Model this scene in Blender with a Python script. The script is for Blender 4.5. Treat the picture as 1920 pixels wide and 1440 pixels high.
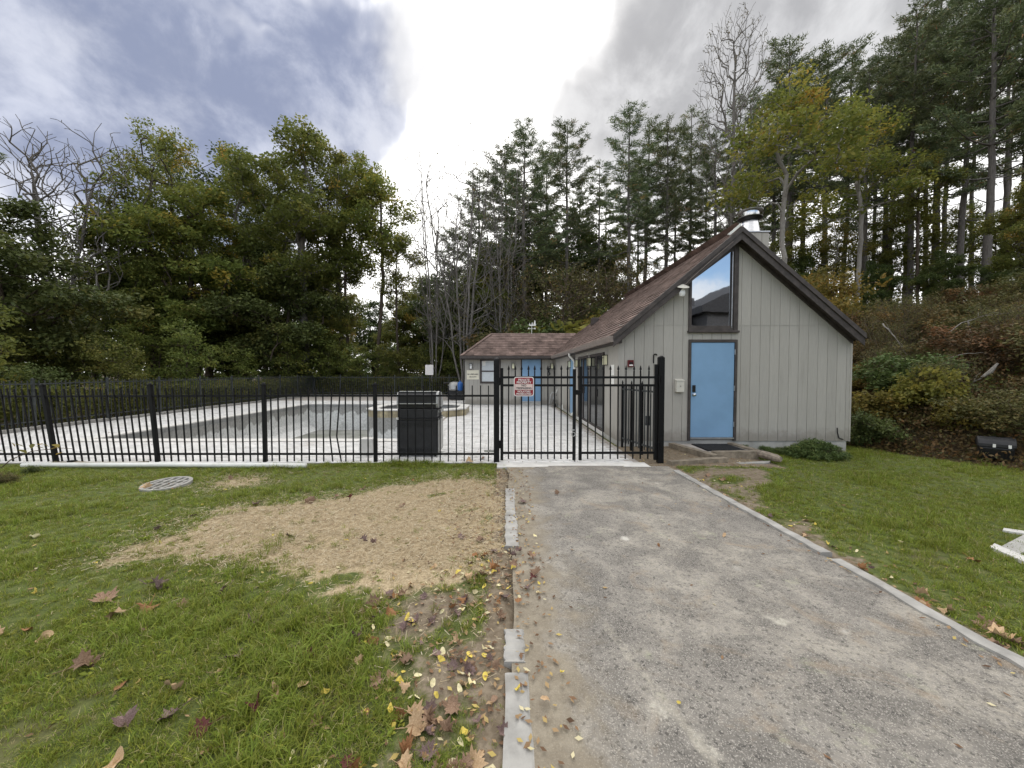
import bpy, bmesh, math, random
import numpy as np
from mathutils import Vector, Matrix, Euler

# ------------------------------------------------------------------ scene, camera, light
scene = bpy.context.scene
for o in list(bpy.data.objects):
    bpy.data.objects.remove(o)
COL = scene.collection
R = math.radians
rng = np.random.default_rng(7)
random.seed(7)

CX, HZ, FPX, CAMH = 945.0, 698.0, 720.0, 1.6
PITCH = math.atan((720.0 - HZ) / FPX)
cam_d = bpy.data.cameras.new('camera')
cam_d.sensor_width = 36.0
cam_d.lens = 36.0 * FPX / 1920.0
cam_d.shift_x = (960.0 - CX) / 1920.0
cam_d.clip_start = 0.05
cam_d.clip_end = 3000.0
cam = bpy.data.objects.new('camera', cam_d)
cam.location = (0, 0, CAMH)
cam.rotation_euler = (R(90) - PITCH, 0, 0)
COL.objects.link(cam)
scene.camera = cam


def ray(px, py):
    u, v = (px - CX) / FPX, (720.0 - py) / FPX
    c, s = math.cos(PITCH), math.sin(PITCH)
    return Vector((u, c + v * s, -s + v * c))


def P(px, py, Y):
    d = ray(px, py)
    return Vector((0, 0, CAMH)) + d * (Y / d.y)


def G(px, py, z=0.0):
    d = ray(px, py)
    return Vector((0, 0, CAMH)) + d * ((z - CAMH) / d.z)


# --- world: Nishita sky with clouds over it
SUN_EL, SUN_AZ = 36.0, 2.0          # sun stands ahead of the camera, behind cloud
world = bpy.data.worlds.new('World')
scene.world = world
world.use_nodes = True
wt = world.node_tree
wt.nodes.clear()


class NT:
    """small node-tree writer"""
    def __init__(self, tree):
        self.t = tree

    def n(self, kind, **kw):
        nd = self.t.nodes.new(kind)
        ins = kw.pop('ins', {})
        for k, v in kw.items():
            setattr(nd, k, v)
        for k, v in ins.items():
            self.set(nd, k, v)
        return nd

    def set(self, nd, k, v):
        s = nd.inputs[k]
        if isinstance(v, bpy.types.NodeSocket):
            self.t.links.new(v, s)
        elif hasattr(v, 'outputs'):
            self.t.links.new(v.outputs[0], s)
        else:
            if isinstance(v, (tuple, list)) and len(v) == 3 and s.type == 'RGBA':
                v = (*v, 1.0)
            s.default_value = v

    def math(self, op, a, b=None, c=None, clamp=False):
        nd = self.n('ShaderNodeMath', operation=op, use_clamp=clamp)
        self.set(nd, 0, a)
        if b is not None:
            self.set(nd, 1, b)
        if c is not None:
            self.set(nd, 2, c)
        return nd.outputs[0]

    def vmath(self, op, a, b=None):
        nd = self.n('ShaderNodeVectorMath', operation=op)
        self.set(nd, 0, a)
        if b is not None:
            self.set(nd, 1, b)
        return nd.outputs['Value'] if op in ('DOT_PRODUCT', 'LENGTH') else nd.outputs[0]

    def mix(self, f, a, b, blend='MIX'):
        nd = self.n('ShaderNodeMix', data_type='RGBA', blend_type=blend)
        self.set(nd, 0, f)
        self.set(nd, 6, a)
        self.set(nd, 7, b)
        return nd.outputs[2]

    def ss(self, v, lo, hi, a=0.0, b=1.0):
        nd = self.n('ShaderNodeMapRange', interpolation_type='SMOOTHSTEP')
        self.set(nd, 0, v)
        for i, q in enumerate((lo, hi, a, b)):
            self.set(nd, i + 1, q)
        return nd.outputs[0]

    def noise(self, vec, scale, detail=4, rough=0.55, dist=0.0):
        nd = self.n('ShaderNodeTexNoise')
        if vec is not None:
            self.set(nd, 'Vector', vec)
        self.set(nd, 'Scale', scale)
        self.set(nd, 'Detail', detail)
        self.set(nd, 'Roughness', rough)
        self.set(nd, 'Distortion', dist)
        return nd.outputs[0]

    def ramp(self, f, stops):
        nd = self.n('ShaderNodeValToRGB')
        el = nd.color_ramp.elements
        while len(el) > 1:
            el.remove(el[-1])
        el[0].position, el[0].color = stops[0][0], (*stops[0][1], 1)
        for p, c in stops[1:]:
            e = el.new(p)
            e.color = (*c, 1)
        self.set(nd, 0, f)
        return nd.outputs[0]


W = NT(wt)
tc = W.n('ShaderNodeTexCoord')
d = tc.outputs['Generated']
sky = W.n('ShaderNodeTexSky', sky_type='NISHITA', sun_disc=False,
          sun_elevation=R(SUN_EL), sun_rotation=R(SUN_AZ))
bg_sky = W.n('ShaderNodeBackground', ins={'Color': sky.outputs[0], 'Strength': 0.11})
sep = W.n('ShaderNodeSeparateXYZ', ins={0: d})
n_big = W.noise(d, 2.3, 7, 0.55, 0.3)
n_fine = W.noise(d, 6.5, 8, 0.6, 0.2)
wob = W.math('ADD', W.math('MULTIPLY', W.math('SUBTRACT', n_big, 0.5), 2.1), W.math('MULTIPLY', W.math('SUBTRACT', n_fine, 0.5), 1.0))


wn = W.n('ShaderNodeTexNoise', ins={'Vector': d, 'Scale': 1.9, 'Detail': 5.0, 'Roughness': 0.55})
dwarp = W.vmath('NORMALIZE', W.vmath('ADD', d, W.vmath('MULTIPLY', W.vmath('SUBTRACT', wn.outputs['Color'], (0.5, 0.5, 0.5)), (0.75, 0.75, 0.75))))


def blob(px, py, rad, amp):
    v = ray(px, py).normalized()
    dt = W.vmath('DOT_PRODUCT', dwarp, tuple(v))
    return W.ss(dt, math.cos(R(rad)), math.cos(R(rad * 0.15)), 0.0, amp)


def total(items):
    s = items[0]
    for i in items[1:]:
        s = W.math('ADD', s, i)
    return s


lump = total([blob(350, 130, 26, 0.85), blob(665, 190, 18, 0.9), blob(520, 300, 20, 0.5), blob(110, 230, 22, 0.8), blob(230, 110, 15, 0.5), blob(760, 230, 9, 0.4),
              blob(470, 40, 4.5, -0.9), blob(80, 10, 12, -1.0), blob(660, 110, 7, -0.3)])
grey = total([blob(1480, 60, 22, 0.75), blob(1200, 215, 12, 0.5), blob(880, 10, 9, 0.45), blob(1700, 250, 22, 0.45), blob(1090, 280, 8, 0.3)])
dark_l = W.ss(W.math('ADD', lump, W.math('MULTIPLY', wob, 0.85)), 0.10, 1.05)
dark_r = W.ss(W.math('ADD', grey, W.math('MULTIPLY', wob, 0.75)), -0.20, 1.05)
sunv = (math.sin(R(SUN_AZ)) * math.cos(R(SUN_EL)), math.cos(R(SUN_AZ)) * math.cos(R(SUN_EL)), math.sin(R(SUN_EL)))
glow = W.ss(W.vmath('DOT_PRODUCT', d, sunv), 0.35, 1.0)
bright = W.mix(glow, (1.0, 0.99, 0.97), (1.2, 1.18, 1.15))
soft = W.ss(n_big, 0.30, 0.70)
bright = W.mix(W.math('MULTIPLY', W.math('SUBTRACT', 1.0, glow), soft), bright, (0.74, 0.735, 0.73))
c_l = W.mix(W.ss(W.math('ADD', W.math('MULTIPLY', n_fine, 0.6), W.math('MULTIPLY', n_big, 0.4)), 0.40, 0.62), (0.150, 0.172, 0.245), (0.34, 0.36, 0.43))
c_r = W.mix(W.ss(n_fine, 0.35, 0.65), (0.24, 0.24, 0.247), (0.40, 0.40, 0.405))
cl = W.mix(dark_l, bright, c_l)
cl = W.mix(dark_r, cl, c_r)
bg_cloud = W.n('ShaderNodeBackground', ins={'Color': cl, 'Strength': 1.0})
# cover: closed ahead and overhead, broken behind the camera (added to brighten the facade) with a bank of white cloud low down
front = W.ss(W.math('ADD', sep.outputs[1], W.math('MULTIPLY', W.math('SUBTRACT', n_big, 0.5), 1.1)), -0.42, -0.12)
lowbank = W.math('MULTIPLY', W.ss(W.math('ADD', sep.outputs[2], W.math('MULTIPLY', W.math('SUBTRACT', n_fine, 0.5), 0.16)), 0.215, 0.165), 0.93)
broken = W.math('MULTIPLY', W.ss(W.math('ADD', sep.outputs[2], W.math('MULTIPLY', W.math('SUBTRACT', n_big, 0.5), 0.8)), 0.30, 0.48), 0.92)
cover = W.math('MAXIMUM', W.math('MAXIMUM', front, lowbank), broken)
cover = W.math('MULTIPLY', cover, 0.985)
mixs = W.n('ShaderNodeMixShader', ins={0: cover, 1: bg_sky.outputs[0], 2: bg_cloud.outputs[0]})
out = W.n('ShaderNodeOutputWorld', ins={0: mixs.outputs[0]})
world.cycles.sampling_method = 'MANUAL'
world.cycles.sample_map_resolution = 1024

sun_d = bpy.data.lights.new('sun', 'SUN')
sun_d.energy = 0.9
sun_d.angle = R(22)
sun_d.color = (1.0, 0.95, 0.88)
sun = bpy.data.objects.new('sun', sun_d)
sun.rotation_euler = Vector(sunv).to_track_quat('Z', 'Y').to_euler()
sun.location = (0, 0, 40)
COL.objects.link(sun)

scene.view_settings.view_transform = 'Standard'
scene.view_settings.look = 'None'
scene.view_settings.gamma = 1.0
scene.view_settings.use_curve_mapping = False
scene.view_settings.exposure = 1.03
scene.render.engine = 'CYCLES'
cy = scene.cycles
cy.max_bounces = 8
cy.diffuse_bounces = 6
cy.glossy_bounces = 3
cy.transmission_bounces = 4
cy.caustics_reflective = False
cy.caustics_refractive = False
cy.use_denoising = True
try:
    cy.denoiser = 'OPENIMAGEDENOISE'
    cy.denoising_input_passes = 'RGB_ALBEDO_NORMAL'
except Exception:
    pass

# ------------------------------------------------------------------ materials
MATS = {}


def mat_new(name):
    m = bpy.data.materials.new(name)
    m.use_nodes = True
    m.node_tree.nodes.clear()
    t = NT(m.node_tree)
    o = t.n('ShaderNodeOutputMaterial')
    b = t.n('ShaderNodeBsdfPrincipled')
    t.t.links.new(b.outputs[0], o.inputs[0])
    MATS[name] = m
    return m, t, b, o


def bump(t, b, h, strength=0.3, dist=0.01):
    nd = t.n('ShaderNodeBump', ins={'Strength': strength, 'Distance': dist, 'Height': h})
    t.t.links.new(nd.outputs[0], b.inputs['Normal'])


def m_plain(name, col, rough=0.6, metal=0.0, var=0.12, scale=6.0, bmp=0.0, bscale=60.0, dirt=None, spec=0.4, tint=0.0):
    """painted / solid surface: colour with mild wear, optional dirt colour and fine relief; tint = spread over per-face attribute"""
    m, t, b, o = mat_new(name)
    co = t.n('ShaderNodeTexCoord').outputs['Object']
    n1 = t.noise(co, scale, 5)
    dk = tuple(c * (1 - var) for c in col)
    lt = tuple(min(1, c * (1 + var)) for c in col)
    c = t.mix(t.ss(n1, 0.3, 0.7), dk, lt)
    if dirt:
        n2 = t.noise(co, scale * 0.45, 6, 0.65)
        c = t.mix(t.ss(n2, 0.52, 0.78, 0.0, dirt[1]), c, dirt[0])
    if tint:
        a = t.n('ShaderNodeAttribute', attribute_name='tint').outputs['Fac']
        hs = t.n('ShaderNodeHueSaturation', ins={'Color': c, 'Value': t.math('ADD', 1.0 - tint, t.math('MULTIPLY', a, 2 * tint))})
        c = hs.outputs[0]
    t.set(b, 'Base Color', c)
    t.set(b, 'Roughness', rough)
    t.set(b, 'Metallic', metal)
    t.set(b, 'Specular IOR Level', spec)
    if bmp:
        bump(t, b, t.noise(co, bscale, 5, 0.6), bmp, 0.004)
    return m


def m_leaf(name, stops, trans=0.45, rough=0.55, vary=0.12):
    """leaf colour from a per-leaf attribute, slightly different on each plant"""
    m, t, b, o = mat_new(name)
    a = t.n('ShaderNodeAttribute', attribute_name='tint').outputs['Fac']
    c = t.ramp(a, stops)
    rnd = t.n('ShaderNodeObjectInfo').outputs['Random']
    hs = t.n('ShaderNodeHueSaturation', ins={'Color': c, 'Hue': t.math('ADD', 0.5 - 0.018, t.math('MULTIPLY', rnd, 0.036)),
                                             'Value': t.math('ADD', 1 - vary, t.math('MULTIPLY', rnd, 2 * vary))})
    t.set(b, 'Base Color', hs.outputs[0])
    t.set(b, 'Roughness', rough)
    t.set(b, 'Specular IOR Level', 0.25)
    if trans:
        tr = t.n('ShaderNodeBsdfTranslucent', ins={'Color': hs.outputs[0]})
        mx = t.n('ShaderNodeMixShader', ins={0: trans, 1: b.outputs[0], 2: tr.outputs[0]})
        t.t.links.new(mx.outputs[0], o.inputs[0])
    return m


def m_bark(name, c1, c2, sc=4.0):
    m, t, b, o = mat_new(name)
    co = t.n('ShaderNodeTexCoord').outputs['Object']
    mp = t.n('ShaderNodeMapping', ins={'Vector': co, 'Scale': (sc * 3, sc * 3, sc * 0.5)})
    n1 = t.noise(mp.outputs[0], 2.0, 6, 0.7)
    n2 = t.noise(co, 1.4, 4)
    c = t.mix(t.ss(n1, 0.3, 0.7), c1, c2)
    c = t.mix(t.ss(n2, 0.45, 0.75, 0, 0.5), c, tuple(0.75 * q for q in c2))
    t.set(b, 'Base Color', c)
    t.set(b, 'Roughness', 0.9)
    t.set(b, 'Specular IOR Level', 0.15)
    bump(t, b, n1, 0.6, 0.02)
    return m


# siding paint: boards with fine vertical grain, slight streaks, tint per board through object random
def m_siding(name, col):
    m, t, b, o = mat_new(name)
    co = t.n('ShaderNodeTexCoord').outputs['Object']
    mp = t.n('ShaderNodeMapping', ins={'Vector': co, 'Scale': (26, 26, 1.6)})
    g = t.noise(mp.outputs[0], 3.0, 6, 0.65)
    n1 = t.noise(co, 1.1, 5)
    rnd = t.n('ShaderNodeObjectInfo').outputs['Random']
    c = t.mix(t.ss(g, 0.25, 0.75), tuple(q * 0.92 for q in col), tuple(q * 1.05 for q in col))
    c = t.mix(t.ss(n1, 0.45, 0.75, 0, 0.35), c, (col[0] * 0.82, col[1] * 0.83, col[2] * 0.80))
    hs = t.n('ShaderNodeHueSaturation', ins={'Color': c, 'Value': t.math('ADD', 0.955, t.math('MULTIPLY', rnd, 0.09))})
    mp2 = t.n('ShaderNodeMapping', ins={'Vector': co, 'Scale': (7, 7, 0.45)})
    c2s = t.ss(t.noise(mp2.outputs[0], 2.0, 5, 0.6), 0.54, 0.75, 0, 0.45)
    hs = t.n('ShaderNodeHueSaturation', ins={'Color': t.mix(c2s, hs.outputs[0], (col[0] * 0.74, col[1] * 0.74, col[2] * 0.72))})
    # soil splash near the bottom of the wall
    z = t.n('ShaderNodeSeparateXYZ', ins={0: t.n('ShaderNodeNewGeometry').outputs['Position']}).outputs[2]
    n3 = t.noise(co, 9, 5)
    spl = t.ss(t.math('ADD', z, t.math('MULTIPLY', n3, -0.35)), 0.25, -0.02, 0, 0.55)
    c2 = t.mix(spl, hs.outputs[0], (0.19, 0.17, 0.14))
    t.set(b, 'Base Color', c2)
    t.set(b, 'Roughness', 0.75)
    t.set(b, 'Specular IOR Level', 0.25)
    bump(t, b, g, 0.25, 0.003)
    return m


m_siding('siding', (0.405, 0.386, 0.350))
m_plain('groove', (0.16, 0.15, 0.14), 0.85)
m_plain('trim', (0.058, 0.048, 0.044), 0.6, var=0.25, scale=9, dirt=((0.11, 0.09, 0.08), 0.5), bmp=0.15)
m_plain('gutter', (0.24, 0.20, 0.175), 0.5, var=0.1, dirt=((0.12, 0.09, 0.08), 0.6))
m_plain('shingle_base', (0.10, 0.075, 0.066), 0.95)
m_plain('shingle', (0.165, 0.119, 0.103), 0.95, var=0.28, scale=3.0, bmp=0.5, bscale=140, tint=0.38, spec=0.2)
m_plain('concrete', (0.42, 0.41, 0.385), 0.9, var=0.16, scale=5, dirt=((0.20, 0.19, 0.165), 0.7), bmp=0.35, bscale=90)
m_plain('old_concrete', (0.33, 0.32, 0.30), 0.95, var=0.2, scale=7, dirt=((0.17, 0.15, 0.12), 0.75), bmp=0.6, bscale=70)
m_plain('door_blue', (0.205, 0.355, 0.54), 0.42, var=0.05, scale=2.5, dirt=((0.19, 0.31, 0.47), 0.4), bmp=0.05)
m_plain('black_iron', (0.006, 0.006, 0.0065), 0.5, var=0.3, scale=20, dirt=((0.014, 0.013, 0.012), 0.5), spec=0.2)
m_plain('grey_iron', (0.045, 0.05, 0.05), 0.5, var=0.3, scale=12, dirt=((0.02, 0.02, 0.02), 0.6))
m_plain('white_plastic', (0.74, 0.74, 0.70), 0.4, var=0.06, scale=4, dirt=((0.42, 0.41, 0.34), 0.55))
m_plain('cream_metal', (0.60, 0.58, 0.51), 0.45, var=0.06, dirt=((0.40, 0.36, 0.29), 0.4))
m_plain('sign_red', (0.27, 0.012, 0.022), 0.4, var=0.1)
m_plain('sign_white', (0.78, 0.75, 0.72), 0.45, var=0.05)
m_plain('sign_pink', (0.70, 0.57, 0.53), 0.5, var=0.06)
m_plain('sign_cream', (0.72, 0.68, 0.55), 0.5, var=0.05)
m_plain('ink', (0.03, 0.028, 0.03), 0.6)
m_plain('alarm_red', (0.11, 0.008, 0.010), 0.35)
m_plain('lamp_glass', (0.88, 0.85, 0.60), 0.25, var=0.05)
m_plain('lamp_white', (0.82, 0.82, 0.80), 0.25, var=0.04)
m_plain('steel', (0.62, 0.62, 0.63), 0.22, metal=1.0, var=0.08, scale=14)
m_plain('dull_steel', (0.50, 0.50, 0.50), 0.42, metal=1.0, var=0.12, scale=14)
m_plain('grill_black', (0.020, 0.020, 0.022), 0.5, var=0.2, scale=8, dirt=((0.06, 0.058, 0.055), 0.4))
m_plain('grill_dark', (0.012, 0.012, 0.013), 0.35)
m_plain('grill_grey', (0.36, 0.36, 0.35), 0.4, metal=0.35, var=0.12)
m_plain('mat_black', (0.018, 0.018, 0.019), 0.9, var=0.35, scale=40, bmp=0.8, bscale=200)
m_plain('old_timber', (0.22, 0.185, 0.14), 0.9, var=0.3, scale=9, dirt=((0.10, 0.085, 0.06), 0.7), bmp=0.6, bscale=50)
m_plain('log_wood', (0.24, 0.20, 0.16), 0.95, var=0.35, scale=14, dirt=((0.08, 0.065, 0.05), 0.7), bmp=0.8, bscale=40)
m_plain('tank_blue', (0.03, 0.12, 0.38), 0.4)
m_plain('tan_tile', (0.34, 0.29, 0.185), 0.45, var=0.22, scale=7, dirt=((0.20, 0.18, 0.13), 0.5), tint=0.2)
m_plain('coping', (0.62, 0.605, 0.575), 0.85, var=0.1, scale=5, dirt=((0.38, 0.36, 0.33), 0.5), bmp=0.3)
m_plain('grey_tile', (0.25, 0.25, 0.245), 0.6, var=0.15, scale=8, dirt=((0.16, 0.16, 0.15), 0.5), tint=0.12)
m_plain('paver', (0.66, 0.65, 0.635), 0.85, var=0.10, scale=2.2, dirt=((0.42, 0.38, 0.34), 0.55), bmp=0.35, bscale=45, tint=0.10)
m_plain('paver_bed', (0.36, 0.33, 0.30), 0.95, var=0.2)
m_plain('blind', (0.66, 0.70, 0.72), 0.5, var=0.04)
m_plain('paper', (0.80, 0.79, 0.75), 0.7, var=0.04)
m_plain('wire', (0.02, 0.02, 0.02), 0.6)
m_plain('shade_black', (0.02, 0.02, 0.022), 0.8)
m_plain('house_dark', (0.10, 0.10, 0.105), 0.8, var=0.2)
m_plain('house_roof', (0.06, 0.06, 0.065), 0.9, var=0.2)

m, t, b, o = mat_new('mirror_glass')          # coated window glass
t.set(b, 'Base Color', (0.50, 0.52, 0.55))
t.set(b, 'Metallic', 1.0)
t.set(b, 'Roughness', 0.02)
bump(t, b, t.noise(t.n('ShaderNodeTexCoord').outputs['Object'], 2.5, 2), 0.03, 0.02)
m, t, b, o = mat_new('dark_glass')
t.set(b, 'Base Color', (0.014, 0.016, 0.018))
t.set(b, 'Roughness', 0.06)
t.set(b, 'Specular IOR Level', 0.35)

# pool plaster: grey wet upper band breaking in scallops into pale plaster below
m, t, b, o = mat_new('pool_plaster')
ps = t.n('ShaderNodeNewGeometry').outputs['Position']
z = t.n('ShaderNodeSeparateXYZ', ins={0: ps}).outputs[2]
mp = t.n('ShaderNodeMapping', ins={'Vector': ps, 'Scale': (1, 1, 0.35)})
na = t.noise(mp.outputs[0], 2.2, 6, 0.6, 0.4)
nb = t.noise(ps, 12, 6, 0.7)
edge = t.ss(t.math('ADD', z, t.math('MULTIPLY', t.math('SUBTRACT', na, 0.5), 1.1)), -0.46, -0.38)
lo = t.mix(t.ss(nb, 0.35, 0.7), (0.70, 0.70, 0.685), (0.48, 0.48, 0.465))
hi = t.mix(t.ss(nb, 0.35, 0.65), (0.26, 0.255, 0.24), (0.36, 0.355, 0.34))
c = t.mix(edge, lo, hi)
c = t.mix(t.ss(t.noise(ps, 1.3, 5, 0.6), 0.58, 0.72, 0, 0.6), c, (0.24, 0.245, 0.22))
t.set(b, 'Base Color', c)
t.set(b, 'Roughness', 0.85)
bump(t, b, nb, 0.3, 0.01)
m, t, b, o = mat_new('pool_floor')
ps = t.n('ShaderNodeNewGeometry').outputs['Position']
na = t.noise(ps, 1.2, 6, 0.6)
nb = t.noise(ps, 9, 6, 0.7)
c = t.mix(t.ss(na, 0.4, 0.62), (0.30, 0.30, 0.275), (0.21, 0.215, 0.185))
c = t.mix(t.ss(nb, 0.62, 0.75, 0, 0.7), c, (0.12, 0.12, 0.10))
t.set(b, 'Base Color', c)
t.set(b, 'Roughness', 0.7)

# asphalt path
m, t, b, o = mat_new('asphalt')
ps = t.n('ShaderNodeNewGeometry').outputs['Position']
xyz = t.n('ShaderNodeSeparateXYZ', ins={0: ps})
v1 = t.n('ShaderNodeTexVoronoi', ins={'Vector': ps, 'Scale': 70.0})
v2 = t.n('ShaderNodeTexVoronoi', ins={'Vector': ps, 'Scale': 230.0})
st = t.n('ShaderNodeSeparateColor', ins={0: v1.outputs['Color']}).outputs[0]
st2 = t.n('ShaderNodeSeparateColor', ins={0: v2.outputs['Color']}).outputs[1]
n0 = t.noise(ps, 0.9, 6, 0.6, 0.4)
n1 = t.noise(ps, 2.6, 7, 0.65, 0.5)
n2 = t.noise(ps, 7.0, 7, 0.7)
n3 = t.noise(ps, 30.0, 6, 0.7)
c = t.mix(t.ss(n1, 0.35, 0.65), (0.148, 0.138, 0.124), (0.232, 0.216, 0.193))
c = t.mix(t.ss(st, 0.28, 0.0, 0, 0.75), c, (0.06, 0.057, 0.053))
c = t.mix(t.ss(st2, 0.70, 0.98, 0, 0.75), c, (0.42, 0.39, 0.35))
pat = t.math('MULTIPLY', t.ss(t.math('ADD', t.math('MULTIPLY', n0, 0.45), t.math('MULTIPLY', n1, 0.55)), 0.44, 0.62), t.ss(n3, 0.36, 0.60))
c = t.mix(t.math('MULTIPLY', pat, 0.55), c, (0.42, 0.385, 0.32))
pat2 = t.math('MULTIPLY', t.ss(t.noise(ps, 1.9, 5, 0.5, 0.3), 0.62, 0.72), t.ss(n2, 0.40, 0.60))
c = t.mix(t.math('MULTIPLY', pat2, 0.8), c, (0.56, 0.53, 0.45))
lich = t.math('MULTIPLY', t.ss(t.noise(ps, 3.4, 5, 0.6), 0.60, 0.72), t.ss(n3, 0.4, 0.6))
c = t.mix(t.math('MULTIPLY', lich, 0.45), c, (0.36, 0.38, 0.25))
tan = t.math('MULTIPLY', t.ss(t.noise(ps, 2.8, 7, 0.65, 1.0), 0.54, 0.70), 0.45)
c = t.mix(tan, c, (0.30, 0.235, 0.165))
spot = t.n('ShaderNodeTexVoronoi', ins={'Vector': t.n('ShaderNodeMapping', ins={'Vector': ps, 'Scale': (1, 0.75, 1)}).outputs[0], 'Scale': 2.3})
sp = t.math('MULTIPLY', t.ss(t.math('ADD', spot.outputs['Distance'], t.math('MULTIPLY', n2, 0.16)), 0.21, 0.10), t.ss(n0, 0.44, 0.56))
c = t.mix(t.math('MULTIPLY', sp, 0.75), c, (0.60, 0.575, 0.52))
ln_ = t.math('ADD', t.math('SUBTRACT', xyz.outputs[0], 1.217), t.math('MULTIPLY', xyz.outputs[1], 0.243))
ln_ = t.math('ADD', ln_, t.math('MULTIPLY', t.math('SUBTRACT', n2, 0.5), 0.10))
seam = t.math('MULTIPLY', t.ss(t.math('ABSOLUTE', ln_), 0.035, 0.010), t.math('MULTIPLY', t.ss(xyz.outputs[1], 2.55, 2.25), t.ss(n3, 0.35, 0.55)))
c = t.mix(t.math('MULTIPLY', seam, 0.35), c, (0.42, 0.39, 0.32))
# soil washed over the left edge
wash = t.ss(t.math('ADD', xyz.outputs[0], t.math('MULTIPLY', t.math('SUBTRACT', n1, 0.5), 1.1)), 0.55, 0.22)
c = t.mix(t.math('MULTIPLY', wash, 0.8), c, t.mix(t.ss(n2, 0.35, 0.65), (0.22, 0.185, 0.135), (0.30, 0.26, 0.195)))
t.set(b, 'Base Color', c)
t.set(b, 'Roughness', 0.92)
t.set(b, 'Specular IOR Level', 0.2)
hgt = t.math('ADD', t.math('MULTIPLY', v1.outputs['Distance'], -1.0), t.math('MULTIPLY', n3, 0.6))
bump(t, b, hgt, 0.7, 0.006)

# ground: grass floor, straw, bare soil, leaf-strewn bank, all steered by painted point attributes that mark what lies there
m, t, b, o = mat_new('ground')
ps = t.n('ShaderNodeNewGeometry').outputs['Position']
aS = t.n('ShaderNodeAttribute', attribute_name='straw').outputs['Fac']
aD = t.n('ShaderNodeAttribute', attribute_name='soil').outputs['Fac']
aB = t.n('ShaderNodeAttribute', attribute_name='wood').outputs['Fac']
n1 = t.noise(ps, 2.0, 6, 0.6)
n2 = t.noise(ps, 14.0, 7, 0.7)
n3 = t.noise(ps, 60.0, 5, 0.7)
g = t.mix(t.ss(n2, 0.35, 0.65), (0.070, 0.092, 0.026), (0.125, 0.145, 0.045))
g = t.mix(t.ss(n1, 0.52, 0.70, 0, 0.6), g, (0.15, 0.125, 0.07))
g = t.mix(t.ss(n3, 0.60, 0.75, 0, 0.7), g, (0.06, 0.048, 0.032))
so = t.mix(t.ss(n2, 0.35, 0.65), (0.155, 0.122, 0.085), (0.25, 0.205, 0.150))
so = t.mix(t.ss(n3, 0.55, 0.75, 0, 0.6), so, (0.09, 0.07, 0.05))
sr = t.mix(t.ss(n3, 0.35, 0.65), (0.30, 0.232, 0.142), (0.50, 0.405, 0.265))
sr = t.mix(t.ss(n2, 0.60, 0.72, 0, 0.75), sr, (0.16, 0.125, 0.08))
wd = t.mix(t.ss(n2, 0.35, 0.65), (0.045, 0.034, 0.022), (0.11, 0.078, 0.045))
wd = t.mix(t.ss(n1, 0.5, 0.7, 0, 0.6), wd, (0.06, 0.065, 0.03))
k = t.math('MULTIPLY', t.math('SUBTRACT', n2, 0.5), 0.7)
c = t.mix(t.ss(t.math('ADD', aD, k), 0.35, 0.65), g, so)
c = t.mix(t.ss(t.math('ADD', aS, k), 0.38, 0.62), c, sr)
c = t.mix(t.ss(t.math('ADD', aB, k), 0.35, 0.65), c, wd)
t.set(b, 'Base Color', c)
t.set(b, 'Roughness', 0.95)
t.set(b, 'Specular IOR Level', 0.15)
bump(t, b, t.math('ADD', n2, t.math('MULTIPLY', n3, 0.5)), 0.7, 0.02)

# foliage
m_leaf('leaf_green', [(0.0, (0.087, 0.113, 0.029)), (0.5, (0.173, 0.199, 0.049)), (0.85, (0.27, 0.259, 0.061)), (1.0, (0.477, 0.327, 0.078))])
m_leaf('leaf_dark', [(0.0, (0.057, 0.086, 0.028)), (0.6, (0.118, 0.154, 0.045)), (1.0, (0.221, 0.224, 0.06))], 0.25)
m_leaf('leaf_yellowish', [(0.0, (0.11, 0.136, 0.034)), (0.5, (0.21, 0.214, 0.049)), (0.8, (0.327, 0.265, 0.058)), (1.0, (0.438, 0.243, 0.066))])
m_leaf('leaf_olive', [(0.0, (0.074, 0.086, 0.031)), (0.5, (0.143, 0.133, 0.047)), (1.0, (0.256, 0.164, 0.062))], 0.3)
m_leaf('leaf_rust', [(0.0, (0.076, 0.069, 0.033)), (0.4, (0.152, 0.11, 0.048)), (0.75, (0.24, 0.131, 0.048)), (1.0, (0.291, 0.159, 0.067))], 0.3)
m_leaf('leaf_gold', [(0.0, (0.11, 0.11, 0.031)), (0.5, (0.264, 0.209, 0.05)), (1.0, (0.396, 0.22, 0.055))])
m_leaf('leaf_lime', [(0.0, (0.121, 0.125, 0.031)), (0.5, (0.239, 0.215, 0.05)), (1.0, (0.478, 0.345, 0.082))])
m_leaf('needle', [(0.0, (0.074, 0.104, 0.05)), (0.6, (0.143, 0.173, 0.076)), (0.92, (0.228, 0.231, 0.094)), (1.0, (0.37, 0.195, 0.099))], 0.2, 0.5)
m_leaf('dead_leaf', [(0.0, (0.10, 0.055, 0.035)), (0.5, (0.18, 0.11, 0.065)), (1.0, (0.28, 0.19, 0.12))], 0.1, 0.8)
m_leaf('grass_blade', [(0.0, (0.124, 0.165, 0.023)), (0.55, (0.236, 0.28, 0.038)), (0.86, (0.368, 0.366, 0.061)), (0.93, (0.368, 0.318, 0.142)), (1.0, (0.512, 0.435, 0.237))], 0.35, 0.5, 0.2)
m_leaf('straw_strand', [(0.0, (0.298, 0.232, 0.134)), (0.6, (0.481, 0.393, 0.258)), (1.0, (0.596, 0.535, 0.391))], 0.15, 0.7)
m_leaf('litter', [(0.0, (0.10, 0.06, 0.035)), (0.4, (0.22, 0.13, 0.07)), (0.7, (0.36, 0.25, 0.13)), (0.9, (0.50, 0.40, 0.12)), (1.0, (0.62, 0.56, 0.35))], 0.1, 0.8)
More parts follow.
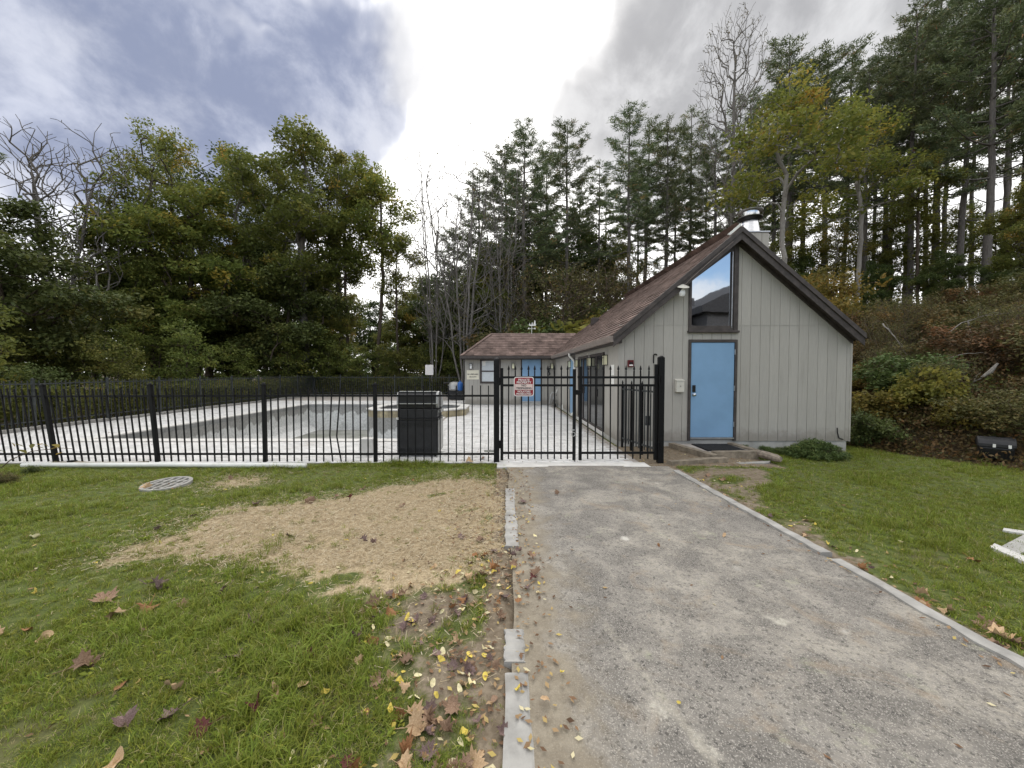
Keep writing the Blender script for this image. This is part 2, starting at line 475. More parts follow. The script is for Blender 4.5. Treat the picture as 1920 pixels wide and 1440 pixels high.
m_bark('bark_brown', (0.050, 0.038, 0.028), (0.105, 0.085, 0.066))
m_bark('bark_grey', (0.115, 0.105, 0.095), (0.21, 0.195, 0.18))
m_bark('bark_pale', (0.19, 0.175, 0.155), (0.31, 0.29, 0.26))
m_bark('bark_pine', (0.085, 0.076, 0.068), (0.17, 0.155, 0.142))
m_bark('twig_brown', (0.085, 0.062, 0.045), (0.135, 0.105, 0.08))

# ------------------------------------------------------------------ object helpers
WL = {}     # world location of every parent, so parts can be written in world coordinates


def tag(o, label=None, cat=None, group=None, kind=None):
    if label: o['label'] = label
    if cat: o['category'] = cat
    if group: o['group'] = group
    if kind: o['kind'] = kind
    return o


def thing(name, loc, label, cat, group=None, rot=0.0):
    o = bpy.data.objects.new(name, None)
    o.empty_display_size = 0.1
    o.location = loc
    o.rotation_euler = (0, 0, rot)
    COL.objects.link(o)
    WL[o.name] = Vector(loc)
    return tag(o, label, cat, group)


class MB:
    def __init__(self):
        self.v, self.f, self.t = [], [], []

    def add(self, vs, fs, tint=None):
        k = len(self.v)
        self.v += [tuple(q) for q in vs]
        self.f += [tuple(i + k for i in f) for f in fs]
        self.t += [random.random() if tint is None else tint] * len(fs)
        return self

    def box(self, x0, x1, y0, y1, z0, z1, tint=None):
        v = [(x0, y0, z0), (x1, y0, z0), (x1, y1, z0), (x0, y1, z0), (x0, y0, z1), (x1, y0, z1), (x1, y1, z1), (x0, y1, z1)]
        return self.add(v, [(3, 2, 1, 0), (4, 5, 6, 7), (0, 1, 5, 4), (1, 2, 6, 5), (2, 3, 7, 6), (3, 0, 4, 7)], tint)

    def prism(self, poly, axis, c0, c1):
        n = len(poly)
        def pt(a, b, c):
            return (a, c, b) if axis == 'y' else ((c, a, b) if axis == 'x' else (a, b, c))
        v = [pt(a, b, c0) for a, b in poly] + [pt(a, b, c1) for a, b in poly]
        f = [tuple(range(n)), tuple(range(2 * n - 1, n - 1, -1))]
        f += [(i, (i + 1) % n, n + (i + 1) % n, n + i) for i in range(n)]
        return self.add(v, f)

    def beam(self, a, b, w, h, up=(0, 0, 1)):
        a, b = Vector(a), Vector(b)
        d = (b - a).normalized()
        s = d.cross(Vector(up))
        if s.length < 1e-4: s = d.cross(Vector((0, 1, 0)))
        s.normalize()
        u = s.cross(d)
        q = [s * w / 2 + u * h / 2, s * w / 2 - u * h / 2, -s * w / 2 - u * h / 2, -s * w / 2 + u * h / 2]
        v = [a + k for k in q] + [b + k for k in q]
        return self.add(v, [(0, 1, 2, 3), (7, 6, 5, 4)] + [(i, 4 + i, 4 + (i + 1) % 4, (i + 1) % 4) for i in range(4)])

    def tube(self, pts, rad, n=8, cap=True):
        pts = [Vector(p) for p in pts]
        if not hasattr(rad, '__len__'): rad = [rad] * len(pts)
        vs, fs = [], []
        ref = None
        for i, p in enumerate(pts):
            d = (pts[min(i + 1, len(pts) - 1)] - pts[max(i - 1, 0)]).normalized()
            if ref is None:
                ref = d.orthogonal().normalized()
            s = (ref - d * ref.dot(d))
            s = s.normalized() if s.length > 1e-5 else d.orthogonal().normalized()
            ref = s
            u = d.cross(s)
            for k in range(n):
                a = 2 * math.pi * k / n
                vs.append(p + (s * math.cos(a) + u * math.sin(a)) * rad[i])
        for i in range(len(pts) - 1):
            for k in range(n):
                fs.append((i * n + k, i * n + (k + 1) % n, (i + 1) * n + (k + 1) % n, (i + 1) * n + k))
        if cap:
            fs.append(tuple(range(n - 1, -1, -1)))
            fs.append(tuple(range((len(pts) - 1) * n, len(pts) * n)))
        return self.add(vs, fs)

    def lathe(self, prof, c, n=20):
        vs, fs = [], []
        for r, z in prof:
            for k in range(n):
                a = 2 * math.pi * k / n
                vs.append((c[0] + r * math.cos(a), c[1] + r * math.sin(a), c[2] + z))
        for i in range(len(prof) - 1):
            for k in range(n):
                fs.append((i * n + k, i * n + (k + 1) % n, (i + 1) * n + (k + 1) % n, (i + 1) * n + k))
        fs.append(tuple(range(n - 1, -1, -1)))
        fs.append(tuple(range((len(prof) - 1) * n, len(prof) * n)))
        return self.add(vs, fs)

    def mesh(self, name, mat, off=(0, 0, 0), smooth=False, fixn=True):
        me = bpy.data.meshes.new(name)
        off = Vector(off)
        me.from_pydata([tuple(Vector(p) - off) for p in self.v], [], self.f)
        at = me.attributes.new('tint', 'FLOAT', 'FACE')
        at.data.foreach_set('value', np.array(self.t, dtype=np.float32))
        if fixn:
            bm = bmesh.new()
            bm.from_mesh(me)
            bmesh.ops.recalc_face_normals(bm, faces=bm.faces)
            bm.to_mesh(me)
            bm.free()
        me.materials.append(MATS[mat])
        if smooth:
            me.polygons.foreach_set('use_smooth', [True] * len(me.polygons))
        return me

    def build(self, name, mat, parent=None, smooth=False, bevel=0.0, kind=None, label=None):
        """one object; vertices are in world coordinates, stored relative to the parent's place"""
        off = WL.get(parent.name, Vector((0, 0, 0))) if parent else Vector((0, 0, 0))
        o = bpy.data.objects.new(name, self.mesh(name, mat, off, smooth))
        COL.objects.link(o)
        if parent:
            o.parent = parent
        WL[o.name] = off
        if bevel:
            md = o.modifiers.new('edge', 'BEVEL')
            md.width, md.segments, md.limit_method = bevel, 2, 'ANGLE'
        if smooth:
            me = o.data
            try:
                me.set_sharp_from_angle(angle=R(40))
            except Exception:
                pass
        if kind: o['kind'] = kind
        if label: o['label'] = label
        return o


def one(name, mb, mat, label, cat, group=None, **kw):
    """a thing that is a single mesh, its origin at the middle of its base"""
    vs = np.array([tuple(p) for p in mb.v])
    c = Vector(((vs[:, 0].min() + vs[:, 0].max()) / 2, (vs[:, 1].min() + vs[:, 1].max()) / 2, vs[:, 2].min()))
    o = bpy.data.objects.new(name, mb.mesh(name, mat, c, kw.get('smooth', False)))
    o.location = c
    COL.objects.link(o)
    if kw.get('bevel'):
        md = o.modifiers.new('edge', 'BEVEL')
        md.width, md.segments, md.limit_method = kw['bevel'], 2, 'ANGLE'
    return tag(o, label, cat, group)


def inst(name, me, parent, loc, rot=(0, 0, 0), scale=(1, 1, 1)):
    """another object on shared mesh data; loc in world coordinates"""
    o = bpy.data.objects.new(name, me)
    COL.objects.link(o)
    if parent:
        o.parent = parent
        loc = Vector(loc) - WL[parent.name]
    o.location = loc
    o.rotation_euler = rot
    o.scale = scale
    return o


def big_mesh(name, verts, faces4, mat, tint=None, smooth=False, extra=None):
    """numpy mesh: verts (N,3); faces (M,3 or 4); extra = {attr: per-vertex}"""
    me = bpy.data.meshes.new(name)
    verts = np.asarray(verts, dtype=np.float32)
    faces4 = np.asarray(faces4, dtype=np.int32)
    M, k = faces4.shape
    me.vertices.add(len(verts))
    me.vertices.foreach_set('co', verts.ravel())
    me.loops.add(M * k)
    me.loops.foreach_set('vertex_index', faces4.ravel())
    me.polygons.add(M)
    me.polygons.foreach_set('loop_start', np.arange(0, M * k, k, dtype=np.int32))
    me.polygons.foreach_set('loop_total', np.full(M, k, dtype=np.int32))
    if smooth:
        me.polygons.foreach_set('use_smooth', np.ones(M, dtype=bool))
    me.update(calc_edges=True)
    if tint is not None:
        at = me.attributes.new('tint', 'FLOAT', 'FACE')
        at.data.foreach_set('value', np.asarray(tint, dtype=np.float32))
    for kx, vv in (extra or {}).items():
        at = me.attributes.new(kx, 'FLOAT', 'POINT')
        at.data.foreach_set('value', np.asarray(vv, dtype=np.float32))
    me.materials.append(MATS[mat])
    return me


def sstep(x, a, b):
    t = np.clip((np.asarray(x, dtype=float) - a) / (b - a), 0, 1)
    return t * t * (3 - 2 * t)


def wave(x, y, f=1.0, s=0.0):
    return (np.sin(1.7 * f * x + 1.3 * f * y + s) + np.sin(2.9 * f * x - 2.1 * f * y + 2 * s + 1.1) + np.sin(-1.1 * f * x + 3.7 * f * y + 0.7 * s + 2.2)) / 3.0
# ------------------------------------------------------------------ ground
def xline(y):
    return np.clip(8.3 + (8.6 - y) * 0.45, 8.05, 11.5)


def tz(x, y):
    x = np.asarray(x, dtype=float); y = np.asarray(y, dtype=float)
    t1 = x - xline(y)
    t2 = (y - 24.0) * sstep(x, -5.0, 3.5)
    t = np.maximum(np.maximum(t1, t2), 0.0)
    h = 7.5 * np.tanh(np.where(t1 > t2, 0.37, 0.44) * t / 7.5) * sstep(t, 0, 1.2)
    h += 0.12 * wave(x, y, 0.5) * sstep(t, 0.5, 3)
    h -= 0.13 * sstep(x, 3.6, 6.5) * (1 - sstep(t, 0, 1))
    far = sstep(np.hypot(x, y), 6.8, 9.0)
    h += 0.012 * wave(x, y, 1.3, 0.4) * (1 - far) * sstep(np.abs(x - 1.4), 1.7, 2.4) - 0.012
    return h


def inpoly(x, y, poly):
    x = np.asarray(x, dtype=float); y = np.asarray(y, dtype=float)
    r = np.zeros(x.shape, dtype=bool)
    n = len(poly)
    for i in range(n):
        x0, y0 = poly[i]; x1, y1 = poly[(i + 1) % n]
        c = ((y0 > y) != (y1 > y)) & (x < (x1 - x0) * (y - y0) / ((y1 - y0) if abs(y1 - y0) > 1e-9 else 1e-9) + x0)
        r ^= c
    return r


def gpoly(pts):
    return [tuple(G(a, b)[:2]) for a, b in pts]


STRAW = [gpoly([(150, 1040), (300, 1000), (430, 985), (330, 960), (480, 945), (640, 930), (800, 898), (870, 892), (938, 898), (945, 960),
                (940, 1040), (900, 1060), (850, 1100), (790, 1130), (700, 1095), (640, 1110), (520, 1080), (460, 1045), (330, 1040), (240, 1050)]),
         gpoly([(375, 912), (400, 895), (500, 892), (520, 900), (470, 910)]),
         gpoly([(780, 1120), (860, 1105), (900, 1150), (900, 1240), (940, 1300), (930, 1400), (880, 1330), (840, 1220)])]
BARE = [gpoly([(690, 1090), (940, 1050), (975, 1060), (985, 1200), (950, 1300), (945, 1440), (560, 1500), (640, 1380), (760, 1300), (640, 1240), (720, 1160)]),
        gpoly([(900, 880), (975, 880), (965, 1060), (935, 1060), (945, 930)])]
BARE_R = [gpoly([(1255, 880), (1420, 868), (1470, 900), (1400, 930), (1500, 960), (1560, 1010), (1700, 1090), (1920, 1200), (1920, 1290), (1580, 1070), (1380, 950)])]


def soft(x, y, poly, spread):
    r_ = np.random.default_rng(1)
    acc = np.zeros(np.shape(x))
    for q in range(12):
        a_ = q * 2.4; rr = spread * math.sqrt((q + 0.5) / 12)
        acc += inpoly(x + rr * math.cos(a_), y + rr * math.sin(a_), poly)
    return acc / 12


def masks(x, y):
    x = np.asarray(x, dtype=float); y = np.asarray(y, dtype=float)
    xw = x + 0.16 * wave(x, y, 4.0, 0.3) + 0.09 * wave(x, y, 11, 1.0)
    yw = y + 0.12 * wave(x, y, 3.6, 2.0) + 0.06 * wave(x, y, 12, 0.2)
    s = np.zeros(np.shape(x)); d = np.zeros(np.shape(x))
    for p, k in zip(STRAW, (1.0, 1.0, 0.5)): s = np.maximum(s, k * soft(xw, yw, p, 0.42))
    s *= 1 - 0.6 * sstep(wave(x, y, 2.4, 3.0), 0.38, 0.7)
    for p in BARE: d = np.maximum(d, soft(xw, yw, p, 0.25) * (0.50 + 0.40 * wave(x, y, 3.0, 1.0)))
    for p in BARE_R: d = np.maximum(d, soft(xw, yw, p, 0.25) * (0.58 + 0.42 * wave(x, y, 2.6, 1.7)))
    d = np.maximum(d, sstep(np.abs(x - 0.02), 0.26, 0.05) * 0.9 * (y < 6.5))
    d = np.maximum(d, sstep(x, 3.05, 2.85) * (x > 2.6) * 0.8)
    d = np.maximum(d, ((x > 2.3) & (x < 4.9) & (y > 6.55) & (y < 8.4)) * 0.9)
    w = np.maximum(sstep(x - xline(y), -0.25, 0.15), sstep(y, 20.0, 22.0))
    w = np.maximum(w, sstep(-x, 13.2, 13.6))
    w = np.where((x > 7.5) & (y > 8.8), np.maximum(w, sstep(y, 8.8, 9.4)), w)
    return np.clip(s, 0, 1), np.clip(d, 0, 1), np.clip(w, 0, 1)


DECK_X0, DECK_X1, DECK_Y0, DECK_Y1 = -12.9, 2.40, 6.72, 26.0
xs = np.concatenate([np.array([-900, -400, -200, -100, -60, -40, -30]), np.arange(-24, -9.0, 0.5), np.arange(-9.0, 11.0, 0.09), np.arange(11.0, 40, 0.6), np.array([45, 60, 100, 200, 400, 900])])
ys = np.concatenate([np.array([-500, -120, -60, -30, -12, -5, -2, -1, 0]), np.arange(0.4, 9.4, 0.09), np.arange(9.5, 48, 0.6), np.array([50, 60, 80, 120, 200, 400, 900])])
XX, YY = np.meshgrid(xs, ys)
ZZ = tz(XX, YY)
under = (XX > DECK_X0 + 0.25) & (XX < DECK_X1 - 0.2) & (YY > DECK_Y0 + 0.3) & (YY < DECK_Y1 - 0.7)
ZZ = np.where(under, -2.2, ZZ)
ZZ = np.where((XX > 0.08) & (XX < 2.78) & (YY < 6.5) & (YY > -3), np.minimum(ZZ, -0.06), ZZ)
nx, ny = len(xs), len(ys)
idx = np.arange(nx * ny).reshape(ny, nx)
F4 = np.stack([idx[:-1, :-1].ravel(), idx[:-1, 1:].ravel(), idx[1:, 1:].ravel(), idx[1:, :-1].ravel()], 1)
ms, md_, mw = masks(XX.ravel(), YY.ravel())
me = big_mesh('ground', np.stack([XX.ravel(), YY.ravel(), ZZ.ravel()], 1), F4, 'ground', smooth=True, extra={'straw': ms, 'soil': md_, 'wood': mw})
ground = bpy.data.objects.new('ground', me)
COL.objects.link(ground)
ground['kind'] = 'structure'

# asphalt path: a sheet with a soft crown and an uneven left edge
gx = np.linspace(0.06, 2.78, 40); gy = np.linspace(-3.0, 6.46, 120)
PX, PY = np.meshgrid(gx, gy)
PZ = 0.006 + 0.012 * (1 - ((PX - 1.42) / 1.36) ** 2) + 0.004 * wave(PX, PY, 1.1)
PX = PX + np.where(PX < 0.07, 0.02 * wave(PY * 0, PY, 2.0), 0)
i2 = np.arange(PX.size).reshape(PX.shape)
F4 = np.stack([i2[:-1, :-1].ravel(), i2[:-1, 1:].ravel(), i2[1:, 1:].ravel(), i2[1:, :-1].ravel()], 1)
path = bpy.data.objects.new('path', big_mesh('path', np.stack([PX.ravel(), PY.ravel(), PZ.ravel()], 1), F4, 'asphalt', smooth=True))
COL.objects.link(path)
path['kind'] = 'structure'

# concrete edging strips of the path, laid in lengths, worn and partly buried
strip = thing('edging_strip', (0.08, 3, 0), None, None); strip['kind'] = 'structure'


def edging(y0, y1, xa, w, top, parent, seed, jag=0.012):
    r = random.Random(seed)
    ys_ = [y0 + (y1 - y0) * i / 14 for i in range(15)]
    vs, fs = [], []
    for i, y in enumerate(ys_):
        x0 = xa(y) + r.uniform(-jag, jag); x1 = xa(y) + w + r.uniform(-jag, jag) * 0.7
        zt = top + r.uniform(-0.003, 0.003)
        vs += [(x0, y, -0.06), (x0, y, zt - 0.004), (x0 + 0.012, y, zt), (x1 - 0.012, y, zt), (x1, y, zt - 0.006), (x1, y, -0.06)]
    for i in range(14):
        for k in range(5):
            fs.append((i * 6 + k, i * 6 + k + 1, (i + 1) * 6 + k + 1, (i + 1) * 6 + k))
    fs += [(5, 4, 3, 2, 1, 0), tuple(84 + k for k in range(6))]
    mb = MB().add(vs, fs)
    return mb.build('strip_length', 'old_concrete', parent)


lx = lambda y: 0.0 + 0.006 * (y - 1.5)
for i, (a_, b_) in enumerate([(-1.5, 0.2), (0.22, 1.98), (2.06, 2.33), (3.45, 4.2), (4.22, 4.85), (4.87, 5.2)]):
    edging(a_, b_, lx, 0.115 + 0.01 * (i % 2), 0.020 - 0.004 * (i % 3), strip, 11 + i, 0.009)
strip2 = thing('edging_strip', (2.8, 3, 0), None, None); strip2['kind'] = 'structure'
rx_ = lambda y: 2.775 - 0.012 * (y - 2)
for i, (a_, b_) in enumerate([(-1.5, 1.2), (1.22, 3.2), (3.3, 4.6), (4.62, 6.15)]):
    edging(a_, b_, rx_, 0.10, 0.032 - 0.006 * (i % 2), strip2, 31 + i, 0.013)

# ------------------------------------------------------------------ pool deck, paved in small white blocks
PX0, PX1, PY0, PY1, PZF = -9.75, -2.35, 9.05, 19.1, -1.28
deck = thing('pool_deck', (-5, 12, 0), None, None); deck['kind'] = 'structure'
mb = MB()
zt, zb = 0.004, -0.4
mb.box(DECK_X0, PX0 - 0.3, DECK_Y0, DECK_Y1, zb, zt)
mb.box(PX1 + 0.3, DECK_X1, DECK_Y0, 19.3, zb, zt)
mb.box(PX0 - 0.3, PX1 + 0.3, DECK_Y0, PY0 - 0.3, zb, zt)
mb.box(PX0 - 0.3, PX1 + 0.3, PY1 + 0.3, DECK_Y1, zb, zt)
mb.build('bed', 'paver_bed', deck)
mb = MB()
mb.box(-0.12, 2.47, 6.40, 6.715, -0.3, 0.016)
mb.build('threshold_slab', 'coping', deck, bevel=0.008)
# blocks: one stuff part (thousands, a few pixels each)
bw, bd, gp = 0.245, 0.122, 0.007
cx_, cy_ = [], []
for r_i, y in enumerate(np.arange(DECK_Y0 + bd / 2, 21.5, bd)):
    off = (r_i % 2) * bw / 2
    xs_ = np.arange(DECK_X0 + bw / 2 + off, DECK_X1 - bw / 2 + 0.01, bw)
    cx_.append(xs_); cy_.append(np.full(len(xs_), y))
cx_ = np.concatenate(cx_); cy_ = np.concatenate(cy_)
hole = (cx_ > PX0 - 0.36) & (cx_ < PX1 + 0.36) & (cy_ > PY0 - 0.32) & (cy_ < PY1 + 0.32)
wing = (cx_ > -2.1) & (cy_ > 18.65)
keep = ~(hole | wing)
cx_, cy_ = cx_[keep], cy_[keep]
n = len(cx_)
hx = bw / 2 - gp / 2; hy = bd / 2 - gp / 2
zt_ = 0.012 + rng.normal(0, 0.0016, n)
tx = rng.normal(0, 0.010, n); ty = rng.normal(0, 0.014, n)
V = np.zeros((n, 8, 3))
for q, (sx, sy) in enumerate([(-1, -1), (1, -1), (1, 1), (-1, 1)]):
    V[:, q] = np.stack([cx_ + sx * hx, cy_ + sy * hy, np.full(n, -0.01)], 1)
    V[:, q + 4] = np.stack([cx_ + sx * (hx - 0.004), cy_ + sy * (hy - 0.004), zt_ + sx * hx * tx + sy * hy * ty], 1)
fb = np.array([[4, 5, 6, 7], [0, 1, 5, 4], [1, 2, 6, 5], [2, 3, 7, 6], [3, 0, 4, 7]])
FF = (np.arange(n)[:, None, None] * 8 + fb[None]).reshape(-1, 4)
tn = np.repeat(np.clip(rng.normal(0.55, 0.22, n) - 0.25 * sstep(wave(cx_, cy_, 0.7), 0.3, 0.8), 0, 1), 5)
po = bpy.data.objects.new('paving_block', big_mesh('paving_block', V.reshape(-1, 3), FF, 'paver', tn))
COL.objects.link(po)
po.parent = deck; po.location = -WL[deck.name]; po['kind'] = 'stuff'

# ------------------------------------------------------------------ empty swimming pool
pool = thing('swimming_pool', ((PX0 + PX1) / 2, (PY0 + PY1) / 2, 0), 'empty outdoor swimming pool with stained grey plaster behind the front fence', 'swimming pool')
T = 0.25


def wall_strip(x0, x1, y0, y1, name, mat, z0, z1):
    return MB().box(x0, x1, y0, y1, z0, z1).build(name, mat, pool)


for (a0, a1, b0, b1) in ((PX0 - T, PX0, PY0 - T, PY1 + T), (PX1, PX1 + T, PY0 - T, PY1 + T), (PX0, PX1, PY1, PY1 + T), (PX0, PX1, PY0 - T, PY0)):
    wall_strip(a0, a1, b0, b1, 'side_wall', 'pool_plaster', PZF - 0.3, -0.13)
MB().box(PX0, PX1, PY0, PY1, PZF - 0.3, PZF).build('pool_floor', 'pool_floor', pool)
# cove along the left and far walls
MB().prism([(PX0, PZF), (PX0 + 0.5, PZF), (PX0 + 0.12, PZF + 0.22), (PX0, PZF + 0.5)], 'y', PY0, PY1).build('cove', 'pool_plaster', pool)
# waterline tiles: rows of square tiles (joined: too small to pick apart)
mt = MB()
q = 0.15
for k in range(int((PY1 - PY0) / q)):
    y = PY0 + k * q
    mt.box(PX0 - T, PX0 + 0.006, y + 0.003, y + q - 0.003, -0.128, -0.005)
    mt.box(PX1 - 0.006, PX1 + T, y + 0.003, y + q - 0.003, -0.128, -0.005)
for k in range(int((PX1 - PX0) / q)):
    x = PX0 + k * q
    mt.box(x + 0.003, x + q - 0.003, PY1 - 0.006, PY1 + T, -0.128, -0.005)
mt.build('waterline_tile', 'grey_tile', pool, kind='stuff')
# coping stones around the rim, each its own piece
cm = MB().box(-0.30, 0.30, -0.15, 0.15, -0.012, 0.030).mesh('coping_stone', 'coping')
cm2 = MB().box(-0.15, 0.15, -0.30, 0.30, -0.012, 0.030).mesh('coping_stone', 'coping')


def bevelled(o, w=0.006):
    md = o.modifiers.new('edge', 'BEVEL'); md.width, md.segments = w, 2
    return o


for k in range(13):
    x = PX0 - 0.3 + 0.3 + 0.607 * k
    if x + 0.3 < PX1 + 0.31:
        for y in (PY0 - 0.145, PY1 + 0.145):
            bevelled(inst('coping_stone', cm, pool, (x + 0.02, y, 0.001 + 0.002 * (k % 2))))
for k in range(17):
    y = PY0 + 0.32 + 0.607 * k
    if y < PY1 - 0.2:
        for x in (PX0 - 0.145, PX1 + 0.145):
            bevelled(inst('coping_stone', cm2, pool, (x, y, 0.001 + 0.002 * (k % 2))))

# raised spa basin at the pool's corner
spa = thing('spa_basin', (-3.0, 14.8, 0), 'raised octagonal spa basin with tan tiled side behind the grill', 'spa')
so_ = [(-4.55, 13.5), (-2.05, 13.5), (-1.42, 14.15), (-1.42, 15.6), (-2.05, 16.25), (-4.55, 16.25), (-5.0, 15.6), (-5.0, 14.0)]
cs = Vector((-3.1, 14.88))


def inset(poly, dd):
    res = []
    n_ = len(poly)
    for i in range(n_):
        p0, p1, p2 = Vector(poly[i - 1]), Vector(poly[i]), Vector(poly[(i + 1) % n_])
        e0, e1 = (p1 - p0).normalized(), (p2 - p1).normalized()
        n0, n1_ = Vector((-e0.y, e0.x)), Vector((-e1.y, e1.x))
        bi = (n0 + n1_).normalized()
        res.append(tuple(p1 + bi * dd / max(0.3, bi.dot(n0))))
    return res


def ring(outer, inner, z0, z1, name, mat, parent, bevel=0.0):
    n_ = len(outer)
    v = [(a, b, z0) for a, b in outer] + [(a, b, z1) for a, b in outer] + [(a, b, z0) for a, b in inner] + [(a, b, z1) for a, b in inner]
    f = []
    for i in range(n_):
        j = (i + 1) % n_
        f += [(i, j, n_ + j, n_ + i), (n_ + i, n_ + j, 3 * n_ + j, 3 * n_ + i), (2 * n_ + j, 2 * n_ + i, 3 * n_ + i, 3 * n_ + j), (j, i, 2 * n_ + i, 2 * n_ + j)]
    return MB().add(v, f).build(name, mat, parent, bevel=bevel)


ring(so_, inset(so_, 0.25), -1.3, 0.012, 'shell', 'pool_plaster', spa)
ring(inset(so_, -0.035), inset(so_, 0.32), 0.235, 0.285, 'coping', 'coping', spa, 0.012)
mt = MB()
ins_t = inset(so_, -0.006)
for i in range(8):
    a_, b_ = Vector((*ins_t[i], 0)), Vector((*ins_t[(i + 1) % 8], 0))
    L_ = (b_ - a_).length; nt = max(1, int(L_ / 0.152))
    dd = (b_ - a_) / nt; nn = Vector((-dd.y, dd.x, 0)).normalized()
    for k in range(nt):
        p = a_ + dd * (k + 0.02); q_ = a_ + dd * (k + 0.98)
        mt.add([p + Vector((0, 0, 0.0)), q_, q_ + Vector((0, 0, 0.233)), p + Vector((0, 0, 0.233)),
                p + nn * 0.03, q_ + nn * 0.03, q_ + nn * 0.03 + Vector((0, 0, 0.233)), p + nn * 0.03 + Vector((0, 0, 0.233))],
               [(0, 1, 2, 3), (5, 4, 7, 6), (0, 3, 7, 4), (1, 5, 6, 2), (3, 2, 6, 7), (0, 4, 5, 1)])
mt.build('side_tile', 'tan_tile', spa, kind='stuff')
ring(inset(so_, 0.03), inset(so_, 0.25), 0.0135, 0.234, 'rim_wall', 'grey_tile', spa)
MB().prism(inset(so_, 0.2), 'z', -0.7, -0.62).build('basin_floor', 'grey_tile', spa)

# kerbs round the deck on the fence lines
kb = thing('kerb', (-13.05, 16, 0), None, None); kb['kind'] = 'structure'
for k in range(10):
    y0 = 6.7 + k * 1.95
    MB().box(-13.14, -12.96, y0, y0 + 1.93, -0.2, 0.095 + 0.01 * ((k * 7) % 3 - 1)).build('kerb_length', 'old_concrete', kb, bevel=0.012)
for k in range(6):
    x0 = -13.1 + k * 1.85
    MB().box(x0, x0 + 1.83, 26.05, 26.22, -0.2, 0.08).build('kerb_length', 'old_concrete', kb, bevel=0.012)

# ------------------------------------------------------------------ clubhouse
FY, XL, XR, ZB, YB = 8.3, 2.48, 7.5, 0.136, 20.6
AX, AZ, SL = 4.94, 4.61, 0.843         # roof apex and slope
RX0, RX1, RY0 = 2.30, 7.55, 8.08       # eave lines, front edge of the roof
roof_z = lambda x: AZ - SL * abs(x - AX)
wall_z = lambda x: roof_z(x) - 0.125
EZ = roof_z(RX0)
WY, WX0, WE, WR = 18.6, -1.88, 18.2, 19.55     # wing: wall, left end, eave, ridge
house = thing('clubhouse', ((XL + XR) / 2, 14, 0), 'grey board-sided pool clubhouse with steep brown shingle roof and low side wing', 'clubhouse')

# structural walls (behind the boards)
wl = MB().prism([(XL + 0.03, 0.1), (XR - 0.03, 0.1), (XR - 0.03, wall_z(XR)), (AX, AZ - 0.16), (XL + 0.03, wall_z(XL + 0.03))], 'y', FY + 0.022, 15.5)
wl.box(XL + 0.03, XR - 0.03, 15.5, YB, 0.1, 2.2)
front_wall = wl.build('wall', 'groove', house)
wingw = MB().box(WX0 + 0.02, XL + 0.03, WY + 0.022, YB, 0.06, 2.26).build('wall', 'groove', house)
fd = MB().box(XL + 0.02, XR - 0.05, FY + 0.02, YB, -0.6, ZB)
foundation = fd.build('foundation', 'concrete', house)
MB().box(WX0 + 0.03, XL, WY + 0.03, YB - 0.05, -0.3, 0.075).build('foundation', 'concrete', house)


def clip_strip(x0, x1, zlo, top):
    """board between x0 and x1 from zlo to a roof-following or flat top"""
    zt0, zt1 = top(x0), top(x1)
    pts = [(x0, zlo), (x1, zlo)]
    if zt1 > zlo: pts.append((x1, zt1))
    if x0 < AX < x1 and top is wall_z: pts.append((AX, top(AX)))
    if zt0 > zlo: pts.append((x0, zt0))
    return pts if len(pts) >= 3 else None


SEAM = P(1500, 610, FY).z
DX0, DX1 = P(1290, 700, FY).x, P(1381, 700, FY).x          # door opening with frame
DTOP = P(1335, 637, FY).z
WBOT = P(1335, 620, FY).z
WNX0, WNX1 = P(1291, 560, FY).x, P(1383, 560, FY).x
g0, gs = P(1171, 700, FY).x, 18.08 / FPX * FY
edges = [XL + 0.002]
k = 0
while g0 + k * gs < XR - 0.05:
    edges.append(g0 + k * gs); k += 1
edges.append(XR - 0.002)
GAP = 0.006


def board(pts, y0, y1, parent, axis='y'):
    return MB().prism(pts, axis, y0, y1).build('siding_board', 'siding', parent, bevel=0.003)


for i in range(len(edges) - 1):
    a_, b_ = edges[i] + GAP / 2, edges[i + 1] - GAP / 2
    cuts = sorted({a_, b_, *[c_ for c_ in (DX0, DX1) if a_ < c_ < b_]})
    for s0, s1 in zip(cuts[:-1], cuts[1:]):
        mid = (s0 + s1) / 2
        if s1 - s0 < 0.012: continue
        if DX0 < mid < DX1:
            board([(s0, DTOP + 0.005), (s1, DTOP + 0.005), (s1, WBOT - 0.005), (s0, WBOT - 0.005)], FY, FY + 0.02, front_wall)
        else:
            lowtop = lambda x: min(SEAM - 0.005, wall_z(x))
            p = [(s0, ZB - 0.03), (s1, ZB - 0.03), (s1, lowtop(s1)), (s0, lowtop(s0))]
            board(p, FY, FY + 0.02, front_wall)
            if max(wall_z(s0), wall_z(s1)) > SEAM + 0.03 and not (WNX0 < mid < WNX1):
                if min(wall_z(s0), wall_z(s1)) > SEAM + 0.006:
                    p = clip_strip(s0, s1, SEAM + 0.006, wall_z)
                else:
                    xa = s1 if wall_z(s1) > wall_z(s0) else s0
                    xb = AX + (AZ - 0.125 - SEAM - 0.006) / SL * (-1 if mid < AX else 1)
                    p = [(xb, SEAM + 0.006), (xa, SEAM + 0.006), (xa, wall_z(xa))]
                board(p, FY, FY + 0.02, front_wall)
MB().box(XL, WNX0, FY - 0.006, FY + 0.018, SEAM - 0.006, SEAM + 0.007).build('seam_flashing', 'siding', front_wall)
MB().box(WNX1, XR, FY - 0.006, FY + 0.018, SEAM - 0.006, SEAM + 0.007).build('seam_flashing', 'siding', front_wall)
MB().box(XL - 0.012, XL + 0.03, FY - 0.008, FY + 0.06, 0.10, wall_z(XL) + 0.01).build('corner_board', 'siding', front_wall)
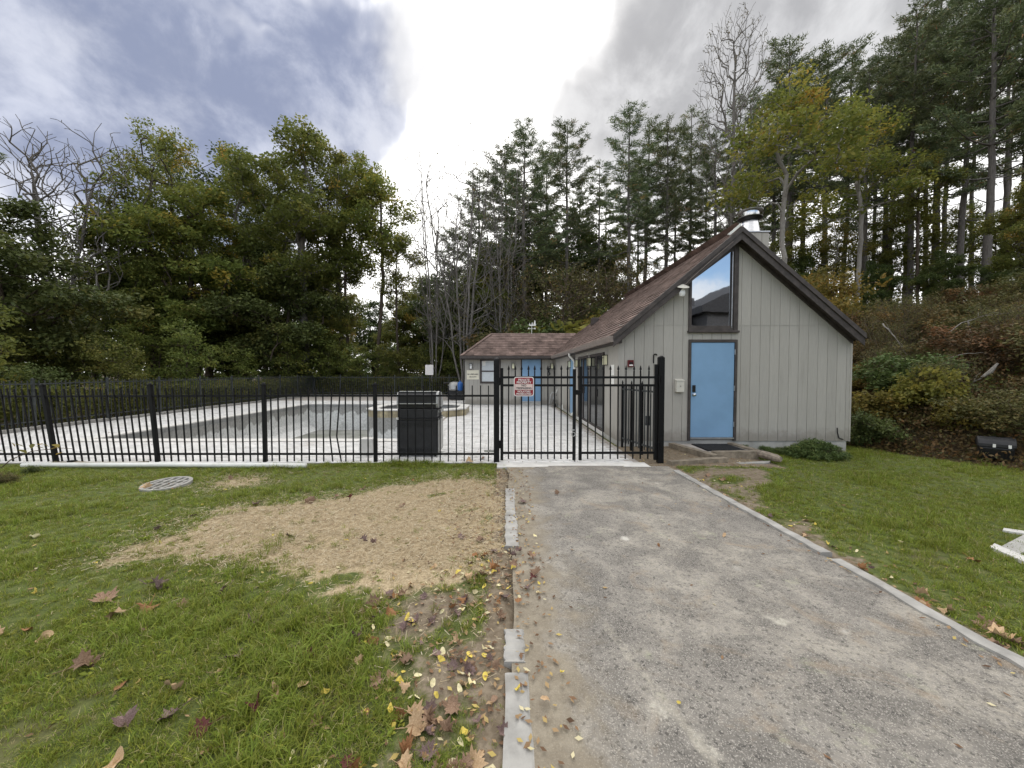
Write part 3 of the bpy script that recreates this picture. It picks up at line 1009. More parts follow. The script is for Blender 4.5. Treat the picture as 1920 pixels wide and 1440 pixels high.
MB().box(XR - 0.02, XR + 0.014, FY - 0.008, FY + 0.10, 0.10, wall_z(XR) + 0.01).build('corner_board', 'siding', front_wall)

# side wall towards the pool
side_wall = MB().box(XL + 0.012, XL + 0.028, FY + 0.07, WY, 0.11, 2.28).build('wall', 'groove', house)
SD0, SD1, BD0, BD1 = 9.50, 12.75, 13.45, 14.40


def side_boards(y0, y1, z0=0.10, z1=2.30):
    n_ = max(1, round((y1 - y0) / 0.203)); s = (y1 - y0) / n_
    for k in range(n_):
        board([(y0 + k * s + 0.003, z0), (y0 + (k + 1) * s - 0.003, z0), (y0 + (k + 1) * s - 0.003, z1), (y0 + k * s + 0.003, z1)], XL - 0.006, XL + 0.012, side_wall, 'x')


side_boards(FY + 0.06, SD0 - 0.06)
side_boards(SD1 + 0.06, BD0 - 0.06)
side_boards(BD1 + 0.06, WY)
side_boards(SD0 - 0.06, SD1 + 0.06, 2.10, 2.30)
MB().box(XL + 0.002, XL + 0.02, FY + 0.03, WY, -0.2, 0.10).build('foundation', 'concrete', house)
# sliding glass doors: two units
for (y0, y1) in ((SD0, 11.05), (11.20, SD1)):
    fr = MB()
    fr.box(XL - 0.03, XL + 0.011, y0, y0 + 0.05, 0.12, 2.09); fr.box(XL - 0.03, XL + 0.011, y1 - 0.05, y1, 0.12, 2.09)
    fr.box(XL - 0.03, XL + 0.011, y0 + 0.05, y1 - 0.05, 2.03, 2.09); fr.box(XL - 0.03, XL + 0.011, y0 + 0.05, y1 - 0.05, 0.12, 0.17)
    ym = (y0 + y1) / 2
    fr.box(XL - 0.028, XL + 0.011, ym - 0.05, ym + 0.03, 0.17, 2.03)
    dr = fr.build('sliding_door', 'trim', house, bevel=0.004)
    MB().box(XL - 0.008, XL + 0.0105, y0 + 0.05, ym - 0.05, 0.17, 2.03).build('pane', 'dark_glass', dr)
    MB().box(XL - 0.004, XL + 0.0105, ym + 0.03, y1 - 0.05, 0.17, 2.03).build('pane', 'dark_glass', dr)
    MB().box(XL - 0.05, XL - 0.03, ym - 0.03, ym - 0.01, 0.95, 1.15).build('handle', 'black_iron', dr)
MB().box(XL - 0.05, XL + 0.01, SD0 - 0.05, SD1 + 0.05, 0.02, 0.115).build('door_sill', 'coping', house, bevel=0.008)
MB().box(XL - 0.02, XL + 0.011, 11.055, 11.195, 0.12, 2.09).build('door_post', 'siding', house)
# blue side door
bdm = MB().box(XL - 0.010, XL + 0.011, BD0 + 0.05, BD1 - 0.05, 0.09, 2.06).build('door', 'door_blue', house, label='blue side door between the wall lanterns', bevel=0.003)
fr = MB().box(XL - 0.022, XL + 0.010, BD0, BD0 + 0.05, 0.09, 2.11).box(XL - 0.022, XL + 0.010, BD1 - 0.05, BD1, 0.09, 2.11).box(XL - 0.022, XL + 0.010, BD0 + 0.05, BD1 - 0.05, 2.06, 2.11)
fr.build('frame', 'trim', bdm)
MB().lathe([(0.03, -0.03), (0.03, 0.03)], (XL - 0.05, BD1 - 0.14, 1.0), 10).build('knob', 'steel', bdm, smooth=True)

# front door, blue, with dark frame
fdoor = MB().box(DX0 + 0.062, DX1 - 0.062, FY - 0.012, FY + 0.02, ZB + 0.055, DTOP - 0.062).build('door', 'door_blue', house, bevel=0.003, label='blue front door with keypad in the gable wall')
fr = MB().box(DX0, DX0 + 0.055, FY - 0.03, FY + 0.021, ZB - 0.02, DTOP).box(DX1 - 0.055, DX1, FY - 0.03, FY + 0.021, ZB - 0.02, DTOP).box(DX0 + 0.055, DX1 - 0.055, FY - 0.03, FY + 0.021, DTOP - 0.055, DTOP)
fr.build('frame', 'trim', fdoor, bevel=0.004)
MB().box(DX0 + 0.055, DX1 - 0.055, FY - 0.05, FY + 0.02, ZB + 0.02, ZB + 0.05).build('threshold', 'dull_steel', fdoor, bevel=0.004)
kx = P(1300, 740, FY).x
mb = MB().box(kx - 0.033, kx + 0.033, FY - 0.035, FY - 0.012, P(1300, 735, FY).z, P(1300, 722, FY).z)
kp = mb.build('keypad', 'grill_dark', fdoor, bevel=0.006)
mb = MB()
kz = P(1300, 740, FY).z
prof = [(0.034, 0), (0.034, 0.008), (0.014, 0.012), (0.014, 0.03), (0.030, 0.042), (0.030, 0.058), (0.018, 0.066)]
vs, fs = [], []
for r_, h_ in prof:
    for q in range(14):
        an = 2 * math.pi * q / 14
        vs.append((kx + r_ * math.cos(an), FY - 0.012 - h_, kz + r_ * math.sin(an)))
for i in range(len(prof) - 1):
    for q in range(14):
        fs.append((i * 14 + q, i * 14 + (q + 1) % 14, (i + 1) * 14 + (q + 1) % 14, (i + 1) * 14 + q))
fs.append(tuple(range(84, 98)))
mb.add(vs, fs).build('knob', 'steel', fdoor, smooth=True)
for zz in (0.42, 1.2, 1.98):
    MB().box(DX1 - 0.063, DX1 - 0.050, FY - 0.036, FY - 0.012, zz, zz + 0.11).build('hinge', 'dull_steel', fdoor)

# triangular window under the gable
def rakez(x, dz): return roof_z(x) - dz
wo = [(WNX0, WBOT), (WNX1, WBOT), (WNX1, rakez(WNX1, 0.16)), (WNX0, rakez(WNX0, 0.16))]
gl = [(P(1296, 560, FY).x, P(1296, 611, FY).z), (P(1370.5, 560, FY).x, P(1296, 611, FY).z), (P(1370.5, 560, FY).x, P(1370, 471, FY).z), (P(1296, 560, FY).x, P(1296, 527, FY).z)]
wv = [(a, FY - 0.035, b) for a, b in wo] + [(a, FY - 0.035, b) for a, b in gl] + [(a, FY + 0.021, b) for a, b in wo] + [(a, FY + 0.021, b) for a, b in gl]
wf = []
for i in range(4):
    j = (i + 1) % 4
    wf += [(i, j, 4 + j, 4 + i), (4 + i, 4 + j, 12 + j, 12 + i), (8 + j, 8 + i, 12 + i, 12 + j), (j, i, 8 + i, 8 + j)]
win = MB().add(wv, wf).build('window', 'trim', house, bevel=0.004, label='four-sided window following the gable above the front door')
MB().prism(gl, 'y', FY + 0.004, FY + 0.012).build('pane', 'mirror_glass', win)
MB().box(WNX0 - 0.02, WNX1 + 0.02, FY - 0.07, FY + 0.02, WBOT - 0.045, WBOT - 0.002).build('sill', 'trim', win, bevel=0.005)
mul = P(1374, 560, FY).x
MB().box(mul, mul + 0.03, FY - 0.052, FY - 0.036, WBOT + 0.02, rakez(mul, 0.28)).build('mullion', 'trim', win)
MB().box(P(1371, 560, FY).x - 0.008, P(1371, 560, FY).x + 0.004, FY - 0.044, FY - 0.036, WBOT + 0.05, P(1370, 473, FY).z).build('bead', 'dull_steel', win)

# roof of the main house: slabs, barge boards, shingle courses, gutter
A_, B_ = Vector((RX0, RY0, EZ)), Vector((AX, RY0, AZ))
C_, D_ = Vector((AX, 15.7, AZ)), Vector((3.65, WR, roof_z(3.65)))
E_ = Vector((RX0, WE, EZ))
th = Vector((0, 0, -0.10))


def slab(pts, name, mat, parent):
    n_ = len(pts)
    v = list(pts) + [p + th for p in pts]
    f = [tuple(range(n_)), tuple(range(2 * n_ - 1, n_ - 1, -1))] + [(i, n_ + i, n_ + (i + 1) % n_, (i + 1) % n_) for i in range(n_)]
    return MB().add(v, f).build(name, mat, parent)


roof = slab([A_, B_, C_, D_, E_], 'roof', 'shingle_base', house)
slab([B_, Vector((RX1, RY0, roof_z(RX1))), Vector((RX1, 18.6, roof_z(RX1))), C_], 'roof_slope', 'shingle_base', roof)
slab([C_, Vector((RX1, 18.6, roof_z(RX1))), D_], 'roof_slope', 'shingle_base', roof)
slab([D_, Vector((RX1, 18.6, roof_z(RX1))), Vector((RX1, 20.9, roof_z(RX1))), Vector((3.65, 20.9, 2.38))], 'roof_slope', 'shingle_base', roof)
wz = roof_z(3.65)
H0, H1 = Vector((-2.03, WE, EZ)), Vector((-2.03 + (WR - WE), WR, wz))
wroof = slab([H0, E_, D_, H1], 'roof', 'shingle_base', house)
slab([H0, H1, Vector((-2.03, 20.9, EZ))], 'roof_slope', 'shingle_base', wroof)
slab([H1, D_, Vector((3.65, 20.9, EZ)), Vector((-2.03, 20.9, EZ))], 'roof_slope', 'shingle_base', wroof)


def shingles(origin, along, up, poly, parent, expo=0.142, tab=0.30, seed=3):
    """courses of tabs; origin on the eave, unit vectors along the eave and up the slope, poly in (along, up) coordinates"""
    r = random.Random(seed)
    nrm = along.cross(up).normalized()
    if nrm.z < 0: nrm = -nrm
    mb = MB()
    us = [p[1] for p in poly]; as_ = [p[0] for p in poly]
    nrow = int((max(us) - min(us)) / expo) + 1
    for c in range(nrow):
        u0 = min(us) + c * expo - 0.01
        off = (c % 2) * tab / 2 + r.uniform(-0.03, 0.03)
        a0 = min(as_) - tab + off
        drift = r.gauss(0, 0.05)
        while a0 < max(as_):
            a1 = a0 + tab - 0.006
            # clip the tab to the slope outline at its mid height
            um = min(max(u0 + expo / 2, min(us) + 1e-3), max(us) - 1e-3)
            cr = []
            n_ = len(poly)
            for i in range(n_):
                (xa, ya), (xb, yb) = poly[i], poly[(i + 1) % n_]
                if (ya > um) != (yb > um): cr.append(xa + (um - ya) / (yb - ya) * (xb - xa))
            if len(cr) >= 2:
                lo_, hi_ = min(cr), max(cr)
                b0, b1 = max(a0, lo_), min(a1, hi_)
                if b1 - b0 > 0.03:
                    j = r.uniform(-0.006, 0.006); h = 0.020 + r.uniform(0, 0.007)
                    v = []
                    for (aa, uu, hh) in ((b0, u0 + j, h), (b1, u0 + j, h), (b1, u0 + expo + 0.03, 0.004), (b0, u0 + expo + 0.03, 0.004), (b0, u0 + j, 0.0), (b1, u0 + j, 0.0)):
                        v.append(origin + along * aa + up * uu + nrm * (hh + 0.001))
                    mb.add(v, [(0, 1, 2, 3), (4, 5, 1, 0), (5, 2, 1), (4, 0, 3)], min(1, max(0, r.gauss(0.5, 0.22) + drift)))
            a0 += tab
    return mb.build('shingle', 'shingle', parent, kind='stuff')


upm = (B_ - A_).normalized()
fl = (B_ - A_).length
du = (roof_z(3.65) - EZ) / (AZ - EZ) * fl
shingles(A_, Vector((0, 1, 0)), upm, [(0, 0), (WE - RY0, 0), (WR - RY0, du), (15.7 - RY0, fl), (0, fl)], roof)
Rr = Vector((RX1, RY0, roof_z(RX1)))
shingles(Rr, Vector((0, 1, 0)), (B_ - Rr).normalized(), [(0, 0), (10.5, 0), (15.7 - RY0, fl + 0.02), (0, fl + 0.02)], roof, seed=8)
upw = (D_ - E_); upw = Vector((0, WR - WE, wz - EZ)).normalized()
lw = math.hypot(WR - WE, wz - EZ)
shingles(H0, Vector((1, 0, 0)), upw, [(0, 0), (RX0 + 2.03, 0), (3.65 + 2.03, lw), (WR - WE, lw)], wroof, seed=5)
# ridge caps
capm = MB()
for k in range(30):
    y = RY0 + 0.25 * k
    if y < 15.6:
        capm.prism([(AX - 0.15, AZ - 0.11), (AX, AZ + 0.022 + 0.004 * (k % 2)), (AX + 0.15, AZ - 0.11), (AX, AZ - 0.01)], 'y', y, y + 0.262)
for k in range(17):
    x = H1.x + 0.25 * k
    capm.prism([(WR - 0.15, wz - 0.11), (WR, wz + 0.022 + 0.004 * (k % 2)), (WR + 0.15, wz - 0.11), (WR, wz - 0.01)], 'x', x, x + 0.262)
hd = (H1 - H0)
for k in range(8):
    p0, p1 = H0 + hd * (k / 8), H0 + hd * ((k + 1.04) / 8)
    capm.beam(p0 + Vector((0, 0, 0.01)), p1 + Vector((0, 0, 0.012)), 0.20, 0.02)
capm.build('ridge_cap', 'shingle', roof, kind='stuff')
# short steel flashing at the foot of the valley
MB().beam(E_ + Vector((0.03, 0.03, 0.03)), E_ + Vector((0.36, 0.36, 0.31)), 0.05, 0.012).build('valley_flashing', 'dull_steel', roof)


def rake(x0, x1, y0, y1, d0, d1, name, mat, bevel=0.0):
    z0, z1 = roof_z(x0), roof_z(x1)
    return MB().prism([(x0, z0 - d1), (x1, z1 - d1), (x1, z1 - d0), (x0, z0 - d0)], 'y', y0, y1).build(name, mat, roof, bevel=bevel)


rake(RX0 - 0.01, AX - 0.001, RY0 - 0.022, RY0 - 0.001, 0.02, 0.25, 'barge_board', 'trim', 0.004)
rake(AX + 0.001, RX1 + 0.01, RY0 - 0.022, RY0 - 0.001, 0.02, 0.25, 'barge_board', 'trim', 0.004)
rake(RX0 - 0.015, AX - 0.001, RY0 - 0.05, RY0 - 0.023, -0.012, 0.10, 'rake_trim', 'trim', 0.004)
rake(AX + 0.001, RX1 + 0.015, RY0 - 0.05, RY0 - 0.023, -0.012, 0.10, 'rake_trim', 'trim', 0.004)
rake(RX0 + 0.02, AX - 0.001, RY0, FY, 0.104, 0.15, 'soffit', 'trim')
rake(AX + 0.001, RX1 - 0.03, RY0, FY, 0.104, 0.15, 'soffit', 'trim')
rake(XL, AX - 0.001, FY - 0.03, FY + 0.018, 0.151, 0.24, 'frieze_board', 'trim')
rake(AX + 0.001, XR, FY - 0.03, FY + 0.018, 0.151, 0.24, 'frieze_board', 'trim')
# eave box end on the left, gutter along the pool side
gt = MB()
gp_ = [(RX0 - 0.11, EZ - 0.02), (RX0 - 0.005, EZ - 0.02), (RX0 - 0.005, EZ - 0.15), (RX0 - 0.075, EZ - 0.15), (RX0 - 0.11, EZ - 0.07)]
gt.prism(gp_, 'y', RY0 - 0.02, WE - 0.11)
gut = gt.build('gutter', 'gutter', house, bevel=0.006)
MB().box(RX0, XL + 0.01, RY0 + 0.04, WE, EZ - 0.17, EZ - 0.105).build('soffit', 'trim', roof)
MB().box(-2.09, RX0 - 0.004, WE - 0.10, WE - 0.004, EZ - 0.14, EZ - 0.015).build('gutter', 'trim', house, bevel=0.006)
MB().box(-2.03, RX0 - 0.1, WE, WY, EZ - 0.17, EZ - 0.105).build('soffit', 'trim', wroof)
MB().box(-2.055, -2.02, WE - 0.05, 20.9, EZ - 0.16, EZ - 0.01).build('fascia', 'trim', wroof)
# downspout beside the side door
dsy = 13.2
ds = MB().tube([(RX0 - 0.06, dsy, EZ - 0.14), (RX0 - 0.06, dsy, EZ - 0.22), (XL - 0.05, dsy + 0.05, EZ - 0.42), (XL - 0.05, dsy + 0.05, 0.25), (XL - 0.16, dsy + 0.05, 0.10)], 0.038, 8)
ds.build('downspout', 'white_plastic', house, smooth=True)
# roof vent
vp = Vector((3.78, 15.9, roof_z(3.78)))
MB().box(vp.x - 0.18, vp.x + 0.10, vp.y - 0.17, vp.y + 0.17, vp.z - 0.1, vp.z + 0.20).build('roof_vent', 'trim', roof, bevel=0.03)
# flashing strip lifted at the ridge
MB().beam((AX - 0.28, RY0 - 0.04, AZ - 0.16), (AX - 0.04, RY0 - 0.045, AZ + 0.05), 0.012, 0.05).build('loose_flashing', 'white_plastic', roof)
MB().beam((AX - 0.24, RY0 + 0.08, AZ - 0.12), (AX - 0.05, RY0 + 0.03, AZ + 0.045), 0.012, 0.02).build('loose_flashing', 'white_plastic', roof)
MB().tube([(AX - 0.2, RY0 - 0.055, roof_z(AX - 0.2) - 0.14), (AX - 0.7, RY0 - 0.06, roof_z(AX - 0.7) - 0.15), (AX - 1.05, RY0 - 0.06, roof_z(AX - 1.05) - 0.17), (AX - 1.2, RY0 - 0.05, roof_z(AX - 1.2) - 0.2)], 0.0045, 5).build('cable', 'gutter', roof)

# chimney chase and metal flue
CY0, CY1 = 9.35, 10.15
cx0, cx1 = P(1389, 440, CY0).x, P(1442, 440, CY0).x
ctop = P(1420, 434, CY0).z
chim = MB().box(cx0 + 0.015, cx1 - 0.015, CY0 + 0.015, CY1, 3.2, ctop - 0.02).build('chimney', 'groove', house)
nb_ = 4
for k in range(nb_):
    s = (cx1 - cx0) / nb_
    MB().box(cx0 + k * s + 0.004, cx0 + (k + 1) * s - 0.004, CY0, CY0 + 0.014, roof_z(cx0 + k * s) - 0.35, ctop - 0.022).build('siding_board', 'siding', chim, bevel=0.003)
MB().box(cx1 - 0.014, cx1, CY0 + 0.002, CY1, 3.2, ctop - 0.022).build('siding_board', 'siding', chim)
MB().box(cx0 - 0.02, cx1 + 0.02, CY0 - 0.02, CY1 + 0.02, ctop - 0.02, ctop + 0.012).build('cap_sheet', 'dull_steel', chim, bevel=0.005)
fx = P(1406, 420, CY0 + 0.4).x; fy = CY0 + 0.4; fz = ctop + 0.012
MB().lathe([(0.25, 0), (0.245, 0.01), (0.185, 0.36), (0.18, 0.37)], (fx, fy, fz), 28).build('flue_cone', 'steel', chim, smooth=True)
MB().lathe([(0.20, 0.371), (0.21, 0.39), (0.27, 0.43), (0.275, 0.44), (0.20, 0.45)], (fx, fy, fz), 28).build('storm_collar', 'grill_dark', chim, smooth=True)
MB().lathe([(0.275, 0.451), (0.28, 0.462), (0.20, 0.475)], (fx, fy, fz), 28).build('lower_disc', 'dull_steel', chim, smooth=True)
MB().lathe([(0.195, 0.476), (0.20, 0.49), (0.20, 0.60), (0.19, 0.61)], (fx, fy, fz), 28).build('flue_band', 'steel', chim, smooth=True)
MB().lathe([(0.28, 0.611), (0.285, 0.625), (0.16, 0.67), (0.02, 0.68)], (fx, fy, fz), 28).build('flue_cap', 'dull_steel', chim, smooth=True)

# wing front: boards, window, door
wz1 = EZ - 0.17
wn0, wn1 = P(900, 700, WY).x, P(939, 700, WY).x
wnz0, wnz1 = P(900, 719, WY).z, P(900, 673, WY).z
wd0, wd1 = P(976.5, 700, WY).x, P(1016, 700, WY).x
wdz = P(990, 671, WY).z
s = 0.203
x = WX0
while x < XL - 0.02:
    x1 = min(x + s, XL - 0.008)
    cuts = sorted({x, x1, *[c_ for c_ in (wn0, wn1, wd0, wd1) if x < c_ < x1]})
    for s0, s1 in zip(cuts[:-1], cuts[1:]):
        if s1 - s0 < 0.012: continue
        mid = (s0 + s1) / 2
        bands = [(0.06, wz1)]
        if wn0 < mid < wn1: bands = [(0.06, wnz0), (wnz1, wz1)]
        if wd0 < mid < wd1: bands = [(wdz, wz1)]
        for z0_, z1_ in bands:
            if z1_ - z0_ > 0.015:
                board([(s0 + 0.003, z0_), (s1 - 0.003, z0_), (s1 - 0.003, z1_), (s0 + 0.003, z1_)], WY, WY + 0.02, wingw)
    x = x1
MB().box(WX0 - 0.012, WX0 + 0.02, WY - 0.006, YB, 0.05, wz1).build('corner_board', 'siding', wingw)
fr = MB()
for (a0, a1, b0, b1) in ((wn0, wn0 + 0.085, wnz0, wnz1), (wn1 - 0.085, wn1, wnz0, wnz1), (wn0 + 0.085, wn1 - 0.085, wnz1 - 0.09, wnz1), (wn0 + 0.085, wn1 - 0.085, wnz0, wnz0 + 0.09),
                         (wn0 + 0.085, wn1 - 0.085, (wnz0 + wnz1) / 2 - 0.03, (wnz0 + wnz1) / 2 + 0.03)):
    fr.box(a0, a1, WY - 0.03, WY + 0.021, b0, b1)
wwin = fr.build('window', 'trim', house, label='two-part wing window with white blinds', bevel=0.004)
bl = MB()
zz = wnz0 + 0.1
while zz < wnz1 - 0.1:
    bl.box(wn0 + 0.09, wn1 - 0.09, WY + 0.004, WY + 0.016, zz, zz + 0.030)
    zz += 0.034
bl.build('blind_slat', 'blind', wwin, kind='stuff')
MB().box(wn0 + 0.11, wn0 + 0.27, WY - 0.005, WY + 0.0, wnz1 - 0.33, wnz1 - 0.11).build('notice', 'paper', wwin)
wdoor = MB().box(wd0 + 0.06, wd1 - 0.06, WY - 0.01, WY + 0.02, 0.2, wdz - 0.05).build('door', 'door_blue', house, bevel=0.003, label='blue wing door behind the red gate sign')
fr = MB().box(wd0, wd0 + 0.056, WY - 0.025, WY + 0.021, 0.07, wdz).box(wd1 - 0.056, wd1, WY - 0.025, WY + 0.021, 0.07, wdz).box(wd0 + 0.056, wd1 - 0.056, WY - 0.025, WY + 0.021, wdz - 0.046, wdz)
fr.build('frame', 'trim', wdoor)
MB().box(wd0 + 0.06, wd1 - 0.06, WY - 0.04, WY + 0.02, 0.15, 0.195).build('threshold', 'dull_steel', wdoor)
MB().box(wd0 + 0.04, wd1 - 0.04, WY - 0.12, WY + 0.02, 0.0, 0.145).build('step', 'concrete', wdoor)
# ------------------------------------------------------------------ fences and gates
FYF = 6.78
Xf = lambda px, y=FYF: (px - CX) / FPX * y
FZ = lambda py, y=FYF: CAMH + (HZ - py) / FPX * y


def picket_mesh(h, w=0.0185, spear=False, kink=None):
    mb = MB()
    if kink:
        pts = [(0, 0, 0)] + [(kx_, 0, kz_) for kx_, kz_ in kink] + [(0, 0, h)]
        for p, q in zip(pts[:-1], pts[1:]):
            mb.beam(p, q, w, w, (0, 1, 0))
    else:
        mb.box(-w / 2, w / 2, -w / 2, w / 2, 0, h)
        k = len(mb.v)
    if spear:
        z0 = h
        prof = [(0.010, -0.005), (0.010, 0.012), (0.021, 0.022), (0.019, 0.04), (0.003, 0.095)]
        mb.lathe(prof, (0, 0, z0), 6)
    return mb


PM = picket_mesh(1.30).mesh('picket', 'black_iron')
PMB = picket_mesh(1.27, 0.019).mesh('picket', 'grey_iron')
lean = lambda x: R(8.2) * sstep(-x, 3.6, 8.2) ** 1.2       # the fence leans outward towards its far left end


def post(parent, x, y, h, w, mat, rot=0.0, cap='flat'):
    o = bpy.data.objects.new('post', MB().box(-w / 2, w / 2, -w / 2, w / 2, -0.15, h).mesh('post', mat))
    COL.objects.link(o); o.parent = parent
    o.location = Vector((x, y, 0)) - WL[parent.name]
    o.rotation_euler = (0, -rot, 0)
    bevelled(o, 0.004)
    WL[o.name] = Vector((0, 0, 0))
    c = MB()
    if cap == 'flat':
        c.box(-w / 2 - 0.012, w / 2 + 0.012, -w / 2 - 0.012, w / 2 + 0.012, h, h + 0.012)
        c.lathe([(w * 0.5, 0), (w * 0.42, 0.02), (w * 0.2, 0.032)], (0, 0, h + 0.012), 12)
    else:
        c.lathe([(w * 0.5, 0), (w * 0.5, 0.01), (w * 0.36, 0.035), (w * 0.1, 0.05)], (0, 0, h), 12)
    co = bpy.data.objects.new('post_cap', c.mesh('post_cap', mat, smooth=False))
    COL.objects.link(co); co.parent = o
    return o


ff = thing('metal_fence', (-5, FYF, 0), 'black metal picket fence along the front of the pool deck, leaning at one end', 'fence')
px_posts = [-11.75, -9.83, -7.96, -6.15, -4.24, -2.28]
for x in px_posts:
    post(ff, x, FYF, 1.375, 0.060, 'black_iron', float(lean(x)))
gpl = post(ff, Xf(931), FYF, FZ(676), 0.098, 'black_iron', 0, 'dome')
seg = px_posts + [Xf(931)]
ZR0, ZR1 = 0.150, 1.185
for a_, b_ in zip(seg[:-1], seg[1:]):
    n_ = 14
    la, lb = float(lean(a_)), float(lean(b_))
    for z_ in (ZR0, ZR1):
        MB().beam((a_ - math.sin(la) * z_, FYF, z_ * math.cos(la)), (b_ - math.sin(lb) * z_, FYF, z_ * math.cos(lb)), 0.03, 0.034).build('rail', 'black_iron', ff)
    for k in range(n_):
        x = a_ + (b_ - a_) * (k + 1) / (n_ + 1)
        last = a_ == seg[-2]
        bent = last is False and a_ == seg[-3] and k in (8, 9)
        if bent:
            kk = picket_mesh(1.30, 0.019, kink=[(-0.075, 0.45)] if k == 9 else [(-0.045, 0.46)]).mesh('picket', 'black_iron')
            o = inst('picket', kk, ff, (x + (0.05 if k == 9 else 0.03), FYF - 0.02, 0.02))
            o['label'] = 'picket bent sideways below its middle'
        else:
            inst('picket', PM, ff, (x + random.uniform(-0.004, 0.004), FYF - 0.012, 0.02 + random.uniform(-0.004, 0.004)), (random.gauss(0, 0.003), -float(lean(x)) + random.gauss(0, 0.003), 0), (1, 1, 1.035 if last else 1))
# clamp on the bottom rail beside the gate post
MB().box(Xf(908), Xf(926), FYF - 0.025, FYF - 0.014, FZ(848), FZ(844)).build('rail_clamp', 'dull_steel', ff)

# gates
SPK = picket_mesh(FZ(694) - 0.07, 0.0185, spear=True).mesh('picket', 'black_iron')


def gate(xa, xb, y0, y1, zt0, zt1, label, n_, hinge_left):
    """leaf from xa (y0) to xb (y1)"""
    g = thing('gate', ((xa + xb) / 2, (y0 + y1) / 2, 0), label, 'gate')
    at = lambda f: Vector((xa + (xb - xa) * f, y0 + (y1 - y0) * f, 0))
    for f, zt_ in ((0, zt0), (1, zt1)):
        p = at(f)
        st_ = MB().box(p.x - 0.026, p.x + 0.026, p.y - 0.026, p.y + 0.026, 0.04, zt_).build('stile', 'black_iron', g, bevel=0.004)
    for z_ in (FZ(850), FZ(722.5), FZ(707.5)):
        MB().beam(at(0) + Vector((0.026, 0, z_)), at(1) + Vector((-0.026, 0, z_)), 0.03, 0.04).build('rail', 'black_iron', g)
    for k in range(n_):
        p = at((k + 1) / (n_ + 1))
        inst('picket', SPK, g, (p.x, p.y - 0.004, 0.06), (0, random.gauss(0, 0.003), random.uniform(0, 0.4)))
    return g


gl_ = gate(Xf(941), Xf(1077), FYF, FYF, FZ(690), FZ(692), 'black metal gate leaf carrying the red sign', 10, True)
gr_ = gate(Xf(1088.5), Xf(1231), FYF, FYF + 0.02, FZ(687), FZ(683), 'black metal gate leaf without a sign, nearer the clubhouse', 9, False)
for z_ in (FZ(715), FZ(833)):
    mb = MB().box(Xf(931) + 0.03, Xf(941) - 0.02, FYF - 0.035, FYF + 0.01, z_ - 0.06, z_ + 0.06)
    mb.lathe([(0.016, -0.07), (0.016, 0.07)], (Xf(936.5), FYF - 0.045, z_), 8)
    mb.build('hinge', 'black_iron', gl_)
for z_ in (FZ(712), FZ(835)):
    mb = MB().box(Xf(1233), Xf(1238), FYF - 0.03, FYF + 0.02, z_ - 0.05, z_ + 0.05)
    mb.lathe([(0.015, -0.06), (0.015, 0.06)], (Xf(1235), FYF - 0.04, z_), 8)
    mb.build('hinge', 'black_iron', gr_)
MB().tube([(Xf(1078), FYF - 0.03, FZ(820)), (Xf(1078), FYF - 0.03, 0.02)], 0.008, 6).build('drop_rod', 'grill_dark', gl_)
MB().box(Xf(1079), Xf(1090), FYF - 0.05, FYF + 0.04, FZ(740), FZ(731)).build('latch', 'black_iron', gr_, bevel=0.008)
MB().box(Xf(1083), Xf(1094), FYF - 0.04, FYF + 0.03, FZ(709), FZ(705)).build('latch_bar', 'black_iron', gr_)
mb = MB().tube([(Xf(1075) + 0.03 * math.cos(a), FYF - 0.04, FZ(814) + 0.035 * math.sin(a)) for a in np.linspace(0, 2 * math.pi, 13)], 0.007, 6, False)
ring_o = mb.build('latch_ring', 'dull_steel', gl_)
MB().box(Xf(1071), Xf(1077), FYF - 0.05, FYF - 0.03, FZ(807), FZ(805)).build('latch_plate', 'dull_steel', gl_)

# right gate post and the short fence from it to the clubhouse corner
sf = thing('side_fence', (2.7, 7.5, 0), 'short dark picket fence running from the gate post to the clubhouse corner', 'fence')
rp = MB().box(Xf(1240) - 0.05, Xf(1240) + 0.05, FYF - 0.03, FYF + 0.07, -0.15, FZ(670)).build('post', 'black_iron', sf, bevel=0.006, label='tall end post at the gate')
MB().lathe([(0.05, 0), (0.048, 0.012), (0.02, 0.03)], (Xf(1240), FYF + 0.02, FZ(670)), 12).build('post_cap', 'black_iron', rp)
S0, S1 = Vector((2.80, 6.92, 0)), Vector((2.54, 8.22, 0))
for z_ in (0.19, 1.24):
    MB().beam(S0 + Vector((0, 0, z_)), S1 + Vector((0, 0, z_)), 0.028, 0.035).build('rail', 'grey_iron', sf)
SPM = picket_mesh(1.24, 0.02).mesh('picket', 'grey_iron')
for k in range(13):
    p = S0 + (S1 - S0) * ((k + 0.7) / 13.4)
    inst('picket', SPM, sf, (p.x, p.y, 0.10))
SPM2 = picket_mesh(1.33, 0.05, spear=True)
for f in (1.0, 0.72, 0.42):
    p = S0 + (S1 - S0) * f
    MB().box(p.x - 0.02, p.x + 0.02, p.y - 0.02, p.y + 0.02, -0.1, 1.31).lathe([(0.02, 0), (0.03, 0.02), (0.014, 0.05), (0.02, 0.07), (0.004, 0.12)], (p.x, p.y, 1.31), 8).build('fence_stake', 'black_iron', sf)
MB().box(2.66, 2.76, 7.18, 7.24, 0.60, 0.78).build('lock_box', 'grey_iron', sf, bevel=0.006)

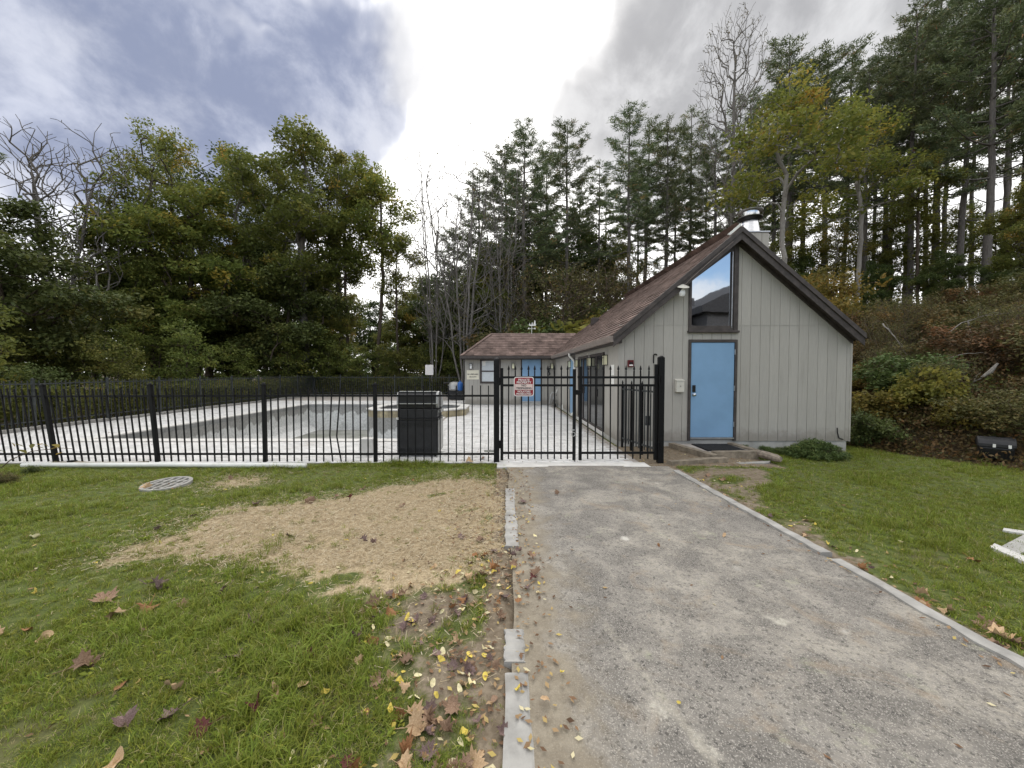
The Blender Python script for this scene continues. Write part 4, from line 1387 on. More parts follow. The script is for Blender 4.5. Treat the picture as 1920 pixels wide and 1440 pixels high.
# fence on the far sides of the pool
bf = thing('metal_fence', (-13.0, 16, 0), 'weathered dark picket fence down the wooded side of the pool deck', 'fence')
bk = thing('metal_fence', (-7.5, 26.15, 0), 'dark picket fence along the back of the pool deck under the trees', 'fence')
ysb = [6.75 + 1.95 * k for k in range(11)]
for k, y in enumerate(ysb):
    post(bf, -13.05, y, 1.40, 0.06, 'grey_iron', R(random.gauss(0, 0.8)))
for a_, b_ in zip(ysb[:-1], ysb[1:]):
    for z_ in (0.24, 1.28):
        MB().beam((-13.05, a_, z_ + random.uniform(-.01, .01)), (-13.05, b_, z_ + random.uniform(-.01, .01)), 0.028, 0.032).build('rail', 'grey_iron', bf)
    for k in range(14):
        inst('picket', PMB, bf, (-13.05 + random.uniform(-.006, .006), a_ + (b_ - a_) * (k + 1) / 15, 0.10), (random.gauss(0, 0.006), random.gauss(0, 0.008), 0))
xsb = [-13.0 + 1.85 * k for k in range(7)]
for k, x in enumerate(xsb):
    post(bk, x, 26.15, 1.40, 0.06, 'grey_iron', R(-6 if k == 0 else random.gauss(0, 1.2)))
for q, (a_, b_) in enumerate(zip(xsb[:-1], xsb[1:])):
    for z_ in (0.22, 1.25):
        MB().beam((a_, 26.15, z_), (b_, 26.15, z_), 0.028, 0.032).build('rail', 'grey_iron', bk)
    for k in range(14):
        inst('picket', PMB, bk, (a_ + (b_ - a_) * (k + 1) / 15, 26.14, 0.08), (0, (0.10 if q == 0 else 0) + random.gauss(0, 0.006), 0))

# ------------------------------------------------------------------ signs with lettering
def text(body, size, loc, mat, parent, bold=0.0, sx=1.0, name='lettering', space=1.0):
    cu = bpy.data.curves.new(name, 'FONT')
    cu.body = body
    cu.size = size
    cu.align_x = 'CENTER'
    cu.align_y = 'CENTER'
    cu.extrude = 0.0008
    cu.offset = bold
    cu.space_character = space
    cu.resolution_u = 3
    cu.materials.append(MATS[mat])
    o = bpy.data.objects.new(name, cu)
    COL.objects.link(o)
    o.rotation_euler = (R(90), 0, 0)
    o.scale = (sx, 1, 1)
    me_ = bpy.data.meshes.new_from_object(o)
    bpy.data.objects.remove(o)
    me_.name = name
    o = bpy.data.objects.new(name, me_)
    COL.objects.link(o)
    o.rotation_euler = (R(90), 0, 0)
    o.scale = (sx, 1, 1)
    o.parent = parent
    o.location = Vector(loc) - WL[parent.name]
    return o


def rrect(x0, x1, z0, z1, r, n=5):
    pts = []
    for cx0_, cz0_, a0 in ((x1 - r, z0 + r, -90), (x1 - r, z1 - r, 0), (x0 + r, z1 - r, 90), (x0 + r, z0 + r, 180)):
        for k in range(n + 1):
            a = R(a0 + 90 * k / n)
            pts.append((cx0_ + r * math.cos(a), cz0_ + r * math.sin(a)))
    return pts


SY = FYF - 0.034
sx0, sx1, sz0, sz1 = Xf(963.5, SY), Xf(1001, SY), FZ(743, SY), FZ(706.5, SY)
sg = thing('warning_sign', ((sx0 + sx1) / 2, SY, sz0), 'red and white private property sign fixed to the gate', 'sign')
MB().prism(rrect(sx0, sx1, sz0, sz1, 0.045), 'y', SY, SY + 0.004).build('plate', 'sign_white', sg)
MB().prism(rrect(sx0 + 0.014, sx1 - 0.014, sz0 + 0.014, sz1 - 0.014, 0.036), 'y', SY - 0.0025, SY - 0.0005).build('red_field', 'sign_red', sg)
h_ = sz1 - sz0
MB().box(sx0 + 0.022, sx1 - 0.022, SY - 0.005, SY - 0.003, sz0 + h_ * 0.325, sz0 + h_ * 0.625).build('white_field', 'sign_pink', sg)
xc = (sx0 + sx1) / 2
for body, zf, sz_, sxx, mt_ in (('PRIVATE', 0.835, 0.062, 0.98, 'sign_white'), ('PROPERTY', 0.705, 0.062, 0.98, 'sign_white'), ('NO', 0.555, 0.056, 1.1, 'ink'),
                               ('TRESPASSING', 0.41, 0.056, 0.92, 'ink'), ('VIOLATORS', 0.24, 0.050, 0.98, 'sign_white'), ('PROSECUTED', 0.115, 0.050, 0.98, 'sign_white')):
    text(body, sz_ * 0.88, (xc, SY - 0.0065, sz0 + h_ * zf), mt_, sg, 0.0012, sxx)
for xx in (sx0 + 0.02, sx1 - 0.02):
    MB().lathe([(0.008, 0), (0.008, 0.004)], (xc, SY - 0.004, sz1 - 0.02), 8)
lf = thing('pool_sign', (P(886, 703, WY).x, WY - 0.01, P(886, 711, WY).z), 'cream no lifeguard on duty sign on the wing wall', 'sign')
lx0, lx1, lz0, lz1 = P(875, 703, WY).x, P(898, 703, WY).x, P(886, 711.5, WY).z, P(886, 694, WY).z
MB().box(lx0, lx1, WY - 0.016, WY - 0.010, lz0, lz1).build('plate', 'sign_cream', lf, bevel=0.002)
text('NO LIFEGUARD', 0.082, ((lx0 + lx1) / 2, WY - 0.0175, lz0 + (lz1 - lz0) * 0.55), 'ink', lf, 0.003, 0.92)
text('ON DUTY', 0.082, ((lx0 + lx1) / 2, WY - 0.0175, lz0 + (lz1 - lz0) * 0.27), 'ink', lf, 0.003, 0.92)
# blank sign on its pole behind the back fence
bs = thing('blank_sign', (P(805, 700, 25.4).x, 25.4, 0), 'blank white sign plate on a thin pole at the back of the deck', 'sign')
q0, q1 = P(797.5, 703, 25.4), P(812.5, 684, 25.4)
MB().prism(rrect(q0.x, q1.x, q0.z, q1.z, 0.05), 'y', 25.38, 25.39).build('plate', 'sign_white', bs)
MB().tube([(P(805, 700, 25.4).x, 25.42, 0), (P(805, 700, 25.4).x, 25.42, q1.z - 0.03)], 0.022, 8).build('pole', 'grey_iron', bs)

# papers on the side wall by the corner
pn = thing('wall_notice', (XL - 0.01, 8.75, 1.4), 'two white printed sheets pinned on the side wall near the corner', 'notice')
pz0, pz1 = CAMH + (HZ - 721) / FPX * 8.75, CAMH + (HZ - 684) / FPX * 8.75
MB().box(XL - 0.012, XL - 0.0075, 8.62, 8.90, pz1 - 0.24, pz1).build('sheet', 'paper', pn)
MB().box(XL - 0.012, XL - 0.0075, 8.62, 8.90, pz0, pz1 - 0.255).build('sheet', 'paper', pn)

# ------------------------------------------------------------------ wall fittings
def lantern_meshes():
    f = MB()
    f.box(-0.065, 0.065, -0.11, 0.0, 0.235, 0.25).box(-0.065, 0.065, -0.11, 0.0, 0, 0.012).box(-0.03, 0.03, -0.012, 0.0, 0.012, 0.235)
    for sx_ in (-1, 1):
        f.box(sx_ * 0.058 - 0.006, sx_ * 0.058 + 0.006, -0.108, -0.096, 0.012, 0.235).box(sx_ * 0.058 - 0.006, sx_ * 0.058 + 0.006, -0.012, -0.001, 0.012, 0.235)
    f.box(-0.0515, 0.0515, -0.112, -0.10, 0.175, 0.187)
    g = MB().box(-0.05, 0.05, -0.098, -0.014, 0.014, 0.233)
    return f, g


LF, LG = lantern_meshes()
LFm, LGm, LGw = LF.mesh('frame', 'black_iron'), LG.mesh('glass', 'lamp_glass'), LG.mesh('glass', 'lamp_white')


def lantern(loc, rot, label, glass, group, s=1.0):
    o = thing('wall_lantern', loc, label, 'wall lamp', group, rot)
    for nm, me_ in (('frame', LFm), ('glass', glass)):
        c = bpy.data.objects.new(nm, me_); COL.objects.link(c); c.parent = o
    o.scale = (s, s, s)
    return o


wside = R(-90)
for px, py, lb in ((1134, 685, 'cream wall lantern nearest the clubhouse corner, beside the dark sliding door'), (1104, 687, 'cream wall lantern between the two dark sliding doors'),
                   (1080, 688.5, 'cream wall lantern by the white downspout'), (1067, 689.5, 'cream wall lantern between the blue side door and the inner corner')):
    Yl = (XL - 0.06) * FPX / (px - CX)
    lantern((XL - 0.007, Yl, CAMH + (HZ - py) / FPX * Yl), wside, lb, LGm, 'wall lanterns of the clubhouse')
for px, py, lb, gm_ in ((1041.5 - 7, 691.5, 'cream wall lantern on the wing just left of the inner corner', LGm), (962, 691.5, 'cream wall lantern between wing window and blue wing door', LGm),
                        (883, 692, 'white wall lantern above the no lifeguard sign', LGw)):
    p = P(px, py, WY)
    lantern((p.x, WY - 0.003, p.z), 0, lb, gm_, 'wall lanterns of the clubhouse', 1.05)

# barn light beside the gable window
bl_ = thing('barn_light', P(1278, 560, FY), 'white barn light with wire-guarded jar beside the gable window', 'wall lamp')
c0 = P(1279.5, 537, FY - 0.22)
MB().tube([P(1279, 545, FY) + Vector((0, 0.0, 0)), P(1279, 526, FY - 0.05), P(1281, 523, FY - 0.15), P(1280, 534, FY - 0.22)], 0.011, 8).build('arm', 'white_plastic', bl_, smooth=True)
mb = MB()
n_ = 24
vs, fs = [], []
for r_, z_ in ((0.03, 0.05), (0.06, 0.035), (0.135, 0.0), (0.137, -0.006), (0.125, -0.004), (0.05, 0.02), (0.03, 0.03)):
    for k in range(n_):
        a = 2 * math.pi * k / n_
        vs.append(c0 + Vector((r_ * math.cos(a), r_ * math.sin(a) * 0.9, z_ + r_ * math.sin(a) * 0.42)))
for i in range(6):
    for k in range(n_):
        fs.append((i * n_ + k, i * n_ + (k + 1) % n_, (i + 1) * n_ + (k + 1) % n_, (i + 1) * n_ + k))
mb.add(vs, fs).build('shade', 'cream_metal', bl_, smooth=True)
c1 = P(1278.5, 549, FY - 0.2)
MB().lathe([(0.012, -0.085), (0.05, -0.07), (0.068, -0.02), (0.064, 0.03), (0.045, 0.075), (0.04, 0.1)], c1, 16).build('jar', 'lamp_white', bl_, smooth=True)
MB().tube([P(1264, 548.5, FY - 0.02), P(1272, 549, FY - 0.1)], 0.008, 6).build('bracket', 'white_plastic', bl_)

al = thing('fire_alarm', P(1181, 690, FY), 'small red fire alarm box on the front wall', 'alarm')
a0, a1 = P(1176, 688, FY), P(1186.5, 675, FY)
MB().box(a0.x, a1.x, FY - 0.07, FY, a0.z, a1.z).build('body', 'alarm_red', al, bevel=0.01)
MB().box(a0.x + 0.02, a1.x - 0.02, FY - 0.0735, FY - 0.0715, a0.z + 0.02, a0.z + 0.05).build('label_strip', 'sign_white', al)
MB().box(a0.x + 0.025, a1.x - 0.025, FY - 0.08, FY - 0.0715, a0.z + 0.065, a0.z + 0.10).build('strobe', 'grill_dark', al)
cd = MB().tube([P(1225.5, 681, FY - 0.015), P(1225.5, 666, FY - 0.015), P(1226.5, 664.5, FY - 0.015), P(1230, 664, FY - 0.015), P(1232, 666, FY - 0.015)], 0.012, 6)
one('wall_hook', cd, 'black_iron', 'thin dark hooked rod on the front wall above the gate post', 'hook')
mbx = thing('mailbox', P(1272, 735, FY), 'small cream mailbox on the wall beside the blue front door', 'mailbox')
b0, b1 = P(1265, 735, FY), P(1280, 714, FY)
MB().box(b0.x, b1.x, FY - 0.09, FY, b0.z, b1.z).build('body', 'cream_metal', mbx, bevel=0.008)
MB().prism([(FY - 0.10, b1.z + 0.001), (FY - 0.10, b1.z + 0.012), (FY, b1.z + 0.04), (FY, b1.z + 0.001)], 'x', b0.x - 0.008, b1.x + 0.008).build('lid', 'cream_metal', mbx, bevel=0.003)
MB().lathe([(0.009, -0.006), (0.009, 0.006)], ((b0.x + b1.x) / 2, FY - 0.094, b0.z + 0.13), 8).build('lock', 'grill_dark', mbx)
hk = MB().tube([P(1031, 686, WY - 0.04), P(1033, 689, WY - 0.05), P(1030, 691, WY - 0.05)], 0.03, 6).tube([P(1030, 691, WY - 0.04), P(1029, 697, WY - 0.05), P(1031, 701, WY - 0.05)], 0.025, 6).tube([P(1031, 701, WY - 0.04), P(1029, 704, WY - 0.05)], 0.03, 6)
one('wall_phone', hk, 'grill_dark', 'dark telephone-like fitting on the wing wall right of the blue door', 'fitting')

# weather vane on the wing ridge
wv_ = thing('weather_vane', (P(997, 625, WR).x, WR, wz), 'white sailing ship weather vane on the wing roof ridge', 'weather vane')
vx = P(997, 625, WR).x
vz = lambda py: P(997, py, WR).z
MB().tube([(vx, WR, wz - 0.02), (vx, WR, vz(609))], 0.013, 6).build('pole', 'white_plastic', wv_)
MB().beam((vx - 0.16, WR, vz(616)), (vx + 0.16, WR, vz(616)), 0.014, 0.022).build('pointer_arm', 'white_plastic', wv_)
MB().beam((vx, WR - 0.16, vz(616)), (vx, WR + 0.16, vz(616)), 0.014, 0.022).build('pointer_arm', 'white_plastic', wv_)
for sx_ in (-1, 1):
    MB().prism([(vx + sx_ * 0.16 - 0.03, vz(616) - 0.035), (vx + sx_ * 0.16 + 0.03, vz(616) - 0.035), (vx + sx_ * 0.16 + 0.03, vz(616) + 0.04), (vx + sx_ * 0.16 - 0.03, vz(616) + 0.04)], 'y', WR - 0.008, WR + 0.008).build('pointer_plate', 'white_plastic', wv_)
MB().prism([(vx - 0.15, vz(609.5)), (vx - 0.10, vz(611)), (vx + 0.19, vz(611)), (vx + 0.23, vz(608.5)), (vx - 0.15, vz(608.5))], 'y', WR - 0.012, WR + 0.012).build('hull', 'white_plastic', wv_)
for sx_, w_, t_ in ((-0.11, 0.06, 605), (0.02, 0.06, 603.5), (0.145, 0.11, 600)):
    MB().prism([(vx + sx_ - w_ / 2, vz(608.3)), (vx + sx_ + w_ / 2, vz(608.3)), (vx + sx_ + w_ / 3, vz(t_ + 2)), (vx + sx_, vz(t_))], 'y', WR - 0.006, WR + 0.006).build('sail', 'white_plastic', wv_)

# ------------------------------------------------------------------ things on the deck
# gas grill seen from behind, standing just inside the fence
gx0, gx1, gy0, gy1 = Xf(742, 7.15), Xf(821, 7.15), 7.15, 7.72
gr = thing('gas_grill', ((gx0 + gx1) / 2, (gy0 + gy1) / 2, 0), 'black gas grill with hood standing behind the fence', 'grill')
GZ = lambda py: CAMH + (HZ - py) / FPX * 7.15
zc0, zc1 = GZ(852), GZ(788)
cab = MB().box(gx0 + 0.012, gx1 - 0.012, gy0 + 0.01, gy1, zc0, zc1).build('cabinet', 'grill_black', gr, bevel=0.006)
MB().box(gx0 + 0.03, gx1 - 0.03, gy0, gy0 + 0.008, zc0 + 0.01, zc1 - 0.01).build('back_panel', 'grill_black', cab, bevel=0.003)
for rows, zbase in ((4, zc0 + 0.045), (5, zc1 - 0.13)):
    vm = MB()
    for r_ in range(rows):
        for k in range(5):
            xk = gx0 + 0.07 + k * 0.128
            vm.box(xk, xk + 0.105, gy0 - 0.004, gy0 - 0.0005, zbase + r_ * 0.018, zbase + r_ * 0.018 + 0.009)
    vm.build('vent_slot', 'grill_dark', cab, kind='stuff')
MB().box(gx1 - 0.011, gx1 + 0.005, gy0 + 0.03, gy1 - 0.01, zc0 + 0.03, zc1 - 0.01).build('side_panel', 'grill_grey', cab, bevel=0.004)
MB().box(gx0, gx1, gy0 - 0.01, gy1 + 0.03, zc1 + 0.001, zc1 + 0.03).build('shelf_rim', 'grill_dark', gr, bevel=0.004)
MB().box(gx0 + 0.02, gx1 - 0.02, gy0 + 0.02, gy1 - 0.02, zc1 + 0.031, GZ(767)).build('firebox', 'grill_black', gr, bevel=0.01)
hz0, hz1 = GZ(766), GZ(735)
prof = [(gy0 + 0.02, hz0), (gy0 + 0.0, hz0 + 0.08), (gy0 + 0.02, hz1 - 0.06), (gy0 + 0.08, hz1 - 0.008), (gy0 + 0.20, hz1), (gy1 - 0.16, hz1 - 0.03), (gy1 - 0.03, hz0 + 0.09), (gy1 - 0.02, hz0)]
hood = MB().prism(prof, 'x', gx0 + 0.045, gx1 - 0.045).build('hood', 'grill_black', gr, bevel=0.008)
for xa, xb in ((gx0 + 0.012, gx0 + 0.043), (gx1 - 0.043, gx1 + 0.01)):
    MB().prism([(y_ + (0.008 if y_ > gy0 + 0.2 else -0.008), z_ + 0.008) for y_, z_ in prof], 'x', xa, xb).build('end_cap', 'grill_grey', hood, bevel=0.012)
MB().beam((gx0 + 0.05, gy0 + 0.09, hz1 + 0.003), (gx1 - 0.05, gy0 + 0.09, hz1 + 0.003), 0.06, 0.015).build('top_trim', 'grill_grey', hood, bevel=0.004)
MB().beam((gx0 + 0.02, gy0 - 0.006, GZ(757)), (gx1 - 0.02, gy0 - 0.006, GZ(757)), 0.012, 0.012).build('heat_rail', 'dull_steel', gr)
MB().box(gx0 + 0.06, gx1 - 0.06, gy0 - 0.003, gy0 + 0.019, GZ(752), GZ(743)).build('rear_vent', 'grill_dark', hood)
MB().box(gx1 - 0.044, gx1 + 0.03, gy0 + 0.08, gy1 - 0.1, GZ(775), GZ(770)).build('folded_shelf', 'grill_grey', gr, bevel=0.006)
for xk in (gx0 + 0.06, gx1 - 0.06):
    for yk in (gy0 + 0.06, gy1 - 0.06):
        w_ = MB().tube([(xk - 0.018, yk, 0.047), (xk + 0.018, yk, 0.047)], 0.036, 14).build('caster', 'grill_dark', gr)
        MB().box(xk - 0.025, xk + 0.025, yk - 0.012, yk + 0.012, 0.05, zc0 + 0.01).build('fork', 'grill_dark', w_)
MB().lathe([(0.02, -0.02), (0.02, 0.02)], (gx0 + 0.03, gy0 - 0.02, GZ(785)), 10).build('knob', 'white_plastic', gr)

# pale block behind the fence
r = random.Random(4)
k0, k1 = P(675, 840, 7.35), P(700.5, 822, 7.35)
cb = MB()
vs = []
for z_ in (0.012, 0.15, k1.z - 0.03, k1.z):
    for (x_, y_) in ((k0.x, 7.3), (k1.x, 7.3), (k1.x, 7.52), (k0.x, 7.52)):
        vs.append((x_ + r.uniform(-.008, .008), y_ + r.uniform(-.008, .008), z_ + r.uniform(-.006, .006) * (z_ > .1)))
fs = [(3, 2, 1, 0), (12, 13, 14, 15)] + [(i * 4 + k, i * 4 + (k + 1) % 4, (i + 1) * 4 + (k + 1) % 4, (i + 1) * 4 + k) for i in range(3) for k in range(4)]
cb.add(vs, fs)
one('concrete_block', cb, 'coping', 'pale grey concrete block standing behind the fence left of the grill', 'block', bevel=0.015)

# pool cleaning cart leaning near the inner corner
ct = thing('hand_cart', (P(1036, 754, 17.6).x, 17.6, 0), 'folded grey tube-frame hand cart standing in the inner corner', 'cart')
cxp = lambda px, py, yy=17.6: P(px, py, yy)
MB().tube([cxp(1030, 757), cxp(1033, 740), cxp(1036, 735), cxp(1040, 737), cxp(1037, 748), cxp(1033, 757, 17.9)], 0.028, 7).build('frame_tube', 'dull_steel', ct, smooth=True)
MB().tube([cxp(1036, 736, 17.8), cxp(1043, 736, 17.8), cxp(1046, 727, 17.9)], 0.03, 7).build('handle', 'white_plastic', ct, smooth=True)
MB().tube([cxp(1032, 744), cxp(1044, 752, 17.9)], 0.02, 6).build('strut', 'dull_steel', ct)
MB().tube([cxp(1043, 741, 17.9), cxp(1047, 739, 18.0)], 0.02, 6).build('strut', 'grill_dark', ct)
for q in (cxp(1046, 755.5, 17.8), cxp(1041, 756, 17.5)):
    MB().tube([(q.x - 0.03, q.y, 0.10), (q.x + 0.03, q.y, 0.10)], 0.085, 14).build('wheel', 'grill_dark', ct)
wj = P(1057.5, 761, 16.2)
mb = MB().lathe([(0.085, 0.0), (0.09, 0.02), (0.09, 0.17), (0.075, 0.23), (0.03, 0.27), (0.03, 0.30)], (wj.x, 16.2, 0.013), 14)
one('jug', mb, 'white_plastic', 'white plastic jug on the deck by the side wall', 'jug', smooth=True)
mb = MB().tube([P(1066, 742, 15.2), P(1070, 738, 15.2)], 0.03, 8)
# kettle grill and gas bottle by the wing's end
kg = thing('covered_grill', (P(853, 735, 22.3).x, 22.3, 0), 'dark covered grill standing at the far end of the wing', 'grill')
gxm = P(853, 735, 22.3).x
MB().lathe([(0.36, 0.55), (0.42, 0.62), (0.40, 0.85), (0.28, 1.02), (0.08, 1.06)], (gxm, 22.3, 0), 16).build('lid', 'grill_grey', kg, smooth=True)
MB().box(gxm - 0.38, gxm + 0.36, 22.05, 22.55, 0.05, 0.56).build('cart', 'grill_dark', kg, bevel=0.03)
MB().tube([(gxm - 0.62, 22.0, 0.98), (gxm - 0.3, 22.0, 1.0)], 0.03, 6).build('handle', 'grill_dark', kg)
gb = thing('gas_bottle', (P(863, 735, 22.0).x, 22.0, 0.0), 'blue gas bottle beside the covered grill at the wing end', 'gas bottle')
bx = P(863, 735, 22.0).x
MB().box(bx - 0.17, bx + 0.17, 21.85, 22.2, 0.0, 0.55).build('stand', 'grill_dark', gb, bevel=0.01)
MB().lathe([(0.14, 0.551), (0.155, 0.6), (0.155, 0.95), (0.11, 1.03), (0.05, 1.06), (0.05, 1.12)], (bx, 22.0, 0), 14).build('bottle', 'tank_blue', gb, smooth=True)

# ------------------------------------------------------------------ lawn edge: pipe, sleeper, drain, steps
pp0, pp1 = G(43, 877.5), G(574, 877.5)
mb = MB().tube([(pp0.x, pp0.y, 0.05), (-5.7, 6.42, 0.045), (pp1.x, pp1.y + 0.0, 0.04)], 0.040, 12)
one('plastic_pipe', mb, 'white_plastic', 'long white plastic pipe lying in the grass before the fence', 'pipe', smooth=True)
q0, q1 = G(96, 872), G(282, 870)
r = random.Random(9)
vs = []
for i in range(9):
    x_ = q0.x + (q1.x - q0.x) * i / 8
    for (dy, dz) in ((0, 0), (0.11, 0), (0.105, 0.06), (0.005, 0.06)):
        vs.append((x_, 6.53 + dy + r.uniform(-.01, .01), -0.01 + dz + r.uniform(-.008, .008)))
fs = [(0, 1, 2, 3), (35, 34, 33, 32)] + [(i * 4 + k, i * 4 + (k + 1) % 4, (i + 1) * 4 + (k + 1) % 4, (i + 1) * 4 + k) for i in range(8) for k in range(4)]
one('timber_sleeper', MB().add(vs, fs), 'old_timber', 'weathered grey timber lying along the deck edge below the leaning post', 'timber')
mb = MB().box(-7.52, -7.42, 6.56, 6.64, 0.05, 0.075)
one('stone_chip', mb, 'grill_dark', 'small dark scrap resting on the end of the timber sleeper', 'scrap')

gc = G(313, 909)
dg = thing('drain_grate', (gc.x, gc.y, 0), 'round pale drain grate set in the lawn', 'drain')
gm_ = MB()
n_ = 32; r0_, r1_ = 0.29, 0.25
vs, fs = [], []
for r_, z_ in ((r0_, -0.05), (r0_, 0.028), (r1_, 0.028), (r1_, -0.05)):
    for k in range(n_):
        a = 2 * math.pi * k / n_
        vs.append((gc.x + r_ * math.cos(a), gc.y + r_ * math.sin(a), z_ + 0.06 * r_ * math.sin(a)))
for i in range(3):
    for k in range(n_):
        fs.append((i * n_ + k, i * n_ + (k + 1) % n_, (i + 1) * n_ + (k + 1) % n_, (i + 1) * n_ + k))
MB().add(vs, fs).build('ring', 'old_concrete', dg)
for k in range(-2, 3):
    x_ = k * 0.095
    h = math.sqrt(max(0, r1_ ** 2 - x_ ** 2)) + 0.01
    MB().beam((gc.x + x_, gc.y - h, 0.012 - 0.06 * h), (gc.x + x_, gc.y + h, 0.012 + 0.06 * h), 0.030, 0.024).build('bar', 'old_concrete', dg)
for k in range(-1, 2):
    y_ = k * 0.14
    h = math.sqrt(max(0, r1_ ** 2 - y_ ** 2)) + 0.01
    MB().beam((gc.x - h, gc.y + y_, 0.008 + 0.06 * y_), (gc.x + h, gc.y + y_, 0.008 + 0.06 * y_), 0.030, 0.018).build('bar', 'old_concrete', dg)
MB().prism([(gc.x + 0.262 * math.cos(a), gc.y + 0.262 * math.sin(a)) for a in np.linspace(0, 2 * math.pi, 20, endpoint=False)], 'z', -0.10, -0.055).build('pit_shade', 'shade_black', dg)  # shade under the grate, put into the colour of a near-black disc

# concrete step frame at the right edge of the lawn
cst = thing('concrete_steps', (4.9, 3.6, -0.1), 'pale concrete step frame let into the lawn beside the path', 'steps')
def ground_slab(pts, rise, name, mat):
    p = [tuple(G(a, b_, -0.04)[:2]) for a, b_ in pts]
    n_ = len(p)
    v = [(x, y, float(tz(x, y)) + rise) for x, y in p] + [(x, y, -0.35) for x, y in p]
    MB().add(v, [tuple(range(n_)), tuple(range(2 * n_ - 1, n_ - 1, -1))] + [(k, (k + 1) % n_, n_ + (k + 1) % n_, n_ + k) for k in range(n_)]).build(name, mat, cst, bevel=0.005)


ground_slab([(1856, 1030), (1990, 1090), (1990, 1074), (1864, 1021)], 0.030, 'kerb_piece', 'coping')
ground_slab([(1878, 1024), (1908, 1040), (1990, 1000), (1990, 968), (1925, 992)], 0.022, 'slab', 'concrete')
ground_slab([(1880, 988), (1990, 1002), (1990, 996), (1882, 983)], 0.022, 'kerb_piece', 'coping')

# timber landing at the front door
ld = thing('timber_landing', (4.1, 7.5, 0), 'low landing framed by weathered timbers before the blue front door', 'landing')


def timber(a, b, w, h, z0, parent, mat='old_timber', seed=0):
    r = random.Random(seed)
    a, b = Vector((*a, 0)), Vector((*b, 0))
    d_ = (b - a); s_ = Vector((-d_.y, d_.x, 0)).normalized() * w / 2
    vs, fs, n_ = [], [], 7
    for i in range(n_):
        c_ = a + d_ * i / (n_ - 1)
        j = lambda: r.uniform(-.006, .006)
        for off, z_ in ((-s_, z0), (s_, z0), (s_ * 0.97, z0 + h), (-s_ * 0.97, z0 + h)):
            vs.append((c_.x + off.x + j(), c_.y + off.y + j(), z_ + j()))
    fs = [(0, 1, 2, 3), (n_ * 4 - 1, n_ * 4 - 2, n_ * 4 - 3, n_ * 4 - 4)] + [(i * 4 + k, i * 4 + (k + 1) % 4, (i + 1) * 4 + (k + 1) % 4, (i + 1) * 4 + k) for i in range(n_ - 1) for k in range(4)]
    return MB().add(vs, fs).build('timber', mat, parent)


timber((3.60, 8.20), (3.88, 6.98), 0.14, 0.15, -0.06, ld, seed=1)
timber((2.88, 6.64), (4.02, 6.90), 0.13, 0.13, -0.07, ld, seed=2)
timber((4.0, 7.28), (4.86, 7.36), 0.14, 0.15, -0.06, ld, seed=3)
timber((4.87, 8.22), (4.93, 7.44), 0.13, 0.15, -0.06, ld, seed=4)
MB().prism([(3.7, 8.27), (3.90, 7.3), (4.0, 7.3), (4.86, 7.38), (4.86, 8.27)], 'z', -0.08, 0.055).build('packed_fill', 'paver_bed', ld)
lg_ = MB()
r = random.Random(5)
pts = [Vector((4.88, 7.34, 0.05)) + (Vector((4.98, 6.86, 0.035)) - Vector((4.88, 7.34, 0.05))) * (i / 5) for i in range(6)]
lg_.tube(pts, [0.07, 0.075, 0.07, 0.072, 0.066, 0.045], 9)
lg_.v = [(a + r.uniform(-.006, .006), b + r.uniform(-.006, .006), c + r.uniform(-.006, .006)) for a, b, c in lg_.v]
one('broken_log', lg_, 'log_wood', 'rotten broken log lying beyond the landing timbers by the juniper', 'log')
mt_ = MB()
w0, w1 = 16, 14
ax, bx_, ay, by = 3.98, 4.76, 7.46, 8.16
mt_.prism([(ax, ay), (bx_ + 0.02, ay), (bx_, by), (ax + 0.02, by)], 'z', 0.058, 0.066)
for i in range(w0):
    x_ = ax + 0.03 + (bx_ - ax - 0.06) * i / (w0 - 1)
    mt_.box(x_ - 0.012, x_ + 0.012, ay + 0.02, by - 0.02, 0.067, 0.079)
for i in range(w1):
    y_ = ay + 0.03 + (by - ay - 0.06) * i / (w1 - 1)
    mt_.box(ax + 0.03, bx_ - 0.02, y_ - 0.012, y_ + 0.012, 0.0665, 0.077)
one('door_mat', mt_, 'mat_black', 'black ribbed door mat lying before the blue front door', 'mat')
mb = MB().prism([tuple(G(1372, 868)[:2]), tuple(G(1442, 864)[:2]), tuple(G(1445, 861)[:2]), tuple(G(1380, 864)[:2])], 'z', -0.08, -0.028)
one('flagstone', mb, 'old_concrete', 'thin pale flagstone in the grass before the landing', 'stone')
lv = MB().tube([P(1570, 802, FY - 0.012), P(1570.5, 812, FY - 0.012), P(1573, 821, FY - 0.014), P(1581, 824, FY - 0.02)], 0.011, 6)
one('wall_cable', lv, 'wire', 'short dark cable hanging at the foot of the wall corner', 'cable')

# black chest at the edge of the brush
by0 = 7.25
bxm = (1871 - CX) / FPX * by0
bc = thing('storage_box', (bxm, by0, float(tz(bxm, by0))), 'black plastic chest with two pale latches at the edge of the brush', 'storage box', rot=R(-47))
W_ = 0.46
WL[bc.name] = Vector((0, 0, 0))
MB().prism([(-0.15, 0.02), (0.17, 0.02), (0.2, 0.24), (-0.19, 0.24)], 'x', -W_ / 2 + 0.02, W_ / 2 - 0.02).build('body', 'grill_dark', bc, bevel=0.02)
MB().prism([(-0.205, 0.241), (0.21, 0.241), (0.21, 0.31), (0.14, 0.41), (-0.07, 0.43), (-0.17, 0.38), (-0.205, 0.31)], 'x', -W_ / 2, W_ / 2).build('lid', 'grill_black', bc, bevel=0.02)
for sx_ in (-0.03, 0.15):
    MB().box(sx_ - 0.018, sx_ + 0.018, -0.222, -0.206, 0.25, 0.31).build('latch', 'white_plastic', bc)
    MB().box(sx_ - 0.05, sx_ + 0.03, -0.06, -0.03, 0.431, 0.44).build('lid_rib', 'grill_dark', bc)

